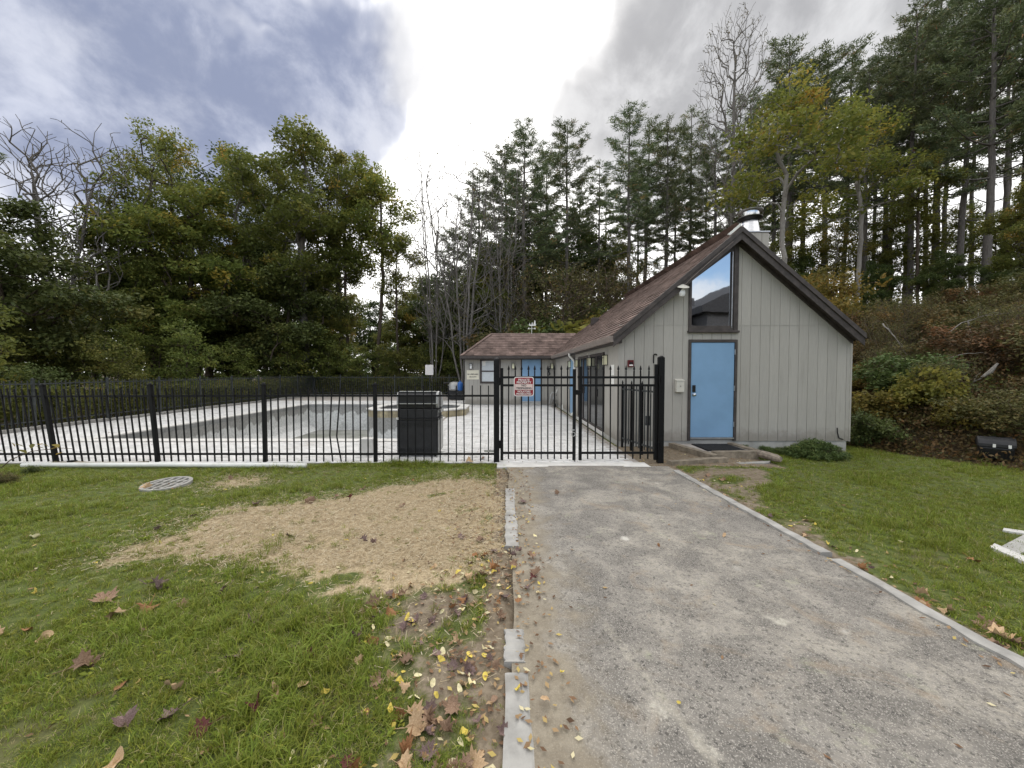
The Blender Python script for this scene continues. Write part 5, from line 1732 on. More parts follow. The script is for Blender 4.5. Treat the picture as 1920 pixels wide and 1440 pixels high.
# grey house behind the camera, seen only as a reflection in the gable window
nh = thing('neighbour_house', (12.5, -26, 0), 'dark gabled house reflected in the window over the front door', 'house')
MB().box(20.3, 36, -34, -22, -0.5, 7.6).build('wall', 'house_dark', nh)
MB().box(10, 20.25, -33, -22.2, -0.5, 5.6).build('wall', 'house_dark', nh)
MB().prism([(19.6, 7.55), (36.6, 7.55), (36.6, 7.9), (28, 12.4), (19.6, 8.2)], 'y', -34.4, -21.5).build('roof', 'house_roof', nh)
MB().prism([(-33.6, 5.5), (-21.6, 5.5), (-27, 8.6)], 'x', 9.4, 19.55).build('roof', 'house_roof', nh)
for xx in (11.5, 14.5, 22.5, 25.5):
    MB().box(xx, xx + 1.4, -22.0 - (0.2 if xx < 20 else 0), -21.9 - (0.2 if xx < 20 else 0), 2.6, 4.6).build('window', 'dark_glass', nh)
MB().box(20.9, 21.3, -27, -26.6, 8.4, 9.9).build('vent_pipe', 'house_dark', nh)
# ------------------------------------------------------------------ trees: skeleton grown towards leaf clumps
def skeleton(rs, trunk, atts, kdir=0.45, step=0.45, jit=0.06, low=0.9, up=0.0):
    """trunk: (N,3) polyline; atts: (M,3) branch ends. Each end joins the nearest node that lies below it. Returns nodes, parents, tips"""
    cap = len(trunk) + len(atts) * 14 + 10
    nd = np.zeros((cap, 3)); par = np.full(cap, -1)
    n = len(trunk)
    nd[:n] = trunk
    par[1:n] = np.arange(n - 1)
    ax = trunk[-1]
    order = np.argsort(np.hypot(atts[:, 0] - np.interp(atts[:, 2], trunk[:, 2], trunk[:, 0]), atts[:, 1] - np.interp(atts[:, 2], trunk[:, 2], trunk[:, 1])) + 0.15 * atts[:, 2])
    tips = []
    for m in order:
        a = atts[m]
        dv = a - nd[:n]
        hd_ = np.hypot(dv[:, 0], dv[:, 1])
        cost = np.sqrt((dv ** 2).sum(1)) + low * np.maximum(0, 0.55 * hd_ - dv[:, 2])
        i = int(np.argmin(cost))
        p = nd[i]
        L = np.linalg.norm(a - p)
        if L < 0.05:
            tips.append(i); continue
        pd = p - nd[par[i]] if par[i] >= 0 else np.array([0, 0, 1.0])
        pd = pd / (np.linalg.norm(pd) + 1e-9) + np.array([0, 0, up])
        pd = pd / (np.linalg.norm(pd) + 1e-9)
        c = p + pd * L * kdir
        k = max(2, min(12, int(L / step)))
        prev = i
        for q in range(1, k + 1):
            t = q / k
            x = (1 - t) ** 2 * p + 2 * t * (1 - t) * c + t * t * a + rs.normal(0, jit, 3) * (q < k)
            nd[n] = x; par[n] = prev; prev = n; n += 1
        tips.append(prev)
    return nd[:n], par[:n], np.array(tips)


def wood(nd, par, tips, r_tip, r_base, expo, sides_big=6):
    n = len(nd)
    w = np.zeros(n)
    np.add.at(w, tips, 1.0)
    w = np.maximum(w, 0)
    for i in range(n - 1, 0, -1):
        w[par[i]] += w[i]
    w = np.maximum(w, 0.5)
    rad = r_tip * w ** expo
    s = r_base / rad[0]
    rad = np.minimum(rad * (1 + (s - 1) * (w / w[0]) ** 0.6), r_base)
    i = np.arange(1, n)
    p0, p1 = nd[par[i]], nd[i]
    r1 = rad[i]
    r0 = np.minimum(rad[par[i]], r1 * 1.35)
    r0 = np.where(w[i] > 0.55 * w[par[i]], rad[par[i]], r0)
    Vs, Fs, base = [], [], 0
    for big in (True, False):
        sel = (r1 > 0.035) if big else (r1 <= 0.035)
        k = sides_big if big else 3
        a, b, ra, rb = p0[sel], p1[sel], r0[sel], r1[sel]
        if len(a) == 0: continue
        dv = b - a
        dv /= (np.linalg.norm(dv, axis=1, keepdims=True) + 1e-9)
        ref = np.tile(np.array([0.31, 0.95, 0.02]), (len(a), 1))
        ref[np.abs((ref * dv).sum(1)) > 0.9] = (1, 0, 0)
        u = np.cross(dv, ref); u /= np.linalg.norm(u, axis=1, keepdims=True)
        v = np.cross(dv, u)
        ang = 2 * np.pi * np.arange(k) / k
        cs_ = (u[:, None] * np.cos(ang)[None, :, None] + v[:, None] * np.sin(ang)[None, :, None])
        ring0 = a[:, None] - dv[:, None] * (0.3 * ra[:, None, None]) + cs_ * ra[:, None, None]
        ring1 = b[:, None] + cs_ * rb[:, None, None]
        V = np.concatenate([ring0, ring1], 1).reshape(-1, 3)
        kk = np.arange(k)
        f = np.stack([kk, (kk + 1) % k, k + (kk + 1) % k, k + kk], 1)
        F = (np.arange(len(a))[:, None, None] * 2 * k + f[None]).reshape(-1, 4) + base
        Vs.append(V); Fs.append(F); base += len(V)
    return np.concatenate(Vs), np.concatenate(Fs)


def leaves(rs, cen, n_each, spread, size, flat=0.5, droop=0.0, aspect=0.55, tint_c=None, narrow=False):
    """leaf-sized kites scattered about clump centres"""
    M = len(cen)
    n = M * n_each
    ci = np.repeat(np.arange(M), n_each)
    off = rs.normal(0, 1, (n, 3))
    off /= np.linalg.norm(off, axis=1, keepdims=True)
    off *= (rs.random(n) ** 0.45)[:, None]
    sp = np.asarray(spread)
    sp = sp[ci][:, None] if sp.ndim == 1 and len(sp) == M else np.tile(sp, (n, 1))
    p = cen[ci] + off * sp * np.array([1.15, 1.15, 0.75])
    nrm = rs.normal(0, 1, (n, 3)) * flat + np.array([0, 0, 1.0])
    nrm /= np.linalg.norm(nrm, axis=1, keepdims=True)
    t = rs.normal(0, 1, (n, 3)) + off * 0.6
    t -= nrm * (t * nrm).sum(1, keepdims=True)
    t /= (np.linalg.norm(t, axis=1, keepdims=True) + 1e-9)
    t[:, 2] -= droop
    s = np.cross(nrm, t)
    l = size * (0.7 + 0.6 * rs.random(n))[:, None]
    w = l * aspect
    V = np.stack([p - t * l * 0.5, p + s * w * 0.5 + t * l * 0.05, p + t * l * 0.5, p - s * w * 0.5 + t * l * 0.05], 1).reshape(-1, 3)
    F = np.arange(n * 4).reshape(-1, 4)
    base = (rs.normal(0.42, 0.14, M) if tint_c is None else tint_c)[ci]
    return V, F, np.clip(base + rs.normal(0, 0.11, n) + 0.12 * (rs.random(n) < 0.05), 0, 1)


def lobes(rs, H, zc0, rx, ry, n, irregular=0.3):
    """crown lobes: centres and radii"""
    L = []
    for i in range(n):
        z = zc0 + (H - zc0) * ((i + 0.5) / n)
        f = math.sin(math.pi * min(1, max(0.10, (z - zc0 * 0.75) / (H * 1.06 - zc0 * 0.75)))) ** 0.7
        a = i * 2.4 + rs.uniform(-0.5, 0.5)
        d_ = f * rs.uniform(0.25, 0.75)
        L.append((rx * d_ * math.cos(a), ry * d_ * math.sin(a), z, max(0.9, rx * f * rs.uniform(0.40, 0.62)), max(0.8, (H - zc0) / n * rs.uniform(0.85, 1.35))))
    return L


def lobe_points(rs, L, n):
    vol = np.array([l[3] ** 2 * l[4] for l in L]); vol = vol ** 0.75; vol /= vol.sum()
    pts = []
    for l, k in zip(L, np.maximum(3, (vol * n).astype(int))):
        d = rs.normal(0, 1, (k, 3)); d /= np.linalg.norm(d, axis=1, keepdims=True)
        d *= rs.uniform(0.45, 1.0, (k, 1))
        pts.append(np.array(l[:3]) + d * np.array([l[3], l[3], l[4]]))
    return np.concatenate(pts)


def trunk_line(rs, h, wander=0.12, lean_=0.0, n=None):
    n = n or max(4, int(h / 0.6))
    z = np.linspace(0, h, n)
    x = np.cumsum(rs.normal(0, wander, n)) * 0.5; y = np.cumsum(rs.normal(0, wander, n)) * 0.5
    return np.stack([x - x[0] + lean_ * z, y - y[0], z], 1)


TREES = {}


def make_broadleaf(key, seed, H, zc0, rx, n_lobes, n_att, leaf_n, leaf_size, spread, leaf_mat, bark, r_base, trunk_f=0.6, r_tip=0.011, flat=0.6, droop=0.15, lean_=0.0, multi=1, keep=1.0, tint_top=0.0):
    rs = np.random.default_rng(seed)
    L = lobes(rs, H - 0.5, zc0, rx, rx, n_lobes)
    att = lobe_points(rs, L, n_att)
    att = att[att[:, 2] > 0.4]
    tl = trunk_line(rs, H * trunk_f, 0.10, lean_)
    nd, par, tips = skeleton(rs, tl, att)
    V, F = wood(nd, par, tips, r_tip, r_base, 0.5)
    tm = big_mesh('trunk', V, F, bark, smooth=True)
    lf_c = nd[tips]
    if keep < 1: lf_c = lf_c[rs.random(len(lf_c)) < keep]
    tc_ = np.clip(rs.normal(0.40, 0.15, len(lf_c)) + tint_top * sstep(lf_c[:, 2], zc0, H), 0, 1)
    # brighter autumn tint in whole clumps at the outside of some limbs
    tc_ += 0.30 * (wave(lf_c[:, 0], lf_c[:, 2], 0.45, seed) > 0.55)
    lv_, lf_, lt_ = leaves(rs, lf_c, leaf_n, spread, leaf_size, flat, droop, tint_c=np.clip(tc_, 0, 1))
    cm_ = big_mesh('crown', lv_, lf_, leaf_mat, lt_)
    TREES[key] = (tm, cm_, H)


def make_bare(key, seed, H, zc0, rx, n_att, bark, r_base, stems=1, r_tip=0.007, fan=0.35, few=0, leaf_mat=None, spreadtop=1.0, step=0.4):
    rs = np.random.default_rng(seed)
    allV, allF, base, tipsP = [], [], 0, []
    for s_ in range(stems):
        a = 2 * np.pi * s_ / max(1, stems) + rs.uniform(-0.4, 0.4)
        ln = fan * (rs.uniform(0.3, 1.0) if stems > 1 else 0)
        Hs = H * (rs.uniform(0.78, 1.0) if s_ else 1.0)
        z = np.linspace(0, Hs * 0.8, 14)
        tl = np.stack([ln * math.cos(a) * z * (1 + 0.02 * z) * 0.6 + np.cumsum(rs.normal(0, .05, 14)), ln * math.sin(a) * z * 0.6 + np.cumsum(rs.normal(0, .05, 14)), z], 1)
        tl -= tl[0]
        tl[:, 0] += 0.15 * (stems > 1) * math.cos(a); tl[:, 1] += 0.15 * (stems > 1) * math.sin(a)
        k = n_att // stems
        u = rs.random(k); zz = zc0 + (Hs - zc0) * np.sqrt(u) if spreadtop > 1 else zc0 + (Hs - zc0) * u
        f = np.sin(np.pi * np.clip((zz - zc0 * 0.6) / (Hs * 1.12 - zc0 * 0.6), 0.05, 1)) ** 0.8
        rr = rx * f * np.sqrt(rs.random(k)) * (1 / math.sqrt(stems) if stems > 1 else 1)
        aa = rs.random(k) * 2 * np.pi
        tx = np.interp(zz, tl[:, 2], tl[:, 0]); ty = np.interp(zz, tl[:, 2], tl[:, 1])
        att = np.stack([tx + rr * np.cos(aa), ty + rr * np.sin(aa), zz], 1)
        nd, par, tips = skeleton(rs, tl, att, 0.16, step, 0.02, low=1.8, up=0.8)
        V, F = wood(nd, par, tips, r_tip, r_base * (1 if s_ == 0 else rs.uniform(0.6, 0.9)), 0.46)
        allV.append(V); allF.append(F + base); base += len(V); tipsP.append(nd[tips])
    tm = big_mesh('trunk', np.concatenate(allV), np.concatenate(allF), bark, smooth=True)
    cm_ = None
    if few:
        tp = np.concatenate(tipsP)
        tp = tp[rs.permutation(len(tp))[:few]]
        lv_, lf_, lt_ = leaves(rs, tp, 9, 0.28, 0.10, 0.8, 0.2)
        cm_ = big_mesh('crown', lv_, lf_, leaf_mat or 'leaf_olive', lt_)
    TREES[key] = (tm, cm_, H)


def make_pine(key, seed, H, z_live, blen, r_base, dens=1.0, top_flat=0.0):
    rs = np.random.default_rng(seed)
    tl = trunk_line(rs, H, 0.045, rs.uniform(-0.015, 0.015), n=26)
    Vs, Fs, base = [], [], 0
    rad = r_base * (1 - tl[:, 2] / H) ** 0.8 + 0.018
    mb = MB(); mb.tube([tuple(p) for p in tl], list(rad), 8)
    segs, cen, dirs = [], [], []
    z = z_live * 0.35
    while z < H - 0.3:
        live = z > z_live * rs.uniform(0.85, 1.2)
        f = (z - z_live * 0.7) / (H - z_live * 0.7)
        nb = rs.integers(3, 6) if live else rs.integers(1, 4)
        a0 = rs.random() * 6.28
        for k in range(nb):
            a = a0 + 6.28 * k / nb + rs.uniform(-0.4, 0.4)
            if live:
                ln = blen * (1 - max(0, f)) ** 0.62 * rs.uniform(0.55, 1.15) * (0.75 if f < 0.15 else 1.0) + 0.35
                if rs.random() < 0.22: continue
            else:
                ln = rs.uniform(0.6, 2.4)
            px_ = np.interp(z, tl[:, 2], tl[:, 0]); py_ = np.interp(z, tl[:, 2], tl[:, 1])
            rise = (0.05 + 0.55 * max(0, f) ** 1.5) if live else rs.uniform(-0.25, 0.15)
            kk = 5
            pts = []
            for q in range(kk + 1):
                t = q / kk
                pts.append((px_ + math.cos(a) * ln * t + rs.normal(0, .03), py_ + math.sin(a) * ln * t + rs.normal(0, .03), z + ln * (rise * t - 0.22 * t * (1 - t) + 0.16 * t ** 3)))
            r0 = 0.012 + 0.011 * ln
            mb.tube(pts, [r0 * (1 - 0.8 * q / kk) for q in range(kk + 1)], 4, False)
            if live:
                nt = max(3, int(ln * 4.6 * dens))
                for q in range(nt):
                    t = 0.30 + 0.72 * (q + rs.random()) / nt
                    t = min(t, 1.0)
                    i = min(kk - 1, int(t * kk)); w_ = t * kk - i
                    c = np.array(pts[i]) * (1 - w_) + np.array(pts[i + 1]) * w_
                    sd = rs.choice([-1, 1]) * rs.uniform(0.05, 0.30) * ln * (1.15 - t) + rs.normal(0, 0.05)
                    c = c + np.array([-math.sin(a) * sd, math.cos(a) * sd, rs.normal(0.04, 0.035)])
                    fw = rs.uniform(0.0, 0.15)
                    c[0] += math.cos(a) * fw; c[1] += math.sin(a) * fw
                    cen.append(c); dirs.append((math.cos(a), math.sin(a), 0.35))
        z += rs.uniform(0.42, 0.85) * (1 if live else 1.5)
    cen.append(tl[-1]); dirs.append((0, 0, 1.0))
    cen = np.array(cen); dirs = np.array(dirs)
    ne = 24
    n = len(cen) * ne
    ci = np.repeat(np.arange(len(cen)), ne)
    dd = rs.normal(0, 0.62, (n, 3)) * np.array([1, 1, 0.6]) + dirs[ci] * 0.55
    dd /= np.linalg.norm(dd, axis=1, keepdims=True)
    st = cen[ci] + rs.normal(0, 0.10, (n, 3)) * np.array([1.4, 1.4, 0.45])
    ln = rs.uniform(0.17, 0.32, n)[:, None]
    sd = np.cross(dd, rs.normal(0, 1, (n, 3))); sd /= np.linalg.norm(sd, axis=1, keepdims=True)
    w_ = 0.026
    V = np.stack([st - sd * w_, st + sd * w_, st + dd * ln], 1).reshape(-1, 3)
    F = np.arange(n * 3).reshape(-1, 3)
    tc_ = np.clip(rs.normal(0.45, 0.18, len(cen)), 0, 0.93)[ci]
    me_t = mb.mesh('trunk', 'bark_pine', smooth=True, fixn=False)
    cm_ = big_mesh('crown', V, F, 'needle', np.clip(tc_ + rs.normal(0, .1, n) + 0.5 * (rs.random(n) < 0.015), 0, 1))
    TREES[key] = (me_t, cm_, H)


def place(name, key, x, y, H=None, ztop=None, label='', cat='tree', group=None, wide=1.0, rot=None, dz=0.0):
    tm, cm_, H0 = TREES[key]
    zb_ = float(tz(x, y)) - 0.08 + dz
    s = ((ztop - zb_) if ztop is not None else H) / H0
    o = bpy.data.objects.new(name, None)
    o.empty_display_size = 0.3
    COL.objects.link(o)
    o.location = (x, y, zb_)
    o.rotation_euler = (0, 0, random.uniform(0, 6.28) if rot is None else rot)
    o.scale = (s * wide, s * wide, s)
    tag(o, label, cat, group)
    for nm, me_ in (('trunk', tm), ('crown', cm_)):
        if me_ is None: continue
        c = bpy.data.objects.new(nm if cat == 'tree' else ('stem' if nm == 'trunk' else 'foliage'), me_)
        COL.objects.link(c); c.parent = o
    return o


# kinds
make_broadleaf('maple_a', 21, 14, 2.2, 4.6, 12, 420, 75, 0.20, 0.55, 'leaf_green', 'bark_brown', 0.24)
make_broadleaf('maple_b', 22, 12, 1.2, 4.8, 12, 430, 78, 0.20, 0.55, 'leaf_green', 'bark_brown', 0.20, tint_top=0.25)
make_broadleaf('ash', 23, 17, 5.0, 4.2, 12, 420, 66, 0.20, 0.52, 'leaf_green', 'bark_grey', 0.24, keep=0.92)
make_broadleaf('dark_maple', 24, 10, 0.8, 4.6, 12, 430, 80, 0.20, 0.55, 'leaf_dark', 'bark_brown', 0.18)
make_broadleaf('locust', 25, 16, 8.0, 5.0, 9, 300, 75, 0.15, 0.62, 'leaf_dark', 'bark_brown', 0.22, trunk_f=0.7)
make_broadleaf('slender', 26, 15, 8.5, 2.4, 9, 170, 58, 0.18, 0.50, 'leaf_yellowish', 'bark_brown', 0.12, trunk_f=0.8)
make_broadleaf('gold_top', 27, 13, 7.0, 3.0, 9, 150, 50, 0.17, 0.50, 'leaf_yellowish', 'bark_pale', 0.105, trunk_f=0.62, lean_=0.02)
make_broadleaf('sapling', 28, 5, 0.8, 1.8, 8, 90, 42, 0.15, 0.36, 'leaf_green', 'bark_brown', 0.05, r_tip=0.007)
make_broadleaf('gold_sapling', 29, 4, 0.6, 1.7, 7, 80, 36, 0.15, 0.36, 'leaf_gold', 'bark_brown', 0.045, r_tip=0.007)
make_broadleaf('sparse_top', 30, 16, 3.0, 4.2, 12, 400, 58, 0.19, 0.50, 'leaf_green', 'bark_brown', 0.2, keep=0.85, tint_top=0.15)
make_bare('bare_broad', 41, 13, 4.5, 5.2, 900, 'bark_grey', 0.105, 3, 0.012, 0.22, few=14)
make_bare('bare_vase', 42, 14, 3.0, 5.2, 620, 'bark_grey', 0.072, 5, 0.0088, 0.25, few=80)
make_bare('bare_tall', 43, 17, 6.5, 3.9, 900, 'bark_grey', 0.16, 1, 0.0095, 0, few=160, leaf_mat='leaf_olive', spreadtop=2)
make_bare('bare_bush', 44, 6, 0.8, 4.2, 1300, 'twig_brown', 0.07, 6, 0.006, 0.7, few=900, leaf_mat='leaf_olive', step=0.3)
for i in range(5):
    make_pine(f'pine_{i}', 60 + i, 18, (7.2, 8.4, 6.3, 9.6, 7.6)[i], (3.7, 3.2, 4.1, 3.0, 3.5)[i], (0.18, 0.165, 0.2, 0.155, 0.17)[i], (1.45, 1.3, 1.5, 1.25, 1.4)[i])


def make_shrub(key, seed, H, rx, n_c, per, size, spread, mat, bark='twig_brown', droop=0.1, aspect=0.55):
    rs = np.random.default_rng(seed)
    L = [(rx * 0.55 * math.cos(2.4 * k) * rs.uniform(.3, 1), rx * 0.55 * math.sin(2.4 * k) * rs.uniform(.3, 1), H * rs.uniform(0.35, 0.72), rx * rs.uniform(0.35, 0.55), H * rs.uniform(0.22, 0.36)) for k in range(7)]
    att = lobe_points(rs, L, n_c)
    att = att[att[:, 2] > 0.08]
    tl = np.stack([np.zeros(4), np.zeros(4), np.linspace(0, H * 0.25, 4)], 1)
    nd, par, tips = skeleton(rs, tl, att, 0.5, 0.3, 0.03, low=0.4)
    V, F = wood(nd, par, tips, 0.006, 0.035, 0.45)
    tm = big_mesh('trunk', V, F, bark, smooth=True)
    lv_, lf_, lt_ = leaves(rs, nd[tips], per, spread, size, 0.7, droop, aspect)
    TREES[key] = (tm, big_mesh('crown', lv_, lf_, mat, lt_), H)


make_shrub('shrub_green', 71, 2.6, 1.9, 110, 46, 0.13, 0.33, 'leaf_dark')
make_shrub('shrub_olive', 72, 2.8, 2.1, 120, 42, 0.12, 0.34, 'leaf_olive')
make_shrub('shrub_rust', 73, 2.8, 2.2, 130, 42, 0.11, 0.34, 'leaf_rust')
make_shrub('shrub_lime', 74, 2.0, 1.3, 70, 26, 0.16, 0.30, 'leaf_lime', aspect=0.7)
make_shrub('shrub_gold', 75, 3.2, 1.9, 110, 42, 0.14, 0.36, 'leaf_gold')
make_shrub('shrub_dense', 76, 1.3, 1.0, 120, 42, 0.085, 0.20, 'leaf_dark')

ORD = ['first', 'second', 'third', 'fourth', 'fifth', 'sixth', 'seventh', 'eighth', 'ninth', 'tenth', 'eleventh', 'twelfth', 'thirteenth', 'fourteenth', 'fifteenth', 'sixteenth', 'seventeenth', 'eighteenth', 'nineteenth', 'twentieth']
T = lambda px, py, Y: CAMH + (HZ - py) / FPX * Y


def tree_px(name, key, px, top, Y, label, group=None, wide=1.0, rot=None, cat='tree', dz=0.0):
    return place(name, key, (px - CX) / FPX * Y, Y, ztop=T(px, top, Y), label=label, group=group, wide=wide, rot=rot, cat=cat, dz=dz)


# --- left side, beyond the pool fences
BL = 'broadleaf trees beyond the pool fence'
tree_px('pine_tree', 'pine_2', -265, -60, 16, 'tall evergreen at the left edge, its twigs reaching into the sky', None, 1.25)
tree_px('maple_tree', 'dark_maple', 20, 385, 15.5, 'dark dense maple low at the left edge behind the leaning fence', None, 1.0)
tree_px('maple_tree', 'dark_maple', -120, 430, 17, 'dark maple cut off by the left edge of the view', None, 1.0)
tree_px('bare_tree', 'bare_broad', 105, 222, 21, 'leafless wide-forked tree between dark maple and green trees', None, 0.95, 0.6)
tree_px('tree', 'sparse_top', 285, 225, 25, 'tall green tree with thin open top beside the leafless tree', None, 0.8)
tree_px('tree', 'locust', 395, 280, 33, 'dark feathery tree standing behind the yellowing maple', None, 1.15)
tree_px('maple_tree', 'maple_b', 370, 350, 26, 'broad yellow-green maple in the middle of the left trees', None, 1.0)
tree_px('maple_tree', 'maple_a', 235, 420, 24.0, 'green maple with low limbs before the thin-topped tree', None, 0.9)
tree_px('tree', 'ash', 570, 228, 28, 'tallest green tree of the left group, with three pointed tops', None, 0.95)
tree_px('tree', 'ash', 640, 275, 31, 'green tree with yellow patches right of the tallest one', None, 0.8)
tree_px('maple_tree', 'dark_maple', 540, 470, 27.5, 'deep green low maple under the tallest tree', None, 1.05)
tree_px('maple_tree', 'maple_a', 450, 510, 29, 'deep green maple in the shade of the yellow-green maple', None, 0.9)
tree_px('maple_tree', 'maple_a', 330, 540, 27.5, 'low green maple close behind the back fence corner', None, 1.0)
tree_px('tree', 'slender', 705, 300, 29.5, 'slender thin-stemmed tree with yellow-green top against the bright sky', None, 1.0)
tree_px('tree', 'ash', 465, 300, 30, 'green tree filling the dip left of the tallest one', None, 0.9)
tree_px('tree', 'slender', 655, 360, 30, 'slender dark-stemmed tree left of the yellow-green one', None, 0.9)
tree_px('tree', 'slender', 748, 430, 30, 'shortest slender tree before the gap of bright sky', None, 0.9)
tree_px('maple_tree', 'maple_b', 640, 590, 29.5, 'low olive tree at the foot of the slender trees', None, 0.85)
tree_px('maple_tree', 'maple_a', 800, 520, 42, 'rounded low tree far behind the gap in the trees', None, 1.3)
tree_px('maple_tree', 'maple_b', 760, 560, 34, 'yellowish low tree behind the blank sign', None, 1.0)
tree_px('maple_tree', 'dark_maple', 850, 540, 30, 'dark low tree left of the wing roof', None, 0.9)
tree_px('bare_tree', 'bare_vase', 870, 250, 24.5, 'grey many-stemmed leafless tree rising behind the wing roof', None, 1.0, 0.3)
tree_px('bare_tree', 'bare_vase', 945, 262, 25.5, 'thin leafless tree right of the many-stemmed one', None, 0.75, 2.0)
tree_px('bare_tree', 'bare_vase', 815, 262, 27, 'pale twiggy leafless tree against the brightest sky', None, 0.7, 4.0)
for px, top, Y, lb in ((120, 600, 17.5, 'leafy sapling just beyond the far end of the leaning fence'), (60, 620, 15.2, 'leafy sapling hanging over the left fence near the corner'),
                       (205, 610, 20, 'leafy sapling over the left fence beyond the first ones'), (290, 600, 22.5, 'leafy sapling near the far end of the left fence'),
                       (370, 620, 26.8, 'leafy sapling at the fence corner'), (455, 600, 27.5, 'leafy sapling left of the golden one'),
                       (600, 610, 27.6, 'leafy sapling right of the golden one'), (680, 640, 27.4, 'leafy sapling at the foot of the thin stems'),
                       (745, 640, 27.8, 'leafy sapling left of the blank sign'), (835, 640, 28, 'leafy sapling between blank sign and wing')):
    tree_px('sapling', 'sapling', px, top, Y, lb, 'saplings along the pool fence', 1.25)
tree_px('sapling', 'gold_sapling', 520, 640, 27.0, 'golden-leaved sapling behind the back fence', None, 1.1)
# undergrowth along the fences
for k in range(24):
    if k < 10:
        x, y = -14.3 - random.uniform(0, 1.2), 8.5 + 1.9 * k
    else:
        x, y = -13.5 + (k - 10) * 0.95, 27.3 + random.uniform(0, 1.2)
    place('shrub', ('shrub_olive', 'sapling', 'shrub_green', 'sapling')[k % 4], x, y, H=(random.uniform(2.8, 4.6) if k % 2 else random.uniform(1.3, 2.7)), label=('olive', 'tall green', 'green', 'tall leafy')[k % 4] + (f' shrub behind the left pool fence, {ORD[k]} from its near end' if k < 10 else f' shrub behind the back pool fence, {ORD[k - 10]} from its left corner'), cat='shrub', group='undergrowth shrubs along the pool fence')
# deeper wood on the left, closing the view under the crowns
for k, (px, top, Y) in enumerate(((-200, 380, 22), (60, 520, 30), (180, 500, 36), (300, 470, 38), (430, 480, 38), (520, 450, 40), (610, 500, 38), (700, 570, 46), (870, 530, 40), (930, 500, 36), (-60, 500, 26))):
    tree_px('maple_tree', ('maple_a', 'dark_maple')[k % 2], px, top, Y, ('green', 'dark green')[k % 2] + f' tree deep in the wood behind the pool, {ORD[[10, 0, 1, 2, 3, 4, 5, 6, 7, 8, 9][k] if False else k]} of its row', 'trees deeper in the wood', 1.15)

# --- pines and companions behind the clubhouse
PG = 'pines on the slope behind the clubhouse'
pines = [(985, 250, 30, 2, 'pine with leafy open top nearest the leafless trees'), (1062, 238, 33, 0, 'full-topped pine above the wing roof, left of the dip'), (1025, 300, 36, 1, 'pine partly hidden between two fuller ones above the wing'),
         (1120, 310, 34, 3, 'shorter pine left of the thin spiky one'), (1175, 215, 31, 1, 'thin spiky pine standing clear before grey cloud'), (1205, 240, 36, 4, 'pine just behind the thin spiky one'),
         (1245, 240, 32, 0, 'green pine left of the tall leafless tree'), (1290, 215, 37, 3, 'pine behind the tall leafless tree'), (1335, 260, 35, 2, 'pine seen through the leafless twigs'),
         (1400, 190, 36, 1, 'pine behind the gable peak'), (1475, 92, 30, 4, 'pine with ragged top above the yellow-topped tree'), (1440, 150, 33, 3, 'pine between the chimney and yellow-topped tree'),
         (1535, 110, 28, 1, 'pine just right of the yellow-topped tree'), (1575, 105, 32, 3, 'pine second right of the yellow-topped tree'), (1615, 130, 25, 0, 'pine standing before the first tall group on the right'),
         (1650, 110, 27, 2, 'bushy pine where the skyline starts to climb'), (1700, 30, 24, 0, 'tall pine left of the three tallest'), (1745, -20, 26, 2, 'tall pine with layered boughs cut by the top edge'),
         (1790, -40, 22, 4, 'tall pine with the stoutest bare trunk'), (1840, -80, 20, 2, 'tallest pine with heavy trunk near the right edge'), (1905, -90, 21, 0, 'tall pine at the right edge'), (1960, -60, 19, 3, 'pine just outside the right edge reaching in'),
         (1870, 0, 27, 1, 'thinner pine behind the two tallest'), (1730, 60, 31, 3, 'thin pine behind the layered one'), (1660, 90, 33, 4, 'thin pine behind the bushy one'), (1500, 130, 36, 0, 'pine behind the ragged one')]
for px, top, Y, v, lb in pines:
    tree_px('pine_tree', f'pine_{v}', px, top, Y, lb, PG, 1.0 if px < 1600 else 0.85)
for k in range(9):
    px = 960 + k * 62 + random.uniform(-18, 18); Y = random.uniform(37, 46)
    tree_px('pine_tree', f'pine_{k % 5}', px, np.interp(px, [1000, 1150, 1300, 1500, 1700, 1950], [330, 330, 290, 210, 120, 20]) + random.uniform(0, 50), Y, f'pine deep in the wood behind the clubhouse, {ORD[k]} from the left', PG)
tree_px('bare_tree', 'bare_tall', 1365, 55, 23.5, 'tall grey nearly leafless tree behind the gable', None, 0.55, 1.0)
for k, (px, top, Y) in enumerate(((1480, 160, 33), (1545, 150, 35), (1630, 140, 36), (1690, 90, 34), (1765, 40, 31), (1815, 60, 33), (1880, 20, 30))):
    tree_px('pine_tree', f'pine_{(1, 3)[k % 2]}', px, top, Y, f'slim pine between the big trunks on the right slope, {ORD[k]} from the chimney', PG, 0.8)
tree_px('tree', 'gold_top', 1465, 150, 19.5, 'pale-stemmed tree with yellow-green top behind the chimney', None, 1.05, 0.2)
tree_px('tree', 'gold_top', 1600, 205, 21, 'leaning pale-stemmed tree with yellow-green boughs right of the chimney', None, 1.0, 2.6)
for k, (px, top, Y, key) in enumerate(((1500, 395, 27, 'sparse_top'), (1560, 420, 25, 'gold_top'), (1600, 400, 29, 'sparse_top'), (1665, 385, 26, 'sparse_top'), (1720, 410, 24, 'sapling'), (1795, 380, 25, 'sparse_top'), (1850, 395, 23, 'sapling'), (1905, 360, 24, 'sparse_top'))):
    tree_px('tree', key, px, top, Y, f'young leafy tree in the understorey below the tall pines, {ORD[k]} from the chimney', 'understorey trees on the right slope', 1.1)
tree_px('tree', 'slender', 1715, 290, 21, 'yellow-green thin tree among the tall pines', None, 1.0)
tree_px('maple_tree', 'dark_maple', 1640, 490, 23, 'dark leafy tree under the pines above the brown bushes', None, 0.8)
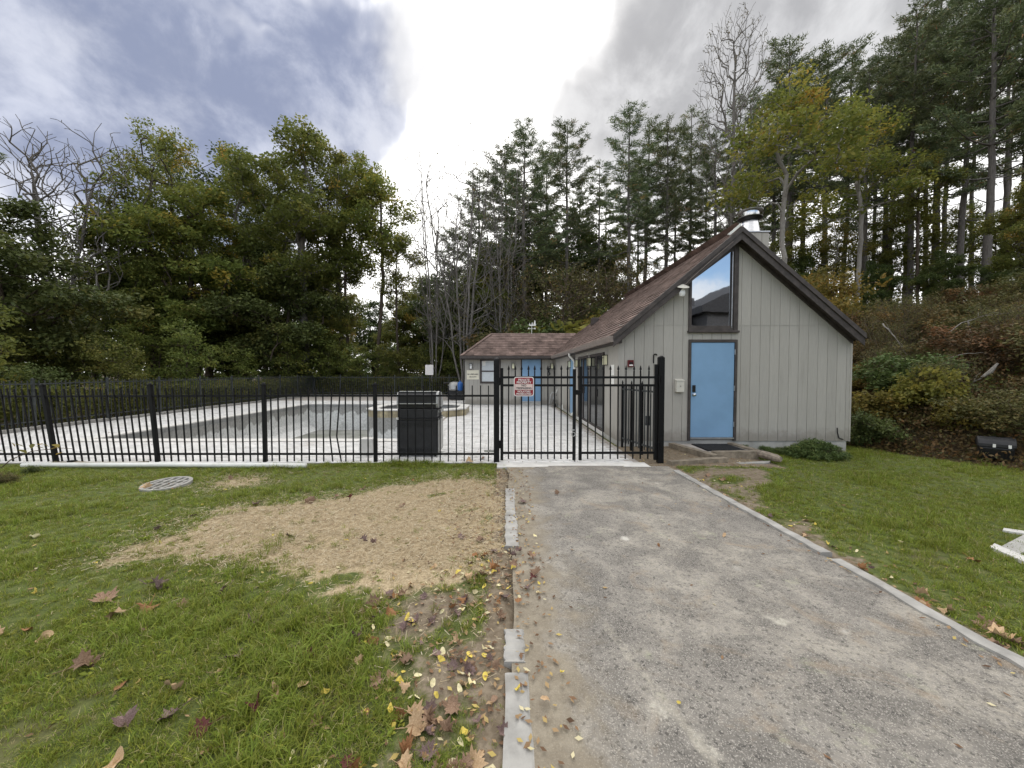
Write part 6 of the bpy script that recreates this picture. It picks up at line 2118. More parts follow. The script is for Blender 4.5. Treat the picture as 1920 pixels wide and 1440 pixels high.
tree_px('maple_tree', 'dark_maple', 1770, 470, 20, 'dark leafy tree under the three tallest pines', None, 0.85)
tree_px('maple_tree', 'maple_b', 1925, 340, 16.5, 'yellow and green tree at the right edge', None, 0.8)
tree_px('maple_tree', 'dark_maple', 1870, 480, 18.5, 'dark low tree before the stoutest pine trunk', None, 0.8)
tree_px('maple_tree', 'dark_maple', 1500, 470, 26, 'low green tree right behind the roof slope', None, 0.6)
tree_px('pine_tree', 'pine_0', 900, 330, 34, 'dark pine behind the many-stemmed leafless tree', PG)
tree_px('pine_tree', 'pine_2', 945, 285, 33, 'fuller dark pine right of the many-stemmed leafless tree', PG)
tree_px('pine_tree', 'pine_4', 855, 420, 33, 'short dark pine left of the many-stemmed leafless tree', PG)
for k, (px, top, Y) in enumerate(((830, 505, 36), (905, 470, 31), (960, 430, 34), (1020, 420, 38), (1090, 410, 39), (1150, 430, 40))):
    tree_px('maple_tree', ('dark_maple', 'maple_a')[k % 2], px, top, Y, ('dark green', 'green')[k % 2] + f' leafy tree under the pines behind the wing, {ORD[k]} from the left', 'leafy trees under the pines behind the wing', 0.85)
# shrubs on the bank behind the wing and the roof
bank = [(1050, 470, 25.5, 'bare_bush', 'large grey-brown leafless bush behind the wing ridge', 1.0), (1130, 480, 27, 'bare_bush', 'grey-brown leafless bush right of the largest one', 1.0), (1185, 510, 27, 'bare_bush', 'grey-brown leafless bush close to the roof slope', 0.9),
        (980, 560, 26.5, 'bare_bush', 'leafless bush behind the grey stems', 0.8),
        (1120, 575, 24.5, 'shrub_gold', 'orange-gold shrub above the roof vent', 0.8), (1055, 598, 23.6, 'shrub_lime', 'bright green shrub behind the wing ridge', 1.2), (1005, 590, 24.5, 'shrub_green', 'green shrub behind the weather vane', 1.0),
        (1150, 560, 25.5, 'shrub_rust', 'rusty shrub right of the orange-gold one', 0.9), (955, 600, 24.3, 'shrub_olive', 'olive shrub left of the weather vane', 0.9), (1085, 560, 26, 'shrub_green', 'green shrub behind the orange-gold one', 0.9),
        (1560, 495, 17, 'shrub_gold', 'yellow bush rising over the right roof slope', 0.85), (1600, 560, 15.5, 'shrub_rust', 'rusty bush just right of the eave', 0.85), (1530, 500, 20, 'shrub_gold', 'yellow bush behind the right roof slope', 0.8)]
for px, top, Y, key, lb, wd_ in bank:
    tree_px('shrub', key, px, top, Y, lb, 'shrubs on the bank', wd_, cat='shrub')
# brown thicket right of the clubhouse: rows climbing the bank
RB = 'thicket bushes on the bank right of the clubhouse'
kinds = ['shrub_rust', 'shrub_olive', 'shrub_gold', 'shrub_rust', 'shrub_green', 'shrub_olive', 'shrub_rust']
words = {'shrub_rust': 'rust-brown', 'shrub_olive': 'olive-brown', 'shrub_green': 'dark green', 'shrub_gold': 'yellow-gold'}
where = ('at the foot of the bank', 'low on the bank', 'a third up the bank', 'half-way up the bank', 'high on the bank', 'at the top of the bank')
k = 0
for row, dist in enumerate((0.9, 2.4, 4.2, 6.4, 9.0, 11.5)):
    nrow = 7 + row
    for j in range(nrow):
        y = 6.0 + j * 1.75 + random.uniform(-.4, .4) + row * 0.2
        x = float(xline(y)) + dist + random.uniform(-.4, .4)
        key = kinds[(k * 5 + row) % 7]
        if not (row == 0 and y > 8.6):
            place('bush', key, x, y, H=(random.uniform(0.7, 1.1) if row == 0 else random.uniform(1.0, 1.7) + 0.07 * row), label=f'{words[key]} thicket bush {where[row]}, {ORD[nrow - 1 - j]} from the clubhouse', cat='bush', group=RB, wide=1.25)
        k += 1
for k, (y, dist, hh) in enumerate(((6.6, 2.0, 2.2), (7.6, 3.4, 2.6), (8.8, 1.8, 2.0), (9.6, 4.6, 2.8), (10.8, 2.6, 2.4), (12.2, 4.0, 3.0), (13.4, 6.0, 3.2), (8.0, 6.2, 3.0), (10.2, 7.6, 3.2), (14.5, 3.2, 3.0), (6.2, 4.6, 2.6), (15.5, 6.5, 3.2))):
    place('bush', 'bare_bush', float(xline(y)) + dist, y, H=hh * 0.72, label=f'twiggy leafless bush in the brown thicket, {ORD[k]} of those without leaves', cat='bush', group=RB, wide=0.85)
for px, top, Y, key, lb, wd_ in ((1628, 728, 9.4, 'shrub_lime', 'lime-leaved shrub against the clubhouse corner', 1.0), (1668, 735, 9.3, 'shrub_lime', 'lime-leaved shrub second from the clubhouse corner', 0.9),
                                 (1755, 680, 8.7, 'shrub_lime', 'tall lime-leaved shrub on a thin stem in the thicket', 0.75), (1800, 745, 8.0, 'shrub_lime', 'low lime-leaved shrub left of the black chest', 0.8), (1712, 715, 9.0, 'shrub_lime', 'lime-leaved shrub third from the clubhouse corner', 0.9),
                                 (1632, 768, 8.9, 'shrub_dense', 'dark glossy shrub at the clubhouse corner', 1.0), (1700, 790, 9.2, 'shrub_olive', 'olive weeds at the edge of the lawn', 0.5), (1760, 800, 8.5, 'shrub_rust', 'rusty weeds at the edge of the lawn', 0.5),
                                 (1815, 822, 7.9, 'shrub_green', 'green weeds left of the black chest', 0.45), (1925, 770, 7.9, 'shrub_green', 'dark shrub right of the black chest', 0.7), (1880, 780, 8.3, 'shrub_green', 'dark shrub behind the black chest', 0.7)):
    tree_px('shrub', key, px, top, Y, lb, 'plants at the edge of the lawn', wd_, cat='shrub')


# weeds and low growth covering the bank
rs = np.random.default_rng(55)
n = 7500
by_ = rs.uniform(4.0, 24, n); bx_ = xline(by_) + np.abs(rs.normal(0, 1, n)) * 4.0 - 0.05
V1, F1, t1_ = leaves(rs, np.stack([bx_, by_, tz(bx_, by_) + rs.uniform(0.02, 0.30, n) * sstep(bx_ - xline(by_), -0.1, 0.8)], 1), 26, 0.30, 0.075, 0.9, 0.05, 0.5)
for nm_, mt_n, lo_, hi_ in (('ground_cover', 'leaf_olive', 0.0, 0.45), ('ground_cover', 'leaf_rust', 0.45, 0.75), ('ground_cover', 'leaf_green', 0.75, 1.01)):
    u = np.repeat(0.5 + 0.5 * wave(bx_, by_, 0.8, 2.0) * 0.7 + rs.normal(0, .15, n), 26)
    sel = (u >= lo_ if lo_ > 0 else u < hi_) & (u < hi_ if hi_ < 1 else u >= lo_)
    idx_ = np.flatnonzero(sel)
    Vq = V1.reshape(-1, 4, 3)[idx_].reshape(-1, 3)
    o = bpy.data.objects.new(nm_, big_mesh(nm_, Vq, np.arange(len(Vq)).reshape(-1, 4), mt_n, t1_[idx_]))
    COL.objects.link(o); o['kind'] = 'stuff'


def dead_branch(pts, r0, label, nm='dead_branch', mat='bark_pale', twigs=2, seed=0):
    r = random.Random(seed)
    mb = MB(); pts = [Vector(p) for p in pts]
    fine = []
    for a, b in zip(pts[:-1], pts[1:]):
        for q in range(3):
            fine.append(a.lerp(b, q / 3) + Vector((r.uniform(-.02, .02), r.uniform(-.02, .02), r.uniform(-.02, .02))) * (len(fine) > 0))
    fine.append(pts[-1])
    mb.tube(fine, [r0 * (1 - 0.8 * i / (len(fine) - 1)) for i in range(len(fine))], 6)
    for q in range(twigs):
        i = r.randrange(2, len(fine) - 1); p = fine[i]
        e = p + Vector((r.uniform(-.5, .5), r.uniform(-.3, .1), r.uniform(0.0, .4)))
        mb.tube([p, p.lerp(e, .5) + Vector((0, 0, .04)), e], [r0 * 0.4, r0 * 0.25, r0 * 0.1], 5)
    return one(nm, mb, mat, label, 'branch')


dead_branch([P(1800, 745, 9.3), P(1828, 715, 9.0), P(1852, 700, 8.8), P(1872, 683, 8.7)], 0.022, 'broken pale branch sticking up in the thicket', seed=1, twigs=1)
MBk = MB().tube([P(1840, 708, 8.8), P(1857, 697, 8.75), P(1871, 681, 8.7)], [0.02, 0.045, 0.02], 6)
one('split_wood', MBk, 'bark_pale', 'bare split end of the broken branch in the thicket', 'branch')
dead_branch([P(1655, 607, 11.5), P(1672, 625, 11.2), P(1690, 648, 11), P(1703, 668, 10.8)], 0.02, 'pale dead branch hanging in the thicket right of the eave', seed=2, twigs=3)
dead_branch([P(1770, 630, 11), P(1805, 605, 11), P(1850, 592, 11), P(1918, 585, 11)], 0.018, 'long pale dead branch arching over the upper thicket', seed=3, twigs=3)
dead_branch([P(1775, 672, 9.6), P(1815, 662, 9.5), P(1850, 662, 9.4), P(1900, 680, 9.3)], 0.012, 'thin arching stem across the middle of the thicket', seed=4, twigs=1)
dead_branch([P(1820, 790, 8.1), P(1860, 802, 7.9), P(1890, 815, 7.7), P(1922, 827, 7.5)], 0.014, 'thin fallen branch above the black chest', seed=5, twigs=2)
dead_branch([P(1815, 603, 10.6), P(1817, 618, 10.6), P(1824, 634, 10.5)], 0.02, 'short pale stub in the upper thicket', seed=6, twigs=0)

# far wood closing the horizon: one mass
rs = np.random.default_rng(99)
fx_ = rs.uniform(-95, 70, 900); fy_ = rs.uniform(56, 80, 900)
fz_ = rs.uniform(0, 1, 900) ** 0.8 * np.interp(fx_, [-95, -20, 0, 70], [7, 7, 6, 4])
lv_, lf_, lt_ = leaves(rs, np.stack([fx_, fy_, fz_ + tz(fx_, fy_)], 1), 26, 1.7, 0.75, 0.9, 0.1, 0.7)
o = bpy.data.objects.new('woodland', big_mesh('woodland', lv_, lf_, 'leaf_dark', lt_))
COL.objects.link(o); o['kind'] = 'stuff'

# ------------------------------------------------------------------ low plants
def juniper():
    rs = np.random.default_rng(5)
    jn = thing('juniper_shrub', (P(1520, 850, 7.8).x, 7.8, -0.1), 'spreading dark juniper under the front wall', 'shrub')
    c = P(1525, 850, 7.75)
    n = 260
    a = rs.random(n) * 6.28; rr = np.sqrt(rs.random(n))
    x = c.x + 0.58 * rr * np.cos(a); y = 7.72 + 0.32 * rr * np.sin(a)
    z = -0.1 + 0.30 * (1 - rr ** 2) * rs.random(n) ** 0.5 + 0.03
    V, F, t_ = leaves(rs, np.stack([x, y, z], 1), 26, 0.085, 0.075, 0.9, 0.0, 0.22)
    o = bpy.data.objects.new('foliage', big_mesh('foliage', V - np.array(jn.location), F, 'leaf_dark', t_)); COL.objects.link(o); o.parent = jn
    st = MB()
    for k in range(14):
        an = rs.random() * 6.28; q = rs.random()
        st.tube([(c.x, 7.72, -0.1), (c.x + 0.3 * q * math.cos(an), 7.72 + 0.15 * q * math.sin(an), 0.05), (c.x + 0.55 * math.cos(an), 7.72 + 0.28 * math.sin(an), 0.08 * q)], [0.014, 0.01, 0.004], 5)
    st.build('stem', 'twig_brown', jn)
    return jn


juniper()
for k, (px, Y, hh, ml, lb) in enumerate(((1400, 8.05, 0.17, 'shrub_dense', 'low weed clump right of the landing under the wall'), (1440, 8.0, 0.20, 'shrub_dense', 'low weed clump between landing and juniper'), (1465, 7.9, 0.22, 'shrub_dense', 'leafy weed clump touching the juniper'))):
    place('weed_clump', ml, (px - CX) / FPX * Y, Y, H=hh, label=lb, cat='weed', wide=1.4, dz=0.06)
# low green growth along the feet of the pool fences
rs = np.random.default_rng(77)
n = 1500
fx_ = np.where(np.arange(n) < 800, -13.4 - np.abs(rs.normal(0, 0.5, n)), rs.uniform(-13.2, -1.5, n))
fy_ = np.where(np.arange(n) < 800, rs.uniform(6.8, 26, n), 26.5 + np.abs(rs.normal(0, 0.5, n)))
V1, F1, t1_ = leaves(rs, np.stack([fx_, fy_, rs.uniform(0.05, 1.1, n)], 1), 26, 0.30, 0.11, 0.9, 0.05, 0.55)
o = bpy.data.objects.new('ground_cover', big_mesh('ground_cover', V1, F1, 'leaf_green', t1_))
COL.objects.link(o); o['kind'] = 'stuff'
# broad-leaved weed reaching through the fence at the far left
wd = thing('weed_plant', (-7.9, 6.45, 0), 'broad-leaved green weed growing through the leaning fence', 'weed')
stm = MB(); lfm = MB()


def broad_leaf(mb, base, direction, L, w, fold=0.25):
    d_ = Vector(direction).normalized(); s_ = d_.cross(Vector((0, 0, 1)))
    s_ = s_.normalized() if s_.length > .01 else Vector((1, 0, 0))
    u = s_.cross(d_)
    rows = [(0, 0.0), (0.25, 0.8), (0.5, 1.0), (0.78, 0.62), (1.0, 0.0)]
    vs, fs = [], []
    for t_, ww in rows:
        c = Vector(base) + d_ * L * t_ - Vector((0, 0, 0.18 * L * t_ * t_))
        vs += [c - s_ * w * ww / 2 + u * fold * w * ww / 2, c, c + s_ * w * ww / 2 + u * fold * w * ww / 2]
    for i in range(4):
        fs += [(i * 3, i * 3 + 1, i * 3 + 4, i * 3 + 3), (i * 3 + 1, i * 3 + 2, i * 3 + 5, i * 3 + 4)]
    mb.add(vs, fs)


r = random.Random(12)
stem_pts = [P(-30, 905, 6.4), P(20, 862, 6.45), P(60, 846, 6.5), P(110, 840, 6.6), P(135, 841, 6.65)]
stm.tube(stem_pts, [0.009, 0.008, 0.007, 0.006, 0.004], 6)
for q in (P(28, 838, 6.4), P(45, 838, 6.45), P(62, 832, 6.5), P(75, 834, 6.5), P(92, 838, 6.55), P(100, 833, 6.55), P(112, 838, 6.6), P(118, 848, 6.6), P(10, 848, 6.4), P(50, 850, 6.4), P(85, 842, 6.5)):
    broad_leaf(lfm, q, (r.uniform(-1, 1), r.uniform(-.8, .2), r.uniform(-.2, .7)), r.uniform(0.10, 0.16), r.uniform(0.06, 0.09))
stm.build('stem', 'twig_brown', wd); lfm.build('foliage', 'leaf_lime', wd)
place('weed_clump', 'shrub_dense', -7.55, 6.1, H=0.22, label='small leafy weed clump beside the end of the white pipe', cat='weed', wide=0.9)
place('weed_clump', 'shrub_olive', -7.2, 5.45, H=0.30, label='brownish weed tuft at the left edge of the lawn', cat='weed', wide=1.1)

# ------------------------------------------------------------------ grass: tufts spread by geometry nodes
lib = bpy.data.collections.new('grass_tufts')


def tuft(seed, n, L, w, spread, lean_, dry):
    rs = np.random.default_rng(seed)
    a = rs.random(n) * 6.28; rr = spread * np.sqrt(rs.random(n))
    b0 = np.stack([rr * np.cos(a), rr * np.sin(a), np.zeros(n)], 1)
    az = rs.random(n) * 6.28
    ln = L * rs.uniform(0.55, 1.15, n); le = lean_ * rs.uniform(0.4, 1.5, n)
    hd_ = np.stack([np.cos(az), np.sin(az), np.zeros(n)], 1)
    mid = b0 + hd_ * (ln * le * 0.35)[:, None] + np.array([0, 0, 1.0]) * (ln * 0.6 * np.sqrt(np.clip(1 - (le * 0.5) ** 2, 0.1, 1)))[:, None]
    tip = b0 + hd_ * (ln * le)[:, None] + np.array([0, 0, 1.0]) * (ln * np.clip(1 - 0.45 * le ** 2, 0.12, 1))[:, None]
    s = np.stack([-np.sin(az), np.cos(az), np.zeros(n)], 1) * (w * rs.uniform(0.7, 1.3, n))[:, None] / 2
    V = np.stack([b0 - s, b0 + s, mid + s * 0.85, mid - s * 0.85, tip + s * 0.1, tip - s * 0.1], 1).reshape(-1, 3)
    k = np.arange(n)[:, None] * 6
    F = np.concatenate([k + np.array([[0, 1, 2, 3]]), k + np.array([[3, 2, 4, 5]])], 0)
    t_ = np.clip(rs.normal(0.42, 0.2, n), 0, 0.86)
    t_ = np.where(rs.random(n) < dry, rs.uniform(0.92, 1.0, n), t_)
    o = bpy.data.objects.new('grass_tuft', big_mesh('grass_tuft', V, F, 'grass_blade', np.concatenate([t_, t_])))
    lib.objects.link(o)


for i in range(4):
    tuft(200 + i, 22, 0.070, 0.0042, 0.055, 0.85, 0.05)
for i in range(2):
    tuft(210 + i, 20, 0.125, 0.0048, 0.045, 0.85, 0.05)
for i in range(2):
    tuft(220 + i, 16, 0.045, 0.0040, 0.06, 1.1, 0.45)


def weed_rosette(seed):
    rs = np.random.default_rng(seed)
    mb = MB()
    for k in range(9):
        a = rs.random() * 6.28; L = rs.uniform(0.025, 0.055); b0 = rs.normal(0, 0.015, 2)
        u = np.array([math.cos(a), math.sin(a)]); s = np.array([-u[1], u[0]]) * L * 0.27
        z0 = rs.uniform(0.008, 0.03)
        p = [(*(b0), z0 * .5), (*(b0 + u * L * .5 + s), z0 + .006), (*(b0 + u * L), z0), (*(b0 + u * L * .5 - s), z0 + .004)]
        mb.add(p, [(0, 1, 2, 3)], float(np.clip(rs.normal(0.5, 0.2), 0.05, 0.88)))
    lib.objects.link(bpy.data.objects.new('grass_tuft', mb.mesh('grass_tuft', 'grass_blade', fixn=False)))


weed_rosette(231); weed_rosette(232)


def grass_points():
    P_, S_, I_ = [], [], []
    rs = np.random.default_rng(3)
    zones = [(-10.2, 0.03, 0.7, 2.6, 900), (-10.2, 0.03, 2.6, 4.4, 580), (-10.5, 0.03, 4.4, 6.55, 330), (-3.2, -0.15, 6.5, 6.76, 900),
             (2.84, 12, 0.7, 3.2, 520), (2.84, 12, 3.2, 5.4, 400), (2.84, 12, 5.4, 9.4, 260)]
    for x0, x1, y0, y1, dn in zones:
        n = int((x1 - x0) * (y1 - y0) * dn)
        x = rs.uniform(x0, x1, n); y = rs.uniform(y0, y1, n)
        vis = np.abs(x - 0.02 * y) < 1.48 * y + 0.6
        x, y = x[vis], y[vis]
        s, d_, w_ = masks(x, y)
        dens = (1 - (0.965 - 0.16 * sstep(wave(x, y, 3.1, 4.0), 0.0, 0.6)) * s) * (1 - 0.90 * sstep(d_, 0.25, 0.75)) * (1 - 0.85 * w_)
        dens *= 1 - 0.25 * sstep(wave(x, y, 1.6, 5.0), 0.1, 0.7)
        dens *= ~((x > XL - 0.1) & (x < XR + 0.03) & (y > FY - 0.02))
        dens *= ~((x > 2.75) & (x < 4.95) & (y > 6.65)) | (rs.random(len(x)) < 0.03)
        dens *= (np.hypot(x - gc.x, y - gc.y) > 0.27)
        dens *= ~((x < -3.3) & (x > -8.2) & (np.abs(y - 6.41) < 0.05))
        dens = np.maximum(dens, (y > 6.5) * (x < 0) * 0.9)
        keep = rs.random(len(x)) < dens
        x, y, d_, s = x[keep], y[keep], d_[keep], s[keep]
        lush = 0.5 + 0.5 * wave(x, y, 1.1, 0.8)
        sc = rs.uniform(0.65, 1.15, len(x)) * (0.52 + 0.52 * lush) * (1 - 0.4 * sstep(d_, 0.2, 0.6)) * (1 - 0.25 * s)
        pick = np.where(rs.random(len(x)) < 0.18 + 0.4 * d_ + 0.4 * s, 6 + rs.integers(0, 2, len(x)), np.where(lush > 0.62, rs.integers(0, 6, len(x)), rs.integers(0, 4, len(x))))
        pick = np.where(rs.random(len(x)) < 0.05 + 0.10 * sstep(wave(x, y, 0.9, 2.4), 0.2, 0.7), 8 + rs.integers(0, 2, len(x)), pick)
        P_.append(np.stack([x, y, tz(x, y) - 0.004], 1)); S_.append(sc); I_.append(pick)
    return np.concatenate(P_), np.concatenate(S_), np.concatenate(I_)


gp_, gs_, gi_ = grass_points()
me = bpy.data.meshes.new('grass')
me.vertices.add(len(gp_))
me.vertices.foreach_set('co', gp_.astype(np.float32).ravel())
at = me.attributes.new('size', 'FLOAT', 'POINT'); at.data.foreach_set('value', gs_.astype(np.float32))
at = me.attributes.new('pick', 'INT', 'POINT'); at.data.foreach_set('value', gi_.astype(np.int32))
at = me.attributes.new('turn', 'FLOAT_VECTOR', 'POINT')
tv = np.stack([rng.normal(0, 0.18, len(gp_)), rng.normal(0, 0.18, len(gp_)), rng.uniform(0, 6.28, len(gp_))], 1)
at.data.foreach_set('vector', tv.astype(np.float32).ravel())
go = bpy.data.objects.new('grass', me)
COL.objects.link(go)
go['kind'] = 'stuff'
ng = bpy.data.node_groups.new('grass_spread', 'GeometryNodeTree')
ng.interface.new_socket('Geometry', in_out='INPUT', socket_type='NodeSocketGeometry')
ng.interface.new_socket('Geometry', in_out='OUTPUT', socket_type='NodeSocketGeometry')
N = ng.nodes; Lk = ng.links
gi = N.new('NodeGroupInput'); go_ = N.new('NodeGroupOutput')
m2p = N.new('GeometryNodeMeshToPoints')
iop = N.new('GeometryNodeInstanceOnPoints')
ci_ = N.new('GeometryNodeCollectionInfo')
ci_.inputs['Collection'].default_value = lib
ci_.inputs['Separate Children'].default_value = True
ci_.inputs['Reset Children'].default_value = True


def named(nm, ty):
    q = N.new('GeometryNodeInputNamedAttribute'); q.data_type = ty; q.inputs['Name'].default_value = nm
    return q.outputs['Attribute']


Lk.new(gi.outputs[0], m2p.inputs['Mesh'])
Lk.new(m2p.outputs['Points'], iop.inputs['Points'])
Lk.new(ci_.outputs[0], iop.inputs['Instance'])
iop.inputs['Pick Instance'].default_value = True
Lk.new(named('pick', 'INT'), iop.inputs['Instance Index'])
e2r = N.new('FunctionNodeEulerToRotation')
Lk.new(named('turn', 'FLOAT_VECTOR'), e2r.inputs[0])
Lk.new(e2r.outputs[0], iop.inputs['Rotation'])
cx3 = N.new('ShaderNodeCombineXYZ')
sz = named('size', 'FLOAT')
for q in range(3): Lk.new(sz, cx3.inputs[q])
Lk.new(cx3.outputs[0], iop.inputs['Scale'])
Lk.new(iop.outputs[0], go_.inputs[0])
md = go.modifiers.new('spread', 'NODES'); md.node_group = ng

# straw mulch: loose strands lying over the bare patches
rs = np.random.default_rng(17)
n = 150000
x = rs.uniform(-7.0, 0.1, n); y = rs.uniform(1.9, 6.3, n)
s, d_, w_ = masks(x, y)
keep = rs.random(n) < (0.95 * s * (1 - 0.75 * (y < 3.1)) + 0.025 * (d_ > 0.3) + 0.004)
x, y = x[keep], y[keep]; n = len(x)
a = rs.random(n) * 6.28; ln = rs.uniform(0.015, 0.058, n); wd_ = rs.uniform(0.0012, 0.0026, n)
z = tz(x, y) + rs.uniform(0.004, 0.028, n); tl_ = rs.normal(0, 0.20, n)
dv = np.stack([np.cos(a), np.sin(a), tl_], 1) * ln[:, None] / 2
sv = np.stack([-np.sin(a), np.cos(a), rs.normal(0, .4, n)], 1) * wd_[:, None] / 2 * 1.6
c = np.stack([x, y, z], 1)
V = np.stack([c - dv - sv, c - dv + sv, c + dv + sv, c + dv - sv], 1).reshape(-1, 3)
so = bpy.data.objects.new('straw', big_mesh('straw', V, np.arange(n * 4).reshape(-1, 4), 'straw_strand', rs.random(n)))
COL.objects.link(so); so['kind'] = 'stuff'

# litter of tiny leaf scraps, seeds and needles: nobody could count it
def litter_pts(n, x0, x1, y0, y1, f):
    x = rs.uniform(x0, x1, n); y = rs.uniform(y0, y1, n)
    k = rs.random(n) < f(x, y)
    return x[k], y[k]


LX, LY = [], []
for args in ((5000, -1.6, 0.35, 1.1, 6.3, lambda x, y: 0.75 * np.exp(-((x + 0.15) / 0.5) ** 2)), (2500, -6, 0, 1.2, 6.4, lambda x, y: 0.18 + 0 * x), (900, 0.1, 2.75, 1.1, 6.4, lambda x, y: 0.28 * np.exp(-((np.abs(x - 1.4) - 1.25) / 0.25) ** 2) + 0.03),
             (2200, 2.65, 5.2, 1.4, 7.0, lambda x, y: 0.7 * np.exp(-((x - 2.95) / 0.35) ** 2) + 0.08), (1500, 1.9, 2.47, 8.4, 18.4, lambda x, y: 0.8 * np.exp(-((x - 2.42) / 0.2) ** 2)),
             (1000, 2.4, 4.9, 6.5, 8.3, lambda x, y: 0.5 + 0 * x), (900, -12.5, 2.3, 6.7, 18.0, lambda x, y: 0.25 * ~((x > PX0) & (x < PX1) & (y > PY0))), (700, -1.9, 2.4, 17.6, 18.55, lambda x, y: 0.45 + 0 * x),
             (600, -12.7, 2.0, 19.3, 25.8, lambda x, y: 0.8 + 0 * x)):
    a_, b_ = litter_pts(*args); LX.append(a_); LY.append(b_)
LX, LY = np.concatenate(LX), np.concatenate(LY)
ondeck = (LY > 6.62) & (LX < 2.40)
lz = np.where(ondeck, 0.016, np.where((LX > 0.06) & (LX < 2.77) & (LY < 6.46), 0.022, tz(LX, LY) + 0.012))
lv_, lf_, lt_ = leaves(rs, np.stack([LX, LY, lz], 1), 1, 0.004, 0.036, 0.25, 0.0, 0.5)
lv_[:, 2] = np.maximum(lv_[:, 2], np.repeat(lz, 4) - 0.004)
o = bpy.data.objects.new('leaf_litter', big_mesh('leaf_litter', lv_, lf_, 'litter', np.clip(rs.normal(0.5, .3, len(lf_)), 0, 1)))
COL.objects.link(o); o['kind'] = 'stuff'

# ------------------------------------------------------------------ fallen leaves big enough to pick out, each its own object
def m_fallen(name, c1, c2, rough=0.7):
    m, t, b, o = mat_new(name)
    co = t.n('ShaderNodeTexCoord').outputs['Object']
    n1 = t.noise(co, 22, 5, 0.6)
    rnd = t.n('ShaderNodeObjectInfo').outputs['Random']
    c = t.mix(t.ss(n1, 0.3, 0.7), c1, c2)
    hs = t.n('ShaderNodeHueSaturation', ins={'Color': c, 'Value': t.math('ADD', 0.8, t.math('MULTIPLY', rnd, 0.45))})
    t.set(b, 'Base Color', hs.outputs[0]); t.set(b, 'Roughness', rough); t.set(b, 'Specular IOR Level', 0.25)


m_fallen('fallen_brown', (0.16, 0.095, 0.06), (0.27, 0.18, 0.12))
m_fallen('fallen_purple', (0.11, 0.065, 0.06), (0.21, 0.15, 0.135))
m_fallen('fallen_tan', (0.36, 0.235, 0.13), (0.50, 0.36, 0.22))
m_fallen('fallen_yellow', (0.50, 0.37, 0.05), (0.66, 0.54, 0.14))
m_fallen('fallen_cream', (0.58, 0.50, 0.28), (0.70, 0.64, 0.42))
m_fallen('fallen_orange', (0.22, 0.10, 0.045), (0.34, 0.18, 0.08))
m_fallen('fallen_red', (0.075, 0.022, 0.020), (0.15, 0.05, 0.042))


def maple_outline():
    pts = [(0, -0.5), (0.06, -0.30), (0.26, -0.36), (0.22, -0.22), (0.46, -0.10), (0.36, 0.0), (0.50, 0.16), (0.28, 0.14), (0.24, 0.24), (0.12, 0.18), (0.14, 0.36), (0.06, 0.36), (0, 0.5)]
    return pts + [(-a, b) for a, b in pts[-2:0:-1]]


def fallen_mesh(kind, curl, seed):
    r = random.Random(seed)
    ol = maple_outline() if kind == 'maple' else [(0.30 * math.sin(a) * (1 - 0.25 * math.cos(a)), -0.5 * math.cos(a)) for a in np.linspace(0, 2 * math.pi, 14, endpoint=False)]
    ci = [(a * 0.45, b * 0.45) for a, b in ol]
    f1, f2, f3 = r.uniform(-1, 1), r.uniform(-1, 1), r.uniform(0, 6)
    def zf(a, b):
        return curl * (1.3 * a * a + 0.9 * f1 * b * b + 0.25 * f2 * math.sin(6 * a + f3) * 0.4 + 0.10 * math.sin(9 * b + f3)) + 0.06 * curl
    n_ = len(ol)
    vs = [(a, b, zf(a, b)) for a, b in ol] + [(a, b, zf(a, b)) for a, b in ci] + [(0, 0, zf(0, 0))]
    fs = [(i, (i + 1) % n_, n_ + (i + 1) % n_, n_ + i) for i in range(n_)] + [(n_ + i, n_ + (i + 1) % n_, 2 * n_) for i in range(n_)]
    me_ = MB().add(vs, fs)
    if kind == 'maple':
        me_.beam((0, -0.48, zf(0, -.48)), (0.05, -0.85, zf(0, -.48) + 0.05), 0.02, 0.02)
    zmin = min(v[2] for v in me_.v)
    me_.v = [(a, b, c - zmin) for a, b, c in me_.v]
    return me_


FM = {}
for q in ('brown', 'purple', 'tan', 'orange', 'red', 'yellow', 'cream'):
    for kd in ('maple', 'oval'):
        for v in range(3):
            FM[(q, kd, v)] = fallen_mesh(kd, (0.5, 0.9, 1.3)[v] if kd == 'maple' else (0.4, 0.8, 1.2)[v], hash((q, kd, v)) % 1000 if False else len(FM) + 5).mesh('fallen_leaf', 'fallen_' + q, smooth=False, fixn=False)


def leaf_at(x, y, size, colour, kd, label, group, z=None, tilt=0.25):
    v = random.randrange(3)
    o = bpy.data.objects.new('fallen_leaf', FM[(colour, kd, v)])
    COL.objects.link(o)
    onpath = 0.06 < x < 2.77 and y < 6.46
    z = z if z is not None else (0.024 if onpath else (0.017 if (y > 6.62 and x < 2.4) else float(tz(x, y)) + 0.008))
    o.location = (x, y, z)
    o.rotation_euler = (random.gauss(0, tilt), random.gauss(0, tilt), random.uniform(0, 6.28))
    o.scale = (size * random.uniform(0.65, 1.05), size, size * random.uniform(0.8, 1.3))
    return tag(o, label, 'leaf', group)


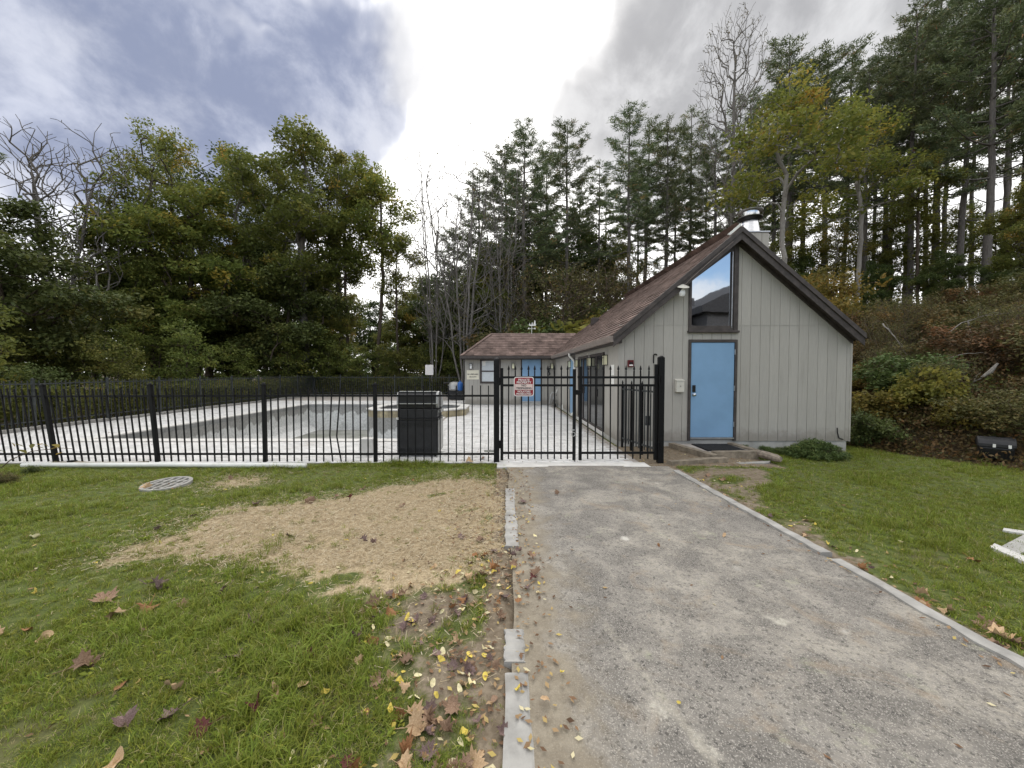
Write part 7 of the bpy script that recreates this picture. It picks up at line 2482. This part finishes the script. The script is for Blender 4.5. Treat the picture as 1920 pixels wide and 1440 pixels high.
hero = [(293, 1100, .17, 'purple', 'maple', 'large dusky maple leaf, biggest of the cluster on the left lawn'), (195, 1118, .15, 'brown', 'maple', 'curled brown maple leaf at the left end of the lawn cluster'),
        (218, 1148, .12, 'tan', 'maple', 'pale tan folded leaf lowest in the lawn cluster'), (275, 1135, .13, 'orange', 'maple', 'reddish-brown leaf under the large dusky leaf'), (345, 1125, .09, 'brown', 'maple', 'small brown leaf right of the large dusky leaf'),
        (415, 1108, .13, 'purple', 'maple', 'dull grey-brown leaf right of the lawn cluster'), (160, 1240, .15, 'brown', 'maple', 'dark curled leaf alone in the grass at the left'), (320, 1288, .11, 'tan', 'oval', 'pale tan rounded leaf in the grass of the left lawn'),
        (470, 1165, .12, 'purple', 'maple', 'grey curled leaf standing in the grass, middle of the lawn'), (505, 910 + 270, .07, 'tan', 'oval', 'small tan leaf beside the grey curled leaf'), (440, 1225, .14, 'purple', 'maple', 'grey-violet leaf half sunk in the lawn'),
        (575, 1225, .10, 'red', 'maple', 'dark red leaf standing on edge in the lawn'), (522, 1262, .07, 'orange', 'oval', 'small orange leaf standing on edge'), (520, 1292, .09, 'tan', 'oval', 'tan leaf below the small orange leaf'),
        (568, 1278, .10, 'tan', 'oval', 'tan folded leaf right of the small orange leaf'), (485, 1320, .10, 'red', 'maple', 'dark maroon leaf low in the grass'), (315, 1335, .12, 'purple', 'maple', 'dark violet leaf near the bottom of the lawn'),
        (375, 1358, .12, 'red', 'maple', 'bright red curled leaf near the bottom of the lawn'), (235, 1350, .11, 'purple', 'maple', 'grey leaf scrap left of the red curled leaf'), (215, 1425, .11, 'tan', 'oval', 'tan spotted leaf at the bottom edge'),
        (520, 1392, .045, 'yellow', 'oval', 'bright yellow oval leaf alone near the bottom edge'), (735, 1354, .05, 'yellow', 'oval', 'bright yellow leaf below the wet brown leaf pile'), (780, 1330, .14, 'tan', 'maple', 'large tan leaf leaning on the wet brown pile'),
        (782, 1358, .12, 'tan', 'maple', 'tan leaf lowest in the wet brown pile'), (805, 1325, .13, 'purple', 'maple', 'dark wet leaf in the brown pile'), (845, 1318, .12, 'brown', 'maple', 'brown leaf right of the wet pile'), (835, 1362, .10, 'brown', 'maple', 'brown curled leaf below the wet pile'),
        (890, 1420, .13, 'tan', 'maple', 'pale star-shaped maple leaf by the kerb strip at the bottom'), (655, 1420, .10, 'red', 'maple', 'maroon leaf at the bottom edge'), (700, 1195, .07, 'orange', 'oval', 'orange leaf beside a yellow one in the thin grass'), (690, 1192, .05, 'yellow', 'oval', 'yellow leaf beside an orange one in the thin grass'),
        (700, 1125, .14, 'brown', 'maple', 'dull brown leaf clump at the edge of the straw'), (740, 1112, .10, 'orange', 'maple', 'orange-brown leaf at the edge of the straw'), (870, 1120, .09, 'purple', 'maple', 'dark leaf in the litter left of the kerb gap'), (935, 1120, .10, 'orange', 'maple', 'rusty leaf in the litter at the kerb gap'),
        (990, 1103, .10, 'purple', 'maple', 'grey curled leaf on the soil at the kerb gap'), (1000, 1085, .08, 'red', 'maple', 'reddish leaf on the soil at the kerb gap'), (1022, 1315, .05, 'tan', 'oval', 'curled tan leaf on the asphalt by the kerb strip'), (1273, 1319, .03, 'yellow', 'oval', 'small yellow leaf alone on the asphalt'),
        (1358, 1005, .07, 'tan', 'oval', 'tan leaf alone on the upper asphalt'), (980, 942, .13, 'purple', 'maple', 'dark curled leaf on the asphalt beside the upper kerb strip'), (1045, 927, .10, 'brown', 'maple', 'thin dark leaf on the asphalt near the gate'),
        (1235, 1024, .05, 'orange', 'oval', 'small orange leaf in the middle of the asphalt'), (1725, 1110, .12, 'tan', 'maple', 'tan maple leaf on the right kerb lawn edge'), (1860, 1015, .09, 'cream', 'oval', 'pale cream leaf by the concrete step frame'), (1825, 1048, .11, 'orange', 'maple', 'rusty curled leaf on the right lawn'),
        (1690, 1013, .05, 'cream', 'oval', 'small cream leaf on the right lawn'), (1850, 1165, .14, 'brown', 'maple', 'brown star-shaped leaf beside the right kerb'), (1880, 1190, .14, 'tan', 'maple', 'tan leaf in the heap beside the right kerb'), (1905, 1200, .15, 'brown', 'maple', 'brown leaf at the right edge of the heap'),
        (1870, 1205, .11, 'brown', 'maple', 'darker brown leaf lowest in the heap beside the right kerb'), (1730, 1130, .07, 'tan', 'oval', 'small tan leaf just below the tan maple leaf'), (880, 866, .17, 'tan', 'maple', 'tan leaf lying against the fence foot left of the gate'), (905, 860, .13, 'brown', 'maple', 'brown curled leaf against the fence foot left of the gate'),
        (680, 990 + 20, .10, 'purple', 'maple', 'dark leaf on the straw'), (755, 945, .09, 'brown', 'maple', 'small dark leaf on the upper straw'), (700, 1015, .09, 'purple', 'maple', 'dark curled leaf on the middle of the straw'), (545, 1002, .11, 'purple', 'maple', 'grey leaf at the left of the straw'),
        (865, 1003, .12, 'purple', 'maple', 'flat grey-brown leaf on the right side of the straw'), (900, 1010, .10, 'brown', 'maple', 'brown leaf at the right edge of the straw'), (630, 928, .12, 'brown', 'maple', 'dark leaf at the upper edge of the straw'), (650, 934, .10, 'red', 'maple', 'reddish leaf at the upper edge of the straw'),
        (580, 938, .14, 'brown', 'maple', 'brown leaf pile on the grass above the straw'), (480, 943, .13, 'purple', 'maple', 'dark leaf on the grass above the straw'), (300, 988, .08, 'purple', 'maple', 'black and white curled leaf on the left lawn'), (70, 1105, .06, 'yellow', 'oval', 'yellow rounded leaf on the far left lawn'),
        (60, 1005, .09, 'cream', 'oval', 'pale leaf on the far left lawn'), (50, 1175, .09, 'orange', 'oval', 'brown-orange leaf on the far left lawn'), (85, 1188, .07, 'tan', 'oval', 'tan leaf just right of the brown-orange one'), (226, 1280, .09, 'orange', 'oval', 'orange-brown leaf in the grass left of the tan rounded leaf'),
        (275, 912, .14, 'tan', 'maple', 'tan leaf on the rim of the drain grate'), (855, 1200, .09, 'tan', 'maple', 'tan leaf on the soil by the straw tongue'), (830, 1215, .06, 'cream', 'oval', 'cream leaf on the soil by the straw tongue')]
for px, py, sz, colr, kd, lb in hero:
    p = G(px, py, 0.02)
    leaf_at(p.x, p.y, sz * (1.15 if py < 1230 and px < 600 else 0.95), colr, kd, lb, 'fallen leaves', tilt=0.4)
desc = {'brown': 'dry brown', 'purple': 'dull grey-brown', 'tan': 'tan', 'orange': 'rusty orange', 'red': 'dark red', 'yellow': 'small yellow', 'cream': 'small cream'}
rs2 = random.Random(44)
DRIFT = [(-0.25, 2.75), (-0.1, 3.2), (-0.35, 2.1), (-0.55, 1.75), (0.1, 3.0), (-0.75, 2.6), (-0.15, 1.6)]
for k in range(215):
    if k < 150:
        cxd, cyd = rs2.choice(DRIFT); x = min(0.3, cxd + rs2.gauss(0, 0.2)); y = max(1.5, cyd + rs2.gauss(0, 0.24)); wh = 'in the litter along the left kerb strip'
    elif k < 180:
        x = 2.86 + abs(rs2.gauss(0, 0.3)); y = rs2.uniform(2.2, 6.0); wh = 'in the litter along the right kerb'
    else:
        x = rs2.uniform(-5, -0.6); y = rs2.uniform(1.7, 6.2); wh = 'scattered on the left lawn'
    colr = rs2.choice(['brown', 'brown', 'purple', 'tan', 'orange', 'yellow', 'yellow', 'cream', 'cream'])
    kd = 'oval' if colr in ('yellow', 'cream') else rs2.choice(['maple', 'maple', 'oval'])
    leaf_at(x, y, rs2.uniform(0.035, 0.055) if kd == 'oval' else rs2.uniform(0.06, 0.11), colr, kd, f'{desc[colr]} fallen leaf {wh}', f'{desc[colr]} leaves {wh}', tilt=0.35)
